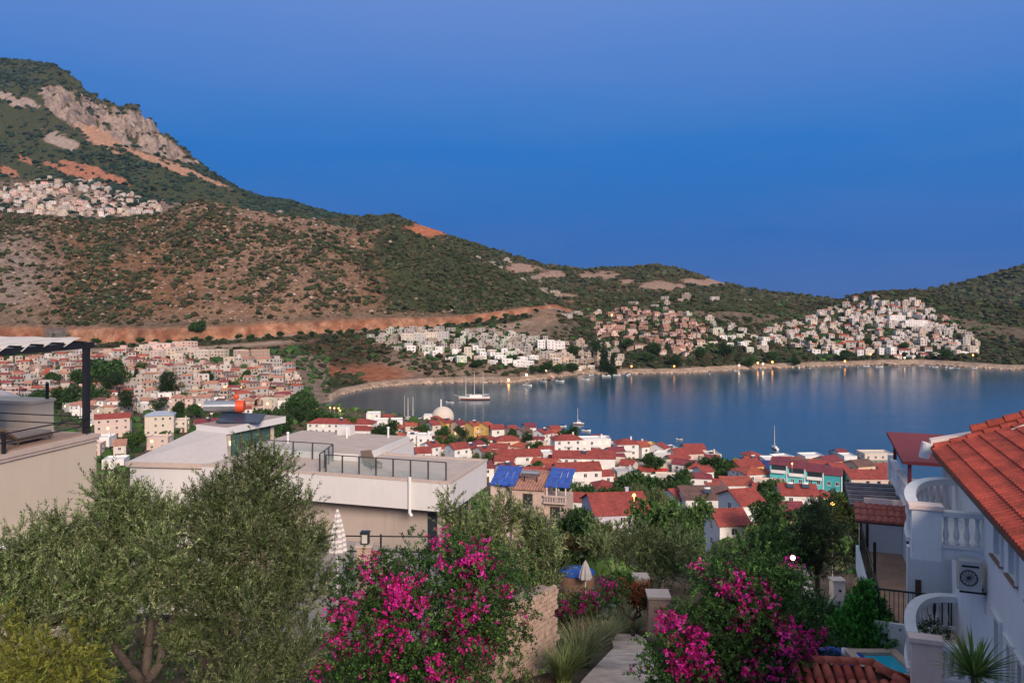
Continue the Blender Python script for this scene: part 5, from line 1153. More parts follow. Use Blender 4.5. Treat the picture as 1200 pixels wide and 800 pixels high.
for i in range(17):           # front slope, eave towards the camera
    x = -0.85+i*0.235
    for j in range(6):
        y = -0.10-j*0.36
        if x > 0.85+(-y)*1.05: continue
        o = link('tile', bt[RND.randint(0, 1)], K, (x, y-0.36, pz-0.10-(j+1)*0.36*0.42)); o.rotation_euler = (pitch, RND.uniform(-.03, .03), RND.uniform(-.03, .03))
for j in range(7):            # side slope falling to the right
    for i in range(8):
        x = 0.95+j*0.34; y = 0.05-i*0.235
        if -y > 0.25+x*1.0 or i*0.235 > 0.30+j*0.34: continue
        o = link('tile', bt[RND.randint(0, 1)], K, (x+0.34, y, pz-0.10-(j+1)*0.34*0.36)); o.rotation_euler = (pitch*0.85, 0, math.pi/2)
for i in range(5): o = link('ridge_tile', bt[1], K, (-0.95+i*0.38+0.4, 0.0, pz-0.035)); o.rotation_euler = (0.05, 0, math.pi/2); o.scale = (1.25, 1, 1.25)
for i in range(7):
    t0 = i/7; o = link('hip_tile', bt[1], K, (0.95+(i+1)*0.30, -0.05-(i+1)*0.28, pz-0.03-(i+1)*0.125)); o.rotation_euler = (0.30, 0, math.radians(47)); o.scale = (1.25, 1, 1.25)
MB().add([(-1.1, 0.05, pz-.13), (0.95, 0.05, pz-.13), (3.6, 0.1, pz-1.1), (3.3, -2.3, pz-1.12), (-1.1, -2.4, pz-1.15)], [(0, 4, 3, 1), (1, 3, 2)]).build('roof_board', FRAMEB, K).modifiers.new('s', 'SOLIDIFY').thickness = 0.05
for x, y in ((-0.9, -2.0), (2.6, -2.0), (-0.9, -0.1), (2.6, 0.0)): MB().box(x-.07, x+.07, y-.07, y+.07, -0.8, pz-1.1 if y < -1 else pz-.95).build('post', FRAMEB, K)
# ================================================================== gardens between the houses
kwM = dict(tri=True, tufts=7, length=0.45, nleaf=20, leaf=(0.12, 0.030), out=0.6, up=0.65, rnd=0.5, shell=(0.15, 1.08), pal=OLIVE, ang=0.6)
def olive_at(label, u, Y, lobes, n, seed, **k):
    f = on(u, Y); kw = dict(kwM); kw.update(k); return tree('olive_tree', label, f, px_lobes(lobes, f), (0, 0, 1.2), 0.14, seed, n, twigs=60, **kw)
olive_at('grey-green olive tree leaning against the centre house corner, behind the bougainvillea', 590, 27, [(590, 610, 27.5, 30, 30), (625, 640, 27, 34, 36), (560, 640, 27, 34, 34), (600, 680, 26.6, 46, 38), (530, 615, 27.5, 22, 28), (550, 690, 26.6, 30, 26), (635, 685, 26.8, 18, 24)], 2000, 51)
olive_at('rounded olive tree behind the closed white parasol', 765, 46, [(750, 635, 46, 32, 22), (790, 640, 46, 34, 24), (770, 665, 45, 44, 26), (730, 655, 46, 18, 20), (800, 670, 45, 24, 22)], 1300, 52)
olive_at('silvery olive tree in front of the red-roofed lilac house', 725, 62, [(715, 622, 62, 22, 12), (735, 640, 61, 20, 12), (700, 640, 60, 22, 12)], 600, 53, leaf=(0.16, 0.045))
olive_at('wide silvery olive tree right of the garden pier', 845, 42, [(840, 655, 42, 30, 20), (870, 650, 42, 24, 22), (825, 680, 41, 26, 18), (860, 680, 41, 30, 18), (810, 640, 43, 18, 14)], 1100, 54)
def bush(name, label, u, Y, lobes, n, seed, pal, fork=(0, 0, .8), r0=.09, cat='tree', bark=BARK2, **k):
    f = on(u, Y); kw = dict(tri=True, tufts=6, length=0.35, nleaf=14, leaf=(0.10, 0.06), out=0.7, up=0.3, rnd=0.5, shell=(0.2, 1.06), pal=pal, ang=0.9); kw.update(k)
    return tree(name, label, f, px_lobes(lobes, f), fork, r0, seed, n, cat=cat, bark=bark, twigs=50, **kw)
bush('leafy_tree', 'bright green leafy tree below the lit garden lamp', 912, 33, [(905, 640, 33, 28, 24), (920, 680, 32, 26, 30), (895, 670, 32, 24, 26), (925, 720, 31, 20, 26)], 1000, 61, MIDGREEN)
bush('pine_tree', 'dark slender pine with bare trunk beside the parked driveway', 955, 36, [(955, 605, 36.5, 20, 18), (940, 630, 36, 24, 20), (972, 632, 36, 24, 20), (955, 655, 36, 30, 20), (930, 655, 35.5, 16, 14), (985, 655, 36, 14, 14)], 1100, 62, ((0.022, 0.05, 0.022), (0.03, 0.065, 0.028), (0.018, 0.04, 0.018)), fork=(0.1, 0, 3.2), r0=.12, leaf=(0.14, 0.022), nleaf=18)
bush('leafy_tree', 'yellowish green tree behind the dark slatted pergola roof', 992, 52, [(990, 590, 52, 22, 16), (1000, 610, 51, 18, 20), (980, 612, 51, 18, 18), (1010, 640, 50, 16, 24)], 700, 63, ((0.09, 0.11, 0.03), (0.07, 0.10, 0.03)), leaf=(0.14, 0.08))
spiky('palm-like dracaena with arching leaves in front of the paved terrace', on(962, 27), 170, 1.15, 9, 0.03, ((0.045, 0.09, 0.03), (0.07, 0.12, 0.04)), 0.7, 'dracaena', 1.5)
bush('dark_shrub', 'dark rounded shrub at the foot of the dracaena', 962, 25, [(968, 735, 25, 22, 24), (945, 725, 25.5, 18, 22), (985, 752, 24.5, 16, 12)], 500, 64, DKGREEN, cat='shrub')
# bright green thuja cone
f = on(1014, 21.2)
tp = EYE-(692-HZ)/F*21.2-f.z
lb = [(0, 0, 1.5+(tp-1.5)*(0.1+0.82*i/7), 0.82*(1-i/8.4)*(1.0 if i else .9), 0.75*(1-i/8.4), tp*0.09) for i in range(8)]
tree('thuja', 'bright green cone-shaped thuja beside the blue pool', f, lb, (0, 0, tp*0.4), 0.08, 65, 3000, cat='tree', bark=BARK2, twigs=20, length=0.22, nleaf=14, leaf=(0.08, 0.036), tri=True, out=0.4, up=1.1, rnd=0.3, shell=(0.6, 1.02), pal=((0.07, 0.25, 0.04), (0.10, 0.32, 0.055), (0.05, 0.17, 0.035)), ang=0.5)
bush('low_hedge', 'low dark hedge running beside the small swimming pool', 1000, 23.5, [(985, 765, 23.5, 26, 12), (1050, 765, 23.5, 18, 14), (960, 770, 23.5, 18, 10)], 420, 66, DKGREEN, cat='hedge', fork=(0, 0, .3))
bush('orange_shrub', 'orange-flowering shrub beside the pale garden pier', 742, 36, [(745, 697, 36, 22, 12), (725, 692, 36, 16, 10), (760, 705, 35.5, 14, 10)], 420, 67, ((0.05, 0.09, 0.03), (0.36, 0.085, 0.03), (0.07, 0.11, 0.03), (0.30, 0.06, 0.03)), cat='shrub', leaf=(0.085, 0.06))
f = on(672, 33)
bougainvillea('bougainvillea with magenta blossom beyond the end of the stone wall', f, px_lobes([(665, 715, 33, 18, 22), (690, 712, 33, 22, 18), (672, 740, 32, 18, 16), (715, 700, 33.5, 20, 10), (720, 685, 34, 12, 8)], f), 650, 60, 71, hot=[(668, 722, 22, 20), (690, 705, 18, 14), (710, 690, 20, 10), (672, 740, 16, 10)], bulk=1.2)
bush('green_shrub', 'round green shrub below the glass pool fence', 728, 40, [(728, 678, 40, 16, 9), (718, 684, 39.6, 12, 8)], 260, 68, MIDGREEN, cat='shrub')
bush('flowering_hedge', 'yellow-flecked hedge under the lilac house wall', 690, 66, [(680, 638, 66, 22, 8), (705, 640, 65, 18, 9), (665, 634, 67, 12, 8)], 420, 69, ((0.20, 0.17, 0.04), (0.10, 0.12, 0.04), (0.28, 0.13, 0.06)), cat='hedge', leaf=(0.14, 0.09))
bush('green_bush', 'dense bright green tree in front of the long brown roof', 808, 95, [(800, 605, 95, 24, 16), (825, 600, 95, 16, 14), (785, 612, 94, 16, 12)], 700, 70, MIDGREEN, leaf=(0.22, 0.16), nleaf=12, length=.6)
# pale garden walls and piers
def pier(u, v0, v1, w, Y, label, m_=None, name='garden_pier'):
    p = at(u, v0, Y); g = ground(p.x, Y)-0.2; h = p.z-g; r = empty(name, (p.x, Y, g), RND.uniform(-.3, .1)); tag(r, label, 'pier')
    ww = w/F*Y/2; MB().box(-ww, ww, -ww, ww, 0, h).build('shaft', m_ or PINKST, r); MB().box(-ww-.06, ww+.06, -ww-.06, ww+.06, h+.002, h+.10).build('cap', COPE, r); return r
pier(771, 697, 715, 24, 35, 'pale square stone pier behind the straw grass'); pier(750, 676, 692, 17, 40, 'small stone pier behind the orange shrub')
def low_wall(pts, h, th, m_, label, name='garden_wall'):
    P = [on(u, Y) for u, Y in pts]; r = empty(name, P[0]); tag(r, label, 'wall'); mb = MB()
    for a, b in zip(P[:-1], P[1:]):
        d = (b-a); d.z = 0; d.normalize(); n = Vector((-d.y, d.x, 0))*th/2; o = P[0]
        vs = [a-n-o, b-n-o, b+n-o, a+n-o]; mb.add([v-Vector((0, 0, .6)) for v in vs]+[v+Vector((0, 0, h)) for v in vs], [(0, 3, 2, 1), (4, 5, 6, 7), (0, 1, 5, 4), (1, 2, 6, 5), (2, 3, 7, 6), (3, 0, 4, 7)])
    mb.build('masonry', m_, r); return r
low_wall([(800, 37), (845, 37)], 0.9, .3, PINKST, 'low pale wall between the two olive trees'); low_wall([(668, 44), (722, 45)], 0.9, .25, CONC, 'low grey wall under the glass pool fence')
# hot tub with blue cover and closed parasol
Y_ = 41.0; p = on(676, Y_); z0 = p.z; tb = empty('hot_tub', p); tag(tb, 'round wooden hot tub with bright blue cover', 'hot tub'); th_ = EYE-(670-HZ)/F*Y_-z0
for k in range(22):
    t = k/22*2*math.pi; o = MB().box(-.125, .125, -.03, .03, 0, th_).build('stave', mat('tub_wood', (0.30, 0.17, 0.11), 0.7, 0.25, 4), tb, (0.86*math.cos(t), 0.86*math.sin(t), 0), t+math.pi/2)
for z in (.25, .75): MB().lathe([(.895, z*th_), (.91, z*th_+.01), (.91, z*th_+.05), (.895, z*th_+.06)], n=22).build('hoop', STEEL, tb)
MB().lathe([(.80, th_-.05), (.92, th_+.003), (.90, th_+.06), (.3, th_+.12), (.05, th_+.13)], n=24).build('cover', mat('blue_tarpaulin', (0.012, 0.075, 0.36), 0.45, 0.1, 2), tb, smooth=True)
closed_parasol(686, 656, 678, 39.5, 'closed white parasol next to the blue-covered hot tub', CLOTH, on(686, 39.5).z)
fn = empty('glass_fence', on(672, 48)); tag(fn, 'clear glass pool fence with steel frame below the lilac house', 'fence')
f0 = Vector(fn.location)
for i, u in enumerate((672, 684, 697, 710, 722)):
    p = on(u, 48)-f0; MB().box(p.x-.03, p.x+.03, p.y-.03, p.y+.03, p.z, p.z+1.35).build('post', STEEL, fn)
    if i: MB().bar((q.x, q.y, q.z+1.37), (p.x, p.y, p.z+1.37), .05, .05).build('rail', STEEL, fn); MB().add([(q.x+.04, q.y, q.z+.1), (p.x-.04, p.y, p.z+.1), (p.x-.04, p.y, p.z+1.3), (q.x+.04, q.y, q.z+1.3)], [(0, 1, 2, 3)]).build('glass_panel', CLEAR, fn).modifiers.new('s', 'SOLIDIFY').thickness = .012
    q = p
# ---- right garden: drive, paving, pools
strip('driveway', [(928, 720), (930, 700), (926, 680), (930, 662)], [(952, 718), (956, 700), (950, 680), (946, 664)], .15, mat('drive_paving', (0.40, 0.35, 0.31), 0.85, .15, 2))
STONEP = mat('slate_paving', (0.25, 0.26, 0.28), 0.8, 0.25, 1.5, .4, 8)
def terrace_box(name, u0, u1, Y0, Y1, ztop, m_, zbot=None):
    x0a, x1a, x0b, x1b = (u0-600)/F*Y0, (u1-600)/F*Y0, (u0-600)/F*Y1, (u1-600)/F*Y1
    o = MB().prism([(x0a, Y0), (x1a, Y0), (x1b, Y1), (x0b, Y1)], (zbot or ztop-2.5), ztop).build(name, m_); o['kind'] = 'structure'; return o
terrace_box('paving', 970, 1062, 26.5, 30, 63.55, mat('slate_bed', (0.20, 0.20, 0.21), 0.9, .2, 3))
pv = empty('stone_paving', (at(1000, 0, 28).x, 28, 63.55)); tag(pv, 'grey crazy-paved stone terrace above the blue pool', 'paving'); pv['kind'] = 'structure'
rs_ = random.Random(3)
for i in range(10):
    for j in range(6):
        x = -1.0+i*.36+rs_.uniform(-.04, .04); y = -1.35+j*.5+rs_.uniform(-.05, .05); MB().prism([(x-.15+rs_.uniform(-.03, .03), y-.21), (x+.15, y-.20+rs_.uniform(-.04, .04)), (x+.16+rs_.uniform(-.03, .02), y+.2), (x-.15, y+.21+rs_.uniform(-.04, .02))], .002, .05+rs_.uniform(0, .02)).build('flagstone', mat('slate_%d' % rs_.randint(0, 2), [(0.26, 0.27, 0.30), (0.33, 0.31, 0.31), (0.22, 0.24, 0.28)][rs_.randint(0, 2)], .8, .2, 3, .4, 10), pv)
def water_mat(name, c):
    m, nt, b = newmat(name); b.inputs['Base Color'].default_value = (*c, 1); b.inputs['Roughness'].default_value = .06; N = nt.nodes; n = N.new('ShaderNodeTexNoise'); n.inputs['Scale'].default_value = 4; bp = N.new('ShaderNodeBump'); bp.inputs['Strength'].default_value = .15; nt.links.new(n.outputs['Fac'], bp.inputs['Height']); nt.links.new(bp.outputs[0], b.inputs['Normal']); return m
def pool(label, u0, u1, Y0, Y1, zt, wc, rim):
    x0, x1 = (u0-600)/F*Y0, (u1-600)/F*Y0; r = empty('swimming_pool', ((x0+x1)/2, (Y0+Y1)/2, zt-.5)); tag(r, label, 'pool'); w, d = (x1-x0)/2, (Y1-Y0)/2
    MB().box(-w, w, -d, d, 0, .42).build('water', wc, r); e = .22
    MB().box(-w-e, w+e, -d-e, -d-.003, -1.5, .5).box(-w-e, w+e, d+.003, d+e, -1.5, .5).box(-w-e, -w-.003, -d, d, -1.5, .5).box(w+.003, w+e, -d, d, -1.5, .5).build('rim', rim, r); return r
pool('deep blue pool behind the black fence and dark shrub', 975, 1012, 24.4, 26.0, 64.45, water_mat('pool_blue', (0.015, 0.11, 0.42)), COPE)
pool('bright turquoise pool at the foot of the balcony house', 1026, 1070, 19.0, 20.1, 65.98, water_mat('pool_turquoise', (0.02, 0.42, 0.62)), COPE)
fr_ = empty('pool_fence', on(970, 24)); tag(fr_, 'black vertical-bar fence in front of the deep blue pool', 'fence'); f0 = Vector(fr_.location); zt_ = 65.2
xA, xB = at(972, 0, 24.1).x, at(1012, 0, 24.1).x
for k, x in enumerate(np.arange(xA, xB, .11)): MB().box(x-f0.x-.009, x-f0.x+.009, .091, .109, 64.3-f0.z, zt_-f0.z).build('bar', IRON, fr_)
for z in (64.4, zt_): MB().bar((xA-f0.x, .1, z-f0.z+.02), (xB-f0.x, .1, z-f0.z+.02), .03, .03).build('rail', IRON, fr_)
gz = on(975, 30); gw = empty('gate_post', (at(981, 0, 30).x, 30, gz.z-.2)); tag(gw, 'white square gate post beside the rusty fence', 'gate post'); hh = EYE-(680-HZ)/F*30-gz.z+.2; MB().box(-.22, .22, -.2, .2, 0, hh).build('shaft', LAMPWARMW, gw); MB().box(-.26, .26, -.24, .24, hh+.002, hh+.08).build('cap', COPE, gw); MB().tube((.02, -.205, hh-.3), (.02, -.24, hh-.3), .05).build('bell', IRON, gw)
fr2 = empty('garden_fence', on(1006, 30)); tag(fr2, 'rusty brown garden fence behind the stone terrace', 'fence'); RUST = mat('rust', (0.12, 0.06, 0.045), .8, .3, 6)
for k in range(16): MB().box(-.6+k*.12-.01, -.6+k*.12+.01, -.01, .01, 0, .95).build('bar', RUST, fr2)
for z in (.08, .9): MB().box(-.65, 1.25, -.025, -.012, z, z+.035).build('rail', RUST, fr2)
# pool toys
ring = empty('pool_float', (at(984, 0, 20.0).x, 20.0, 65.87)); tag(ring, 'blue inflatable pool ring lying beside the turquoise pool', 'pool float')
me_ = bpy.data.meshes.new('ring'); bm = bmesh.new(); n, m_ = 28, 10; vs = [[bm.verts.new(((.42+.13*math.cos(b/m_*6.2832))*math.cos(a/n*6.2832)*1.15, (.42+.13*math.cos(b/m_*6.2832))*math.sin(a/n*6.2832), .11*math.sin(b/m_*6.2832))) for b in range(m_)] for a in range(n)]
for a in range(n):
    for b in range(m_): f = bm.faces.new((vs[a][b], vs[(a+1) % n][b], vs[(a+1) % n][(b+1) % m_], vs[a][(b+1) % m_])); f.smooth = True; f.material_index = 1 if a % 14 in (3, 4) else 0
bm.to_mesh(me_); bm.free(); me_.materials.append(mat('blue_vinyl', (0.012, 0.07, 0.50), .25, .05)); me_.materials.append(mat('white_vinyl', (.7, .75, .8), .3, .05)); link('tube', me_, ring)
terrace_box('pool_deck', 940, 1025, 19.3, 20.9, 65.75, mat('deck_stone', (0.42, 0.34, 0.27), .8, .15, 2))
nd = empty('pool_noodle', (at(975, 0, 19.55).x, 19.55, 65.83)); tag(nd, 'pale green foam pool noodle next to the blue ring', 'pool toy'); MB().path([(-.25, 0, .12), (-.05, 0, .06), (.2, 0, -.02), (.45, -.1, -.06)], [.035]*4, 8).build('foam', mat('green_foam', (.15, .55, .30), .7, .05), nd, smooth=True)

# ================================================================== lamps that are lit
def street_lamp(u, v, Y, label, col, strength, r=.12, power=0, group=None, name='street_lamp', h=None):
    p = at(u, v, Y); g = on(u, Y); root = empty(name, (p.x, Y, g.z)); tag(root, label, 'lamp', group); hh = max(p.z-g.z, .6)
    MB().tube((0, 0, -.3), (0, 0, hh-r), .05 if Y < 300 else .14, .035 if Y < 300 else .1, n=8).build('pole', IRON if Y < 60 else CONC, root)
    key = 'globe%s%.2f%.1f' % (str(col), r, strength)
    me_ = cached(key, lambda: MB().lathe([(r*.2, -r), (r*.6, -r*.8), (r*.88, -r*.45), (r, 0), (r*.88, r*.45), (r*.6, r*.8), (r*.2, r)], n=14).mesh('globe', emit('glow_'+key, col, strength), True)); gl = link('globe', me_, root, (0, 0, hh))
    if power:
        l = bpy.data.lights.new('lamp_light', 'POINT'); l.energy = power; l.color = col; l.shadow_soft_size = r*1.2; lo = bpy.data.objects.new('lamp_light', l); COL.objects.link(lo); lo.parent = root; lo.location = (0, -r*2.2, hh+.05)
    return root
street_lamp(929, 653, 30.3, 'glaring white garden lamp on a post beside the pine', (1.0, 0.93, 0.62), 10, .085, 14, name='garden_lamp')
street_lamp(743, 580, 108, 'orange street lamp glowing over the big red roof', (1.0, 0.40, 0.08), 4, .24, 420)
street_lamp(975.5, 590, 72, 'orange-topped street lamp before the yellowish green tree', (1.0, 0.45, 0.12), 4, .17, 90)
street_lamp(928, 543, 250, 'orange street lamp behind the dark blue building', (1.0, 0.45, 0.12), 4, .27, 200)
# ================================================================== the town below, house by house
NH = 0
def TH(u0, u1, vtop, h, wall, kind, roof, label, d=8.0, rot=0.0, rise=None, Y=None, **k):
    """a house of the lower town: left and right edge, row of its highest point, wall height"""
    uc = (u0+u1)/2; rs = 0.40*d/2 if kind in ('gable', 'hip') else (0.6 if kind == 'flat' else 0.7)
    rs = rise if rise is not None else rs
    Y = Y or depth_for_top(uc, vtop, h+rs); w = (u1-u0)/F*Y
    if abs(rot) > 0.1: w = max(4.5, w-d*abs(math.sin(rot))*0.8)
    p = on(uc, Y+d/2); p.z = EYE-(vtop-HZ)/F*Y-h-rs
    return house(p, w, d, h, rot, wall, kind, roof, label, rise=rs, **k)
G1 = None
TH(684, 757, 587, 5.0, 'lilac', 'gable', 'red', 'lilac-walled house under a broad red roof with the orange lamp behind', d=12, rot=.12, chimney=True, floors=2)
TH(667, 690, 581, 3.6, 'white', 'gable', 'red', 'small house with bright red roof left of the lilac house', d=7, rot=-.3, floors=1)
TH(833, 869, 604, 4.6, 'white', 'gable', 'red', 'white house with bright red roof below the brown-roofed row', d=7, rot=.1)
TH(872, 884, 620, 3.0, 'white', 'gable', 'red', 'tiny red-roofed annex beside the white house near the road', d=4, floors=1)
TH(799, 856, 578, 4.6, 'white', 'mono', 'brown', 'long white house with a plain dark brown roof', d=8, rise=1.6, heaters=1)
TH(783, 800, 577, 4.2, 'white', 'gable', 'red', 'narrow red-roofed house at the left end of the brown roof', d=9, rot=.5, floors=1)
TH(848, 889, 580, 7.2, 'white', 'gable', 'red', 'tall white three-storey house with red roof and round windows', d=8, rot=.25, floors=3, balcony=4)
TH(829, 846, 571, 3.6, 'white', 'mono', 'orange', 'low building with orange-red sheet roof beside the car park', d=6, floors=1)
TH(846, 881, 564, 3.6, 'white', 'mono', 'orange', 'long orange-red roofed shed beside the white and blue house', d=7, floors=1, rise=1.3)
TH(864, 897, 549, 6.0, 'white', 'hip', 'orange', 'white and blue house under an orange-red hip roof', d=9, rot=.2)
TH(853, 893, 541, 6.0, 'yellow', 'gable', 'red', 'orange-yellow house behind the hip-roofed white and blue house', d=9, rot=.35, wstyle='brown')
TH(910, 956, 572, 5.4, 'white', 'gable', 'red', 'white house with red roof and two solar panels below the turquoise hotel', d=9, rot=-.12, heaters=2)
TH(911, 938, 592, 3.6, 'white', 'gable', 'maroon', 'low white house with shaded porch below the solar-panelled roof', d=6, floors=1)
TH(903, 950, 600, 2.8, 'pink', 'hip', 'maroon', 'wine-red roof of the low pink house above the garden trees', d=8, floors=1, rise=1.6)
TH(955, 972, 577, 3.6, 'cream', 'hip', 'red', 'small cream house with red roof left of the dark slatted pergola', d=6, floors=1)
TH(990, 1042, 554, 6.0, 'pink', 'gable', 'red', 'pink house with three dark windows above the slatted pergola', d=9, rot=0, wstyle='brown')
TH(992, 1022, 541, 6.5, 'peach', 'gable', 'brown', 'peach house with brown roof behind the pink one', d=8, rot=.3)
TH(1008, 1042, 531, 7.5, 'cream', 'flat', 'none', 'tall cream flat-roofed block beside the red pavilion roof', d=9, floors=3)
TH(1022, 1042, 545, 5.0, 'cream', 'gable', 'red', 'red-roofed cream house tucked against the pavilion roof', d=7, rot=.2)
TH(985, 1000, 534, 6.5, 'white', 'flat', 'none', 'white flat-roofed house at the shore right of the maroon roofs', d=8)
for i, (u0, u1, v, w, k, r, l) in enumerate([(912, 940, 548, 'white', 'gable', 'maroon', 'leftmost wine-red roof behind the turquoise hotel'), (938, 962, 534, 'white', 'flat', 'none', 'white flat-roofed house on the shore behind the turquoise hotel'), (944, 970, 541, 'white', 'gable', 'red', 'red roof in the cluster just above the turquoise hotel'), (955, 985, 536, 'cream', 'gable', 'maroon', 'cream house with maroon roof behind the turquoise hotel'), (968, 990, 545, 'pink', 'gable', 'red', 'pink house with red roof at the right end of the turquoise hotel'), (925, 948, 540, 'cream', 'gable', 'brown', 'cream house with brownish roof behind the dark blue block'), (975, 992, 528, 'white', 'gable', 'maroon', 'small maroon-roofed house on the shore line right of the flat white one'), (893, 914, 538, 'white', 'flat', 'none', 'low white roof at the shore left of the turquoise hotel')]):
    TH(u0, u1, v, 5.5, w, k, r, l, d=8, rot=[.3, .1, -.3, .4, .2, -.2, .3, 0][i])
# dark blue block
TH(893, 910, 543, 5.5, 'grey', 'flat', 'none', 'dark blue-clad block between the yellow house and the turquoise hotel', d=7, wins=False, door=False)
bb = bpy.data.objects[[o.name for o in bpy.data.objects if o.get('label', '').startswith('dark blue-clad')][0]]
for c in bb.children:
    c.data = c.data.copy(); c.data.materials[0] = mat('navy_cladding', (0.02, 0.035, 0.16), .6, .1)
# turquoise hotel: stepped wings with balconies
Yt = depth_for_top(945, 546, 9.5); pT = on(945, Yt+5); pT.z = EYE-(547-HZ)/F*Yt-9.4
th = empty('hotel', pT, math.radians(-24)); tag(th, 'turquoise hotel with white balconies and maroon roofs near the shore', 'hotel')
TQ = WALLS['turquoise']; TQ2 = mat('deep_turquoise', (0.05, 0.33, 0.36), .8, .08, .8)
wT = 74/F*Yt*1.08; seg = wT/4
for i in range(4):
    x = -wT/2+i*seg; hgt = 9.4-(i*0.7); m_ = [TQ, TQ, TQ, TQ2][i]
    MB().box(x, x+seg-.02, -5+i*.4, 4, -1.5, hgt).build('wing', m_, th)
    rf = MB().slab([(x-.3, -5.5+i*.4, hgt+.1), (x+seg+.2, -5.5+i*.4, hgt+.1), (x+seg+.2, 4.2, hgt+.9), (x-.3, 4.2, hgt+.9)], .2).build('roof', ROOFS['maroon'], th)
    for fl in (0.6, 3.4):
        for k in range(2):
            xx = x+seg*(.28+.44*k); link('window', window_mesh(1.1, 1.3, 'white'), th, (xx, -5+i*.4, fl+.4))
    if i in (0, 1, 2):
        mb = MB(); y0 = -5+i*.4; z0 = hgt-2.5
        mb.box(x+.4, x+seg-.5, y0-1.0, y0-.003, z0-.15, z0, 0); mb.box(x+.4, x+seg-.5, y0-1.0, y0-.93, z0+.002, z0+.9, 1)
        mb.box(x+.5, x+seg-.6, y0-.02, y0+.03, z0+.05, z0+2.2, 2); mb.build('balcony', [FRAMEW, FRAMEW, GLASS], th)
    MB().box(x+seg-.35, x+seg-.05, -5.25+i*.4, -5.003+i*.4, -1, hgt+.05).build('pillar', FRAMEW, th)
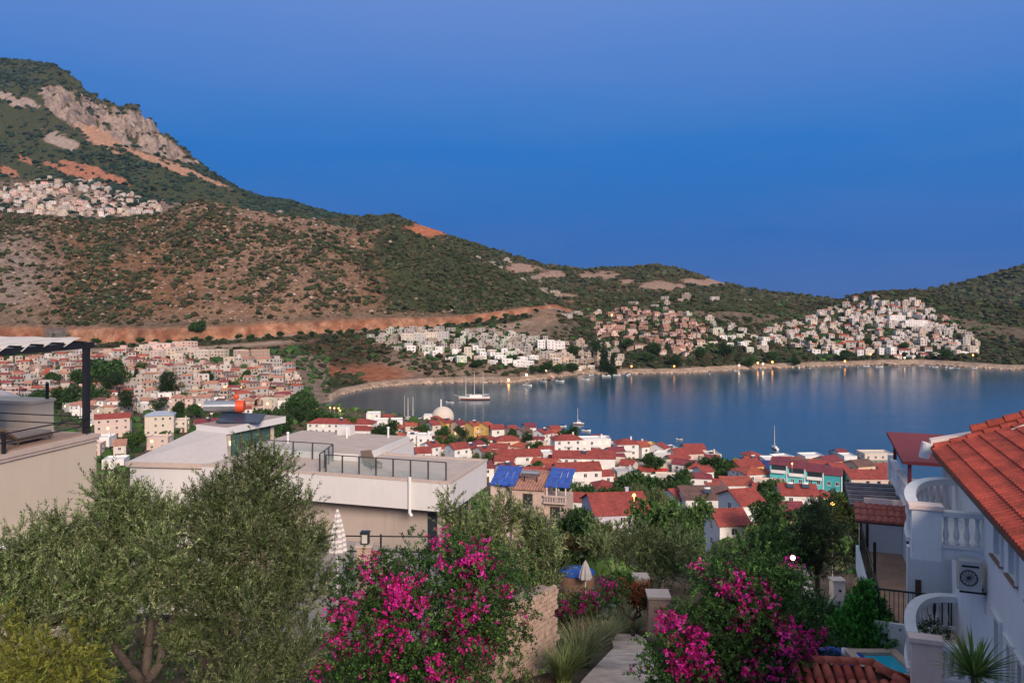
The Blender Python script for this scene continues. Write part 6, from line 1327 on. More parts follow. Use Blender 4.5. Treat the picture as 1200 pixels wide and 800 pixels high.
# shore rows, centre
LST = [
 (562, 575, 496, 6.5, 'yellow', 'gable', 'orange', 'yellow house at the left end of the shore terrace', .9), (573, 591, 499, 6, 'white', 'gable', 'red', 'white house with red roof next to the yellow shore house', .2),
 (577, 611, 512, 5.6, 'peach', 'hip', 'red', 'peach house with small red roof among palms', .25), (592, 606, 500, 6, 'cream', 'gable', 'red', 'cream shore house with red roof behind the peach house', .5),
 (606, 622, 503, 6, 'cream', 'gable', 'brown', 'cream shore house with brown roof right of the palms', .6), (622, 650, 504, 7, 'white', 'gable', 'red', 'white gabled house with bright red roof above the shore', .8),
 (645, 682, 511, 8, 'white', 'hip', 'red', 'white three-storey villa with rounded red roof', .2), (678, 714, 514, 8, 'white', 'flat', 'none', 'white terraced villa with flat roof on the shore', .1),
 (612, 628, 497, 6, 'white', 'gable', 'maroon', 'small white house at the waterline with maroon roof', .3), (690, 706, 511, 6.0, 'white', 'gable', 'maroon', 'white house with maroon roof behind the terraced villa', .3),
 (715, 723, 520, 5.5, 'grey', 'flat', 'none', 'narrow grey house beside the hip-roofed white house', .0), (721, 746, 516, 7.5, 'white', 'hip', 'red', 'white house with red hip roof facing the water', .1),
 (745, 758, 519, 6.5, 'white', 'gable', 'orange', 'white house with orange-red roof beside the yellow villa', .4), (757, 768, 521, 6.5, 'yellow', 'flat', 'none', 'pale yellow villa squeezed between two white houses', .2),
 (764, 780, 521, 6.5, 'white', 'gable', 'red', 'white gabled house at the right end of the shore row', .9), (780, 792, 525, 5.5, 'white', 'flat', 'none', 'low white house left of the pink hall', .2),
 (784, 823, 527, 6.0, 'pink', 'gable', 'red', 'pink hall with broad red roof at the water', .22), (800, 824, 522, 4.5, 'cream', 'gable', 'red', 'cream house with red roof behind the pink hall', .1),
 (825, 842, 532, 4, 'cream', 'flat', 'none', 'low cream building at the water behind the dark trees', .1), (872, 890, 537, 4, 'white', 'gable', 'red', 'low red roof at the water behind the yellow house', .1),
 (577, 634, 529, 5.5, 'white', 'gable', 'red', 'long white terrace with red roof and pale party-wall strips', .12), (634, 648, 531, 6.0, 'white', 'flat', 'none', 'white end house of the long terrace with flat roof', .15),
 (648, 720, 531, 7.0, 'white', 'gable', 'red', 'longest white terrace with thin red roof', -.06), (648, 704, 545, 6.5, 'white', 'gable', 'red', 'white house with large red roof below the longest terrace', .14),
 (579, 607, 545, 5.2, 'white', 'gable', 'maroon', 'white house with maroon roof above the blue solar roofs', .5), (605, 638, 550, 4.5, 'white', 'gable', 'red', 'red-roofed white house just behind the stone tower', .2),
 (560, 576, 543, 5.0, 'white', 'gable', 'maroon', 'white house with maroon roof right of the centre terrace', .3), (558, 574, 525, 5.0, 'white', 'gable', 'red', 'white gabled house right of the terrace railing', .6),
 (737, 792, 544, 3.4, 'beige', 'flat', 'none', 'long beige restaurant with flat roof and red awnings', .1), (720, 745, 552, 3.4, 'grey', 'flat', 'none', 'low grey garden building left of the restaurant', .1),
 (696, 718, 566, 3.0, 'cream', 'hip', 'red', 'low red roof among trees below the longest terrace', .1),
 # left of centre
 (362, 440, 492, 5.2, 'white', 'hip', 'red', 'large white villa under a wide red hip roof', -.1), (398, 438, 500, 3.8, 'white', 'hip', 'red', 'front wing of the large red-roofed villa', -.1),
 (437, 472, 492, 5.5, 'white', 'flat', 'none', 'plain white house with flat roof near the marina', .1), (466, 480, 516, 5.0, 'white', 'gable', 'red', 'small white house with palm left of the holiday cottages', .5),
 (477, 490, 509, 6.5, 'white', 'flat', 'none', 'white cubic house, tallest of the holiday cottages', .1), (489, 506, 510, 6.5, 'white', 'flat', 'none', 'white cubic house second from the tall cube', .1),
 (484, 506, 526, 4.2, 'white', 'gable', 'red', 'white cottage with red roof and two skylights', .25), (494, 517, 519, 5.4, 'white', 'gable', 'red', 'white gabled cottage with red roof in the middle of the cottages', .7),
 (520, 552, 521, 6.0, 'white', 'gable', 'red', 'wide white cottage with red roof and roof windows', .6), (540, 560, 522, 5.0, 'white', 'gable', 'maroon', 'white cottage with maroon roof right of the wide one', .4),
 (512, 531, 492, 6.2, 'yellow', 'gable', 'red', 'yellow house with red roof beside the dome', .7), (530, 546, 494, 6.2, 'peach', 'gable', 'maroon', 'peach house with maroon roof in the shore terrace', .7), (545, 563, 495, 6.5, 'yellow', 'gable', 'orange', 'bright yellow house with orange roof in the shore terrace', .7),
 (503, 513, 494, 5.6, 'cream', 'gable', 'red', 'small cream house left of the yellow one', .5), (320, 345, 519, 3.4, 'cream', 'gable', 'orange', 'orange roof among trees behind the flat-slab white house', .1),
 (430, 446, 484, 4.5, 'white', 'flat', 'none', 'white quay building beside the beach restaurant', .1), (448, 462, 487, 4.2, 'cream', 'gable', 'red', 'cream quay house with red roof near the masts', .2),
 # left, behind the cream house
 (110, 154, 486, 9.4, 'pink', 'gable', 'red', 'pinkish white house with red roof and wooden balcony, near the black post', .45), (170, 206, 483, 9.6, 'cream', 'hip', 'bluegrey', 'cream house with pale metal roof and arched loggia', .3),
 (140, 152, 494, 6.5, 'white', 'flat', 'none', 'white flat house between the pink house and the round green tree', .2), (204, 222, 492, 5.5, 'cream', 'flat', 'none', 'cream flat house right of the loggia house', .2), (100, 122, 520, 4.5, 'pink', 'flat', 'none', 'low pink house behind the cream terrace corner', .2),
 (108, 132, 512, 6.0, 'white', 'flat', 'none', 'white flat-roofed house right behind the cream terrace corner', .1), (132, 150, 517, 6.0, 'cream', 'gable', 'pale', 'cream gabled house below the round green tree', .4), (176, 200, 512, 5.0, 'pink', 'flat', 'none', 'pink flat-roofed house under the loggia house', .1),
 (225, 262, 492, 4.5, 'pink', 'gable', 'maroon', 'maroon roof edge behind the sloping white roof', .5), (122, 150, 538, 3.2, 'white', 'flat', 'none', 'white flat roof above the olive tree tops', .2)]
for (u0, u1, v, h, w, k, r, l, rot) in LST:
    TH(u0, u1, v, h, w, k, r, l, d=8 if u1-u0 < 45 else 9, rot=rot, floors=1 if h < 4 else (3 if h >= 7 else 2), heaters=(1 if RND.random() < .35 else 0), chimney=RND.random() < .25, balcony=(3.5 if (h > 5.2 and RND.random() < .5) else None), lit=.05 if 'restaurant' not in l else .6)
# stone tower house with the blue solar roofs
Ys = 80.0; pS = on(628, Ys+3); zS = 47.5; S = empty('stone_house', ((618-600)/F*Ys, Ys, zS), math.radians(-14)); tag(S, 'beige stone tower house with bright blue solar roofs', 'house')
STN = mat('beige_stone', (0.50, 0.38, 0.31), .9, .18, 3, .5, 10)
kx = Ys/F; zt_ = EYE-(572-HZ)/F*Ys-zS
MB().box(-1.6, 1.7, 0, 4.5, -1, zt_).build('tower_wall', STN, S); MB().box(1.703, 3.9, .2, 4.5, -1, zt_-1.2).build('wing_wall', STN, S)
mb = MB()
for z in (zt_-1.15, zt_-3.4): mb.box(1.71, 4.05, -.4, .197, z-.15, z).box(1.71, 4.05, -.42, -.30, z+.55, z+.68).box(3.93, 4.05, -.298, 3.0, z+.55, z+.68)
mb.build('balcony', COPE, S)
for k in range(9): link('baluster', cached('bal0', lambda: baluster_mesh(.55, COPE)), S, (1.85+k*.26, -.36, zt_-1.149))
for k in range(9): link('baluster', cached('bal0', lambda: None), S, (1.85+k*.26, -.36, zt_-3.399))
for x, z in ((.05, zt_-2.0), (2.8, zt_-3.2)): link('window', window_mesh(1.0, 1.5, 'brown'), S, (x, 0 if x < 1 else .2, z))
for z in (zt_-4.6,): link('window', window_mesh(1.0, 1.5, 'brown'), S, (.05, 0, z))
MB().slab([(-1.9, -.3, zt_+.05), (1.9, -.3, zt_+.05), (1.9, 4.6, zt_+.9), (-1.9, 4.6, zt_+.9)], .14).build('roof', ROOFS['pale'], S)
for k in range(3): MB().box(1.9+k*.95, 2.0+k*.95, .25, .35, zt_-1.197, zt_+.25).build('porch_post', LAMPWARMW, S)
BLUE = mat('blue_solar_cells', (0.012, 0.065, 0.34), .22, .6, 2.2, spec=.6)
for i in range(4):
    x0 = -4.0+i*.68; MB().slab([(x0, .2-.1*i, zt_+.15), (x0+.64, .2-.1*i, zt_+.2), (x0+.64, 3.9, zt_+1.35), (x0, 3.9, zt_+1.3)], .07).build('solar_panel', BLUE, S)
for i in range(4):
    x0 = 1.75+i*.64; MB().slab([(x0, .1, zt_+.28), (x0+.60, .1, zt_+.32), (x0+.60, 3.9, zt_+1.4), (x0, 3.9, zt_+1.36)], .07).build('solar_panel', BLUE, S)
MB().box(-4.0, -1.65, .6, 4.2, -1, zt_-.1).build('annex_wall', WALLS['pink'], S); MB().tube((-.9, 1.5, zt_+1.15), (.9, 1.5, zt_+1.15), .28, n=12).build('water_tank', STEEL, S); MB().box(-.7, -.6, 1.4, 1.6, zt_+.3, zt_+.9).box(.6, .7, 1.4, 1.6, zt_+.3, zt_+.9).build('tank_stand', IRON, S)
# restaurant awnings (red, lit)
for i, (u, Y) in enumerate(((742, 0), (758, 0), (774, 0))):
    Y = depth_for_top(u, 545, 4) - 1.2; p = at(u, 549, Y); r = empty('awning', (p.x, Y, p.z)); tag(r, ['leftmost red awning of the beige restaurant', 'middle red awning of the beige restaurant', 'rightmost red awning of the beige restaurant'][i], 'awning'); MB().slab([(-2.6, -1.6, -.5), (2.6, -1.6, -.5), (2.6, .3, .2), (-2.6, .3, .2)], .06).build('canvas', mat('red_canvas', (.50, .03, .02), .8), r)
    for x in (-2.4, 2.4): MB().tube((x, -1.5, -2.6), (x, -1.5, -.55), .05).build('post', IRON, r)
# domed hall by the marina
Yd = 470.0; pd = on(519, Yd); pd.z = max(pd.z, .8); D = empty('domed_hall', pd); tag(D, 'white domed hall with a short chimney beside the marina', 'building')
prof = [(6.6*math.cos(t), 2.0+6.2*math.sin(t)) for t in [i/9*math.pi/2*.985 for i in range(10)]]
MB().lathe([(6.6, -1), (6.6, 2.0)]+prof[1:], n=26).build('dome', WALLS['cream'], D, smooth=True); MB().tube((-1, -1, 6), (-1, -1, 12.5), .45, n=10).build('chimney', FRAMEW, D); MB().box(-11, -6.0, -3, 3, -1, 3.6).build('porch', WALLS['white'], D)
# cars in the car park
def car(u, v, colr, label, rot):
    Y = hit(u, v, 60); p = on(u, Y); r = empty('parked_car', p, rot); tag(r, label, 'car', 'cars in the car park'); cm = mat('car_'+colr, {'red': (.28, .02, .02), 'white': (.7, .7, .7), 'silver': (.4, .41, .43), 'dark': (.03, .035, .05)}[colr], .3, .03, spec=.6)
    vs = []; prof = [(-2.1, .35), (-2.1, .85), (-1.2, .95), (-.6, 1.42), (.7, 1.45), (1.4, 1.0), (2.1, .9), (2.1, .35)]
    MB().add([(x, s*.85*(1 if z < 1.1 else .8), z) for s in (-1, 1) for x, z in prof], [tuple(range(8)), tuple(range(15, 7, -1))]+[(i, (i+1) % 8, 8+(i+1) % 8, 8+i) for i in range(8)]).build('body', cm, r)
    MB().box(-.95, 1.05, -.78, .78, 1.0, 1.36).build('windows', GLASS, r)
    for x in (-1.3, 1.3):
        for y in (-.8, .8): MB().tube((x, y-.1, .32), (x, y+.1, .32), .32, n=12).build('wheel', IRON, r)
for i, (u, v, c, l) in enumerate([(815, 571, 'red', 'leftmost dark red car in the car park'), (822, 574, 'white', 'white car at the front of the car park'), (828, 569, 'dark', 'dark car behind the front cars of the car park'), (836, 566, 'silver', 'silver car near the orange-roofed shed'), (842, 562, 'white', 'white car farthest up the car park'), (848, 559, 'dark', 'dark car at the back of the car park'), (811, 577, 'white', 'white car parked nearest the brown roof'), (143, 526, 'white', 'white car on the road beside the round green tree')]): car(u, v, c, l, RND.uniform(-.5, .5))
strip('car_park', [(800, 580), (806, 570), (812, 562)], [(842, 582), (846, 570), (838, 560)], .1, mat('asphalt', (.17, .15, .14), .9, .2, 2), .05)

# ---- trees of the town
TT = [(455, 493, 12, 'round', 'tall dark green tree right of the large red-roofed villa'), (445, 500, 9, 'round', 'dark tree at the corner of the red-roofed villa'), (380, 518, 5, 'olive', 'greyish bush in front of the red-roofed villa'), (405, 516, 5, 'light', 'light green bush left of the tall dark tree'), (425, 517, 5, 'light', 'light green bush under the villa front wing'), (466, 512, 7, 'olive', 'grey-green tree left of the holiday cottages'), (472, 525, 4, 'light', 'small palm-green tree by the small white cottage'), (485, 494, 7, 'round', 'dark tree left of the domed hall'), (497, 496, 7, 'round', 'dark tree below the domed hall'), (508, 490, 7, 'round', 'dark tree against the dome'), (515, 511, 6, 'light', 'bright green tree behind the gabled cottages'), (525, 511, 6, 'light', 'bright green tree right of its twin behind the cottages'), (519, 499, 8, 'round', 'dark tree below the yellow shore house'), (541, 498, 9, 'pine', 'brownish dark tree in front of the peach shore house'), (552, 510, 8, 'round', 'dark tree under the bright yellow shore house'), (568, 512, 7, 'round', 'dark tree left of the peach house'), (556, 530, 5, 'olive', 'shrubby tree behind the terrace railing corner'), (599, 503, 8, 'round', 'palm-shaded tree behind the peach house'), (616, 507, 9, 'pine', 'dark slender tree between shore houses'), (628, 517, 8, 'round', 'dark green tree under the white gabled house'), (642, 524, 5, 'round', 'tree beside the white villa'), (668, 500, 11, 'round', 'dark tree standing out against the water above the white villa'), (574, 527, 8, 'olive', 'olive-green tree left of the long terrace'), (627, 540, 7, 'round', 'dark green tree in front of the long terrace'), (612, 547, 5, 'round', 'low dark tree below the long terrace'), (640, 549, 5, 'round', 'dark tree at the end of the red-roofed house'), (662, 558, 7, 'round', 'dark tree behind the stone tower house'), (672, 566, 6, 'light', 'green tree right of the stone tower'), (690, 568, 6, 'round', 'green tree below the large red roof'), (705, 572, 5, 'light', 'light green tree above the lilac house'), (722, 570, 6, 'light', 'green tree left of the dark thicket'), (735, 557, 9, 'round', 'dark thicket tree below the restaurant'), (750, 553, 10, 'round', 'broad dark tree below the restaurant'), (765, 557, 9, 'round', 'dark green tree right of the broad one'), (752, 566, 8, 'olive', 'pale olive tree in front of the dark thicket'), (772, 570, 8, 'olive', 'pale olive tree left of the narrow red roof'), (795, 550, 10, 'round', 'tall dark tree left of the car park'), (800, 560, 9, 'round', 'dark leafy tree beside the car park'), (740, 536, 7, 'olive', 'grey tree under the red hip-roofed white house'), (752, 535, 6, 'pine', 'reddish dark shrub in front of the orange-roofed house'), (765, 530, 9, 'round', 'green tree before the shore row'), (775, 536, 6, 'olive', 'grey tree at the pink hall'), (812, 541, 7, 'round', 'tree in front of the pink hall'), (826, 534, 9, 'round', 'leftmost dark tree of the shore grove'), (836, 535, 9, 'round', 'second dark tree of the shore grove'), (846, 535, 9, 'round', 'rightmost dark tree of the shore grove'), (832, 548, 6, 'round', 'dark hedge tree behind the car park'), (845, 548, 6, 'round', 'dark hedge tree left of the yellow house'), (900, 564, 9, 'round', 'green tree left of the turquoise hotel'), (910, 561, 8, 'light', 'lighter green tree at the hotel corner'), (895, 577, 9, 'round', 'tall dark tree between white house and hotel'), (905, 590, 8, 'round', 'dark tree left of the wine-red roof'), (884, 577, 8, 'olive', 'grey-green tree beside the three-storey house'), (950, 588, 7, 'round', 'dark tree beside the solar-panelled house'), (962, 585, 8, 'round', 'dark tree behind the orange-topped lamp'), (975, 553, 5, 'round', 'low trees right of the hotel'), (672, 600, 10, 'round', 'dark green tree between the tower and the lilac house'), (775, 592, 8, 'light', 'bright green tree behind the lilac house'), (900, 615, 8, 'light', 'light green tree left of the pine'), (158, 505, 9, 'light', 'round bright green tree in front of the loggia house'), (208, 483, 6, 'round', 'small clipped tree right of the loggia house'), (545, 548, 4, 'round', 'small dark shrub behind the terrace corner'), (530, 545, 4, 'round', 'dark bush seen through the glass railing')]
for (u, v, h, k, l) in TT: town_tree(u, v, h, k, l, 'trees of the lower town', wide=.85)
# fillers: gardens full of shrubs between the houses
f_n = 0
U_, V_, X_, Y_a, Z_, R_, c_ = GD
def d_town(U, V, X, Y, Z, R, c): return (R > 3.3)*(R < 8.6)*(U > 300)*(U < 1150)*(Y > 70)*np.clip(1.4-Y/500, .3, 1)*1.0
scrub('town_shrubs', 'garden shrubs and low greenery filling the gaps between the town houses', GD, d_town, 2600, 1.9, 12, DKGREEN+MIDGREEN+((.09, .10, .05),))
scrub('valley_shrubs', 'garden greenery between the houses of the left valley', GD, lambda U, V, X, Y, Z, R, c: (R > 6.5)*(R < 14.6)*(U > -40)*(U < 385)*1.0, 1500, 2.6, 13, DKGREEN+((.06, .08, .04),))
# ================================================================== the valley town and the villages round the bay
rsH = random.Random(99)
TAKEN = []
def free(x, y, r):
    for a, b in TAKEN:
        if (a-x)**2+(b-y)**2 < r*r: return False
    TAKEN.append((x, y)); return True
for o in list(COL.objects):
    if o.get('category') in ('house', 'hotel', 'building') and o.location.y > 100: TAKEN.append((o.location.x, o.location.y))
SUBSET = {}; STOCK = []            # houses past the individual limit, per village
def village(key, poly, n, sep, walls, kinds, roofs, size, single, label, group, lit=0.04, surf=None, floors=(1, 2, 2), tilt=0.6, vis=None):
    """n houses inside a pixel region; `single` of them individual things, the rest one mass"""
    spots = []; tries = 0
    us = [p[0] for p in poly]; vs_ = [p[1] for p in poly]
    def inside(u, v):
        c = False; j = len(poly)-1
        for i in range(len(poly)):
            (xi, yi), (xj, yj) = poly[i], poly[j]
            if (yi > v) != (yj > v) and u < (xj-xi)*(v-yi)/(yj-yi)+xi: c = not c
            j = i
        return c
    while len(spots) < n and tries < n*14:
        tries += 1; u, v = rsH.uniform(min(us), max(us)), rsH.uniform(min(vs_), max(vs_))
        if not inside(u, v): continue
        if surf is None: Y = hit(u, v, 230); p = on(u, Y)
        else:
            U, V, X, Yy, Z, R, c = surf
            if key not in SUBSET:
                ok_ = np.flatnonzero(((R > .85) & (R < 2.2) & (U > min(us)-4) & (U < max(us)+4)).ravel()); SUBSET[key] = tuple(q.ravel()[ok_] for q in (U, V, X, Yy, Z, R))
            U, V, X, Yy, Z, R = SUBSET[key]; k = np.argmin((U-u)**2+(V-v)**2+1e6*((R < .85) | (R > 2.2))); p = Vector((X.flat[k], Yy.flat[k], Z.flat[k]))
        if p.z < .4: continue
        if not free(p.x, p.y, sep): continue
        spots.append(p)
    spots.sort(key=lambda p: p.y)
    for i, p in enumerate(spots):
        s = rsH.uniform(.65, 1.4); w = round(size[0]*s*2)/2; d = round(size[1]*rsH.choice((.9, 1, 1.1))*2)/2; fl = rsH.choice(floors); h = fl*2.9; wl = rsH.choice(walls); kd = rsH.choice(kinds); rf = rsH.choice(roofs); rot = rsH.uniform(-tilt, tilt)
        if i < single:
            lab = label % dict(wall=wl, roof={'red': 'red', 'orange': 'orange-red', 'maroon': 'maroon', 'brown': 'brown', 'pale': 'pale red'}.get(rf, rf), kind={'flat': 'flat-roofed', 'gable': 'gabled', 'hip': 'hip-roofed'}[kd], st=('low', 'two-storey', 'three-storey', 'tall')[fl-1])
            house(p-Vector((0, 0, .6)), w, d, h, rot, wl, kd, rf if kd != 'flat' else 'none', lab, group, floors=fl, lit=lit, wins=True, faces='fr' if p.x < 0 else 'fl', heaters=0, door=False, wstyle='brown' if rsH.random() < .3 else 'white')
        else: STOCK.append((key, p, w, d, h, rot, wl, kd, rf, fl, lit))
P_ = lambda *a: list(a)
village('valley', P_((-10, 428), (120, 420), (250, 430), (345, 430), (352, 465), (330, 482), (300, 492), (240, 484), (215, 484), (150, 486), (110, 500), (60, 470), (-10, 470)), 500, 7.4, ['pink', 'cream', 'white', 'white', 'white', 'beige', 'cream', 'grey'], ['flat', 'gable', 'gable', 'hip', 'flat'], ['pale', 'maroon', 'red', 'pale', 'brown'], (6.4, 6.0), 80, '%(st)s %(wall)s %(kind)s house in the crowded valley town', 'houses of the valley town', lit=.14, floors=(1, 2, 2, 2, 3))
village('lowertown', P_((440, 500), (560, 500), (700, 518), (830, 532), (1000, 545), (985, 570), (900, 600), (760, 580), (640, 570), (560, 550), (440, 520)), 60, 9.0, ['white', 'white', 'cream', 'pink', 'white'], ['gable', 'gable', 'hip', 'flat'], ['red', 'maroon', 'red', 'orange'], (6.6, 6.0), 60, '%(st)s %(wall)s %(kind)s house in the lower town', 'filler houses of the lower town')
village('terraces', P_((105, 415), (200, 408), (330, 425), (345, 432), (250, 432), (110, 425)), 26, 12, ['beige', 'pink', 'brown', 'cream'], ['flat'], ['red'], (12, 9), 10, '%(st)s %(wall)s stone-built block under the road above the valley town', 'blocks under the road', floors=(2, 2, 3))
village('whitebay', P_((428, 398), (470, 388), (540, 388), (640, 398), (650, 415), (620, 430), (540, 425), (470, 412)), 120, 9.5, ['white', 'white', 'cream', 'white', 'palegreen'], ['flat'], ['red'], (7.5, 6.5), 30, '%(st)s %(wall)s villa on the bare slope above the far beach', 'villas above the far beach', floors=(1, 2, 2))
village('stonebay', P_((640, 408), (700, 400), (735, 425), (725, 434), (650, 432)), 55, 9, ['beige', 'cream', 'peach', 'beige'], ['flat'], ['red'], (7, 6.5), 10, '%(st)s %(wall)s terrace villa stepping down to the far shore', 'stepped villas by the far shore')
village('redvillage', P_((690, 372), (720, 364), (790, 366), (830, 385), (815, 420), (740, 415), (700, 395)), 120, 9, ['brown', 'pink', 'brown', 'beige', 'pink'], ['gable', 'hip', 'gable', 'flat'], ['pale', 'brown', 'pale'], (7.2, 6.5), 20, '%(st)s %(wall)s house with %(roof)s roof in the russet village', 'russet village across the bay')
village('midwhite', P_((772, 362), (830, 375), (900, 400), (905, 415), (860, 412), (800, 395)), 55, 12, ['white', 'white', 'cream', 'palegreen'], ['flat'], ['red'], (8, 6.5), 12, '%(st)s %(wall)s villa on the green slope across the bay', 'villas on the green slope')
village('whitetown', P_((895, 385), (955, 372), (985, 356), (1045, 350), (1080, 358), (1110, 375), (1145, 402), (1142, 416), (1060, 420), (960, 418), (900, 402)), 270, 9, ['white', 'white', 'cream', 'white', 'beige'], ['flat', 'flat', 'flat', 'gable'], ['red', 'pale'], (7.5, 7), 24, '%(st)s %(wall)s house of the white town across the bay', 'white town across the bay', floors=(1, 2, 2, 3))
village('plateau', P_((0, 238), (0, 222), (60, 208), (110, 215), (190, 240), (190, 250), (130, 255), (0, 250)), 150, 12, ['white', 'cream', 'white', 'pink', 'beige'], ['flat', 'flat', 'gable'], ['red', 'pale'], (10.5, 9), 6, '%(st)s %(wall)s house of the upper village under the mountain', 'upper village under the mountain', surf=CD, floors=(2, 3))
village('hillhouses', P_((545, 300), (600, 302), (650, 340), (655, 352), (630, 345), (560, 312)), 22, 14, ['white', 'cream'], ['flat'], ['red'], (12, 9), 0, '', '', surf=(BD[0], BD[1], BD[2], BD[3], BD[4], BD[5]*0+1.0, BD[6]), floors=(1, 2))
village('ridgehouses', P_((655, 372), (790, 348), (980, 350), (985, 356), (790, 358)), 16, 18, ['white', 'cream'], ['flat'], ['red'], (12, 9), 0, '', '', floors=(1, 2))
village('passhouses', P_((195, 240), (400, 250), (400, 262), (240, 256)), 16, 20, ['white', 'cream', 'pink'], ['flat'], ['red'], (14, 11), 0, '', '', surf=CD, floors=(1, 2))
# the rest of each village as one mass of real boxes, roofs and windows
WCOL = dict(white=(.50, .45, .41), cream=(.44, .37, .30), beige=(.50, .41, .33), pink=(.58, .40, .34), peach=(.62, .44, .31), brown=(.34, .22, .17), palegreen=(.50, .53, .43), grey=(.43, .41, .40))
RCOL = dict(red=(.34, .08, .045), orange=(.42, .11, .05), maroon=(.24, .05, .05), brown=(.18, .10, .08), pale=(.40, .19, .13))
def mass(key, name, label):
    Vs, Qs, Cs = [], [], []; b = 0; BQ = np.array([(0, 3, 2, 1), (4, 5, 6, 7), (0, 1, 5, 4), (1, 2, 6, 5), (2, 3, 7, 6), (3, 0, 4, 7)])
    for k, p, w, d, h, rot, wl, kd, rf, fl, lit in STOCK:
        if k != key: continue
        ct, st = math.cos(rot), math.sin(rot)
        def addbox(x0, x1, y0, y1, z0, z1, col, ridge=False):
            nonlocal b
            v = np.array([(x0, y0, z0), (x1, y0, z0), (x1, y1, z0), (x0, y1, z0), (x0, y0, z1), (x1, y0, z1), (x1, y1, z1), (x0, y1, z1)], float)
            if ridge: v[4:6, 1] = v[6:8, 1] = (y0+y1)/2
            v = np.stack([v[:, 0]*ct-v[:, 1]*st+p.x, v[:, 0]*st+v[:, 1]*ct+p.y, v[:, 2]+p.z-.6], 1)
            Vs.append(v); Qs.append(BQ+b); b += 8; Cs.append(np.tile(np.array((*col, 1.0)), (8, 1)))
        cw = np.array(WCOL[wl])*rsH.uniform(.75, 1.1); addbox(-w/2, w/2, -d/2, d/2, -2.5, h, cw)
        if rsH.random() < .5: sd_ = rsH.choice((-1, 1)); hh_ = h*rsH.uniform(.45, .8); addbox(sd_*w*.48-w*.22, sd_*w*.48+w*.22, -d*.75, d*.2, -2.5, hh_, cw*.97)
        if rsH.random() < .4: addbox(-w*.9, w*.9, -d/2-3.2, -d/2-2.8, -4.5, -.2, np.array((.40, .31, .25)))
        if kd == 'flat':
            addbox(-w/2+.3, w/2-.3, -d/2+.3, d/2-.3, h+.002, h+.25, np.array((.42, .37, .33)))
            if rsH.random() < .4: addbox(-w*.2, w*.3, 0, d*.4, h+.252, h+2.3, cw)
        else: addbox(-w/2-.3, w/2+.3, -d/2-.4, d/2+.4, h+.002, h+.2+d*.17, np.array(RCOL[rf]), True)
        for f_ in range(fl):
            n = max(2, int(w/3.2))
            for i in range(n):
                if rsH.random() < .2: continue
                x = (i+.5)/n*w-w/2; c = np.array((.06, .06, .07)) if rsH.random() > .04 else np.array((.5, .3, .12)); ww = rsH.uniform(.45, .9)
                addbox(x-ww, x+ww, -d/2-.06, -d/2+.1, f_*2.9+.8, f_*2.9+2.3, c)
            sx = 1 if p.x < 0 else -1
            for i in range(2): y = (i+.5)/2*d-d/2; addbox(sx*w/2-.06, sx*w/2+.06, y-.6, y+.6, f_*2.9+.8, f_*2.9+2.2, np.array((.06, .06, .07)))
    if not Vs: return
    o = link(name, np_mesh(name, np.concatenate(Vs), np.concatenate(Qs), HOUSEM, np.concatenate(Cs))); tag(o, label, 'houses', kind='stuff')
HOUSEM = leafmat('village_walls', .85, 0.0, .2)
for k, n, l in (('valley', 'valley_houses', 'tight mass of small pink and cream houses at the back of the valley town'), ('terraces', 'terrace_blocks', 'stone-built blocks stacked under the road cut'), ('whitebay', 'bay_villas', 'white villas strewn over the bare slope above the far beach'), ('stonebay', 'stepped_villas', 'beige stepped villas massed at the far shore'), ('redvillage', 'russet_houses', 'russet houses massed on the hill across the bay'), ('midwhite', 'slope_villas', 'white villas among scrub on the green slope across the bay'), ('whitetown', 'white_town_houses', 'white houses climbing the far hillside across the bay'), ('plateau', 'upper_village_houses', 'pale houses massed on the plateau under the mountain'), ('hillhouses', 'hill_houses', 'few white houses on the far side of the green hill'), ('ridgehouses', 'ridge_houses', 'single white houses along the low ridge behind the bay'), ('passhouses', 'pass_houses', 'pale houses on the pass below the mountain')): mass(k, n, l)
scrub('village_greenery', 'trees and garden bushes between the white houses across the bay', GD, lambda U, V, X, Y, Z, R, c: (R > 13.1)*(R < 18.3)*np.clip(blob(U, V, 1020, 390, 150, 38)+blob(U, V, 760, 392, 90, 30)+blob(U, V, 540, 408, 110, 22), 0, 1), 4500, 3.2, 17, DKGREEN+SP)
scrub('valley_trees', 'dark garden trees massed between the small houses of the valley', GD, lambda U, V, X, Y, Z, R, c: (R > 8)*(R < 14.6)*(U > -40)*(U < 360)*np.clip(fbm(X/30, Y/30, 3)*2.5, 0, 1), 700, 4.2, 19, DKGREEN)
# apartment rows
for i, (u, v, w) in enumerate([(478, 396, 14), (492, 395, 14), (506, 394, 14), (520, 393, 12), (634, 404, 9), (645, 404, 9), (656, 404, 12), (1072, 378, 26), (1050, 372, 18)]):
    Y = hit(u, v+6, 500); p = on(u, Y); house(p, w/F*Y, 9, 8.6, rsH.uniform(-.1, .1), 'white' if i > 3 else ('grey' if i % 2 else 'cream'), 'flat', 'none', ['grey-cream apartment block at the left end of the row above the far beach', 'grey apartment block second in the row above the far beach', 'cream apartment block third in the row above the far beach', 'grey apartment block at the right end of the row above the far beach', 'first of three white blocks above the far shore', 'middle one of three white blocks above the far shore', 'widest of three white blocks above the far shore', 'long white apartment block high in the white town', 'white apartment block left of the long one in the white town'][i], floors=3, name='apartment_block', cat='apartments', door=False)
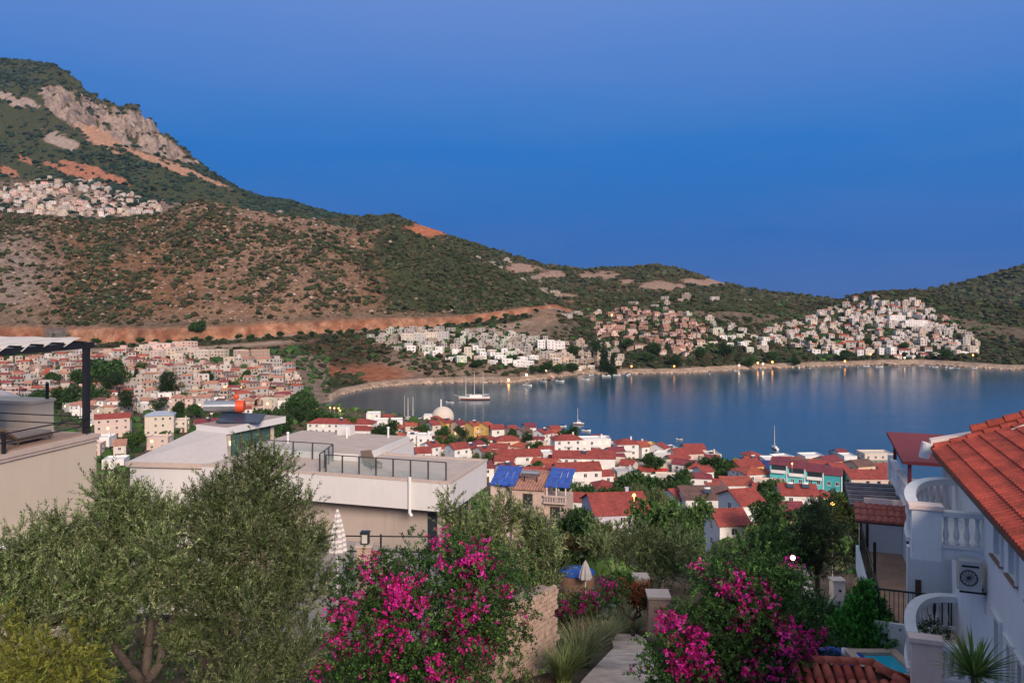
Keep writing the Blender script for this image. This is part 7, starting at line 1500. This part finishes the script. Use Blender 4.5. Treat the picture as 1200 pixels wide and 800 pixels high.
# ---- trees that stand out in the valley and round the bay
FT = []
for (u, v, h, k) in [(115, 418, 20, 'round'), (127, 420, 22, 'round'), (138, 428, 18, 'round'), (128, 436, 18, 'pine'), (95, 432, 16, 'round'), (85, 452, 15, 'round'), (72, 455, 14, 'round'), (110, 452, 16, 'round'), (160, 432, 14, 'cypress'), (165, 425, 10, 'round'), (205, 437, 20, 'pine'), (198, 448, 12, 'round'), (155, 458, 15, 'pine'), (185, 465, 11, 'pine'), (212, 470, 8, 'round'), (228, 472, 9, 'round'), (243, 434, 10, 'round'), (45, 455, 12, 'round'), (60, 436, 12, 'round'), (25, 462, 10, 'round'), (310, 478, 11, 'round'), (320, 480, 9, 'round'), (345, 462, 14, 'round'), (355, 455, 14, 'round'), (362, 466, 12, 'round'), (352, 475, 10, 'round'), (335, 487, 9, 'round'), (290, 434, 9, 'round'), (322, 440, 8, 'round'), (270, 445, 8, 'round'), (370, 478, 10, 'round'), (385, 484, 9, 'round'), (320, 497, 9, 'round'), (300, 470, 8, 'cypress'), (400, 487, 8, 'round'), (415, 489, 8, 'light')]:
    Y = depth_for_top(u, v, h, 250); FT.append(town_tree(u, v, h, k, 'dark tree standing among the houses of the valley town', 'trees of the valley town', Y=Y, wide=.95))
for i in range(34):
    u = 100+i*16.5+rsH.uniform(-5, 5); Y = float(np.interp(u, F3[:, 0], F3[:, 1]))-rsH.uniform(2, 12)
    if u < 640: town_tree(u, 0, rsH.uniform(4, 7.5), 'round', 'small dark tree in the row along the red-cut road', 'trees along the road', Y=Y, wide=1.2)
for (u, v, h, k) in [(235, 376, 16, 'round'), (228, 378, 13, 'round'), (708, 405, 26, 'cypress'), (718, 416, 20, 'cypress'), (700, 398, 20, 'pine'), (735, 395, 14, 'round'), (765, 400, 16, 'round'), (850, 402, 16, 'round'), (672, 405, 12, 'round'), (600, 415, 10, 'round'), (560, 420, 10, 'round'), (640, 424, 12, 'round'), (655, 425, 12, 'round'), (670, 424, 11, 'round'), (625, 428, 9, 'round'), (760, 412, 13, 'round'), (790, 416, 12, 'round'), (820, 405, 14, 'round'), (950, 395, 12, 'round'), (990, 410, 13, 'round'), (1015, 395, 12, 'round'), (1060, 400, 12, 'round'), (880, 418, 12, 'round'), (905, 412, 12, 'round'), (930, 418, 12, 'round'), (1110, 408, 14, 'round'), (960, 402, 13, 'cypress')]:
    town_tree(u, v, h, k, 'dark tree on the far side of the bay', 'trees across the bay', Y=depth_for_top(u, v, h, 500), wide=1.1)
# ---- lit lamps of the valley streets and the far shore
for i in range(30):
    u, v = rsH.choice([(rsH.uniform(10, 50), rsH.uniform(435, 442)), (rsH.uniform(95, 165), rsH.uniform(455, 474)), (rsH.uniform(215, 345), rsH.uniform(448, 474)), (rsH.uniform(370, 400), rsH.uniform(479, 484))])
    Y = hit(u, v+5, 250); street_lamp(u, v-2, Y-6, 'glowing amber street lamp in the valley town', (1.0, .50, .16), 3.0, .5, 0, 'street lamps of the valley town')
for u, v, c, s in [(596, 446, 0, 60), (617, 440, 1, 30), (717, 370, 0, 40), (888, 426, 0, 34), (894, 427, 1, 26), (905, 425, 0, 34), (990, 424, 0, 22), (1106, 416, 0, 60), (1060, 420, 1, 16), (866, 429, 1, 18), (1020, 416, 0, 18), (790, 430, 0, 14), (740, 430, 0, 14), (640, 435, 1, 16), (1140, 417, 0, 18)]:
    Y = hit(u, v+5, 560); street_lamp(u, v-1, Y-1, 'glowing lamp on the shore across the bay' if v > 400 else 'orange lamp above the russet village across the bay', [(1.0, .38, .09), (1.0, .66, .36)][c], s*.22, .9, 0, 'lamps on the far shore' if v > 400 else None)
# ---- road traffic lights on the pass
# ================================================================== boats
HULLW = mat('boat_white', (.72, .70, .68), .4, .05); WOOD = mat('boat_wood', (.30, .13, .07), .5, .2, 1); SAILM = mat('furled_sail', (.60, .57, .54), .9, .08); SPAR = mat('spar', (.62, .56, .50), .5, .08)
def hull_mesh(L, B, D, m_):
    n = 12; mb = MB(); vs = []
    for i in range(n+1):
        t = i/n; x = -L/2+t*L; w = B/2*(max(.0, math.sin(math.pi*min(1, .22+.78*t)))**.6 if t < .995 else .02); w = max(w, .03); sheer = D*(.85+.35*(abs(t-.4)/.6)**2)
        for y, z in ((-w, sheer), (-w*.88, D*.3), (0, -.3*D), (w*.88, D*.3), (w, sheer)): vs.append((x, y, z))
    fs = [(5*i+k, 5*i+5+k, 5*i+6+k, 5*i+1+k) for i in range(n) for k in range(4)]+[(5*i, 5*i+4, 5*i+9, 5*i+5) for i in range(n)]+[(0, 1, 2, 3, 4)]
    return mb.add(vs, fs).mesh('hull', m_)
def sailboat(u, v, label, L, mast, nm=1, rot=0.0, two=False, name='sailing_boat'):
    Y = EYE*F/(v-HZ); r = empty(name, ((u-600)/F*Y, Y, 0), rot); tag(r, label, 'boat'); D = L*.075+.5; B = L*.26
    link('hull', hull_mesh(L, B, D, HULLW), r); link('stripe', hull_mesh(L*.995, B*1.012, D*.55, WOOD), r)
    MB().box(-L*.25, L*.16, -B*.28, B*.28, D*.8, D*.8+L*.05+.5).build('cabin', HULLW, r)
    for k in range(nm):
        x = (L*.08 if nm == 1 else -L*.28+k*L*.28); m_ = MB().tube((x, 0, D*.7), (x, 0, mast*(1 if k != 2 else .92)), .26 if nm > 1 else .17, .14 if nm > 1 else .08, n=7).build('mast', SPAR, r)
        MB().tube((x-L*.2, 0, D+1.5), (x-.2, 0, D+1.3), .22 if nm > 1 else .14, n=6).build('boom', SAILM, r)
    mb = MB(); tx = L*.08 if nm == 1 else L*.28
    mb.tube((L*.5, 0, D), (tx, 0, mast*.95), .02, n=4); mb.tube((-L*.48, 0, D), (L*.08 if nm == 1 else -L*.28, 0, mast*.95), .02, n=4); mb.build('rigging', IRON, r)
    if nm > 1: MB().tube((L*.46, 0, D*1.1), (L*.66, 0, D*1.6), .12, n=6).build('bowsprit', SPAR, r)
    return r
sailboat(556, 468, 'three-masted wooden gulet lying in the bay', 22, 19.5, 3, math.pi+.05, name='gulet')
sailboat(678, 497, 'white sailing yacht with one mast above the white villa', 6.2, 9.5, 1, math.pi*.95)
sailboat(908, 526, 'white sailing yacht moored end-on above the turquoise hotel', 6.5, 11.5, 1, math.pi*.53)
sailboat(473, 494, 'leftmost tall white mast of a yacht in the marina', 16, 15.5, 1, 1.2); sailboat(484, 495, 'two-masted yacht berthed in the marina', 16, 15, 2, 1.0)
def motorboat(u, v, L, label, rot=0.0, group=None):
    Y = EYE*F/(v-HZ); r = empty('motor_boat', ((u-600)/F*Y, Y, 0), rot); tag(r, label, 'boat', group); link('hull', cached(('mh', L), lambda: hull_mesh(L, L*.33, L*.1+.3, HULLW)), r); MB().box(-L*.12, L*.14, -L*.1, L*.1, L*.1+.2, L*.1+.9).build('windscreen', GLASS, r); MB().box(-L*.5, -L*.44, -.2, .2, .2, L*.1+.7).build('engine', IRON, r); return r
for u, v, L, l in [(687, 505, 5, 'small white motor boat below the one-mast yacht'), (702, 512, 5.5, 'white motor boat close to the terraced villa'), (660, 500, 4, 'tiny motor boat left of the one-mast yacht'), (796, 515, 3.5, 'tiny white boat off the pink hall'), (916, 536, 3.2, 'dinghy behind the end-on yacht'), (656, 447, 8, 'dark boat off the far shore, left of its pair'), (618, 452, 8, 'boat close under the far stepped villas'), (686, 445, 7, 'boat lying off the far stone shore'), (1030, 430, 8, 'white boat at the far white-town landing'), (1015, 429, 7, 'small boat left of the white-town landing'), (527, 472, 6, 'tender trailing right of the gulet'), (571, 448, 7, 'boat near the far beach, right of the masts')]: motorboat(u, v, L, l, rsH.uniform(-.5, .5)+math.pi/2*rsH.choice((0, 2)))
for i in range(22):
    u = rsH.uniform(620, 1160); Yf = float(np.interp(u, FS[:, 0], FS[:, 1]))-rsH.uniform(6, 26); motorboat(u, HZ+F*EYE/Yf, rsH.choice((5, 6, 8)), 'small white boat moored along the far shore', rsH.uniform(0, 6.28), 'boats moored along the far shore')
for u, l in ((905, 'wooden jetty jutting from the far shore below the slope villas'), (1035, 'wooden jetty at the landing of the white town'), (645, 'wooden jetty below the stepped villas')):
    Yf = float(np.interp(u, FS[:, 0], FS[:, 1])); r = empty('jetty', ((u-600)/F*Yf, Yf+3, 0), rsH.uniform(-.3, .3)); tag(r, l, 'jetty'); MB().box(-1.2, 1.2, -22, 2, 1.0, 1.3).build('deck', WOOD, r)
    for k in range(6):
        for sx in (-1, 1): MB().tube((sx*1.05, -21+k*4, -2), (sx*1.05, -21+k*4, 1.6), .15, n=6).build('pile', BARK2, r)
# beach on this side and shore rocks along the far waterline
rs = np.random.RandomState(4); n = 1600; u = rs.uniform(400, 1230, n); Y = np.interp(u, FS[:, 0], FS[:, 1])+rs.uniform(-2, 5, n); X = (u-600)/F*Y; s = .5+1.6*rs.rand(n)**2
B = ICO_V[None]*(1+.35*rs.randn(n, 12, 1))*s[:, None, None]*np.array((1, 1, .7)); VV = (np.stack([X, Y, .2+0*X], 1)[:, None]+B).reshape(-1, 3); FF = (ICO_F[None]+12*np.arange(n)[:, None, None]).reshape(-1, 3); cc = np.repeat(np.array((.40, .29, .21))*(1+.2*rs.randn(n, 1)), 12, 0)
tag(link('shore_rocks', np_mesh('shore_rocks', VV, FF, SCRUBM, np.concatenate([np.clip(cc, .02, 1), np.ones((len(cc), 1))], 1))), 'tumbled pale rocks along the far waterline', 'rocks', kind='stuff')

# ---- look-alikes are told apart by their order across the view
ORD = 'first second third fourth fifth sixth seventh eighth ninth tenth eleventh twelfth thirteenth fourteenth fifteenth sixteenth seventeenth eighteenth nineteenth twentieth'.split()
TEN = ['', '', 'twenty', 'thirty', 'forty', 'fifty']
def ordinal(i): return ORD[i] if i < 20 else (TEN[(i+1)//10]+('-'+ORD[(i+1) % 10-1] if (i+1) % 10 else '')).replace('twenty$', 'twentieth') if (i+1) % 10 else {30: 'thirtieth', 40: 'fortieth', 50: 'fiftieth'}[i+1]
bylab = {}
for o in COL.objects:
    if o.parent is None and o.get('label'): bylab.setdefault(o['label'], []).append(o)
for lab, os_ in bylab.items():
    if len(os_) > 1:
        os_.sort(key=lambda o: o.location.x/max(o.location.y, 1))
        for i, o in enumerate(os_): o['label'] = lab+', '+ordinal(i)+' from left'

# ---- low growth on the garden ground
V, Q, C, p_, a_ = sprays([((u-600)/F*Y, Y, ground((u-600)/F*Y, Y)+.15, 1.1, 1.1, .5) for u, Y in [(rsH.uniform(-120, 640), rsH.uniform(16, 27)) for _ in range(46)]+[(rsH.uniform(640, 1000), rsH.uniform(24, 48)) for _ in range(60)]], 3600, 91, tri=True, length=.3, nleaf=14, leaf=(.10, .045), out=.4, up=.7, rnd=.6, pal=DKGREEN+MIDGREEN+((.16, .15, .08), (.12, .12, .06)))
keep_ = np.array([True]*len(Q))
PXU = 600+F*V[Q[:, 0], 0]/V[Q[:, 0], 1]; PXV = HZ+F*(EYE-V[Q[:, 0], 2])/V[Q[:, 0], 1]
keep_ = ~((PXU > 655) & (PXU < 775) & (PXV > 722))          # the path stays clear
tag(link('undergrowth', np_mesh('undergrowth', V, Q[keep_], LEAF, C)), 'low green undergrowth covering the garden ground', 'undergrowth', kind='stuff')

# ---- the air over the bay
hb = MB().box(-4600, 4600, -120, 4300, -12, 1000).mesh('haze', [])
hm = bpy.data.materials.new('sea_air'); hm.use_nodes = True; hm.node_tree.nodes.clear()
ho_ = hm.node_tree.nodes.new('ShaderNodeOutputMaterial'); hv = hm.node_tree.nodes.new('ShaderNodeVolumePrincipled')
hv.inputs['Color'].default_value = (0.50, 0.68, 0.95, 1); hv.inputs['Density'].default_value = 0.00003; hv.inputs['Anisotropy'].default_value = 0.2
hm.node_tree.links.new(hv.outputs[0], ho_.inputs['Volume']); hb.materials.append(hm)
tag(link('haze', hb), 'thin blue evening haze over the bay and hills', 'haze', kind='stuff')
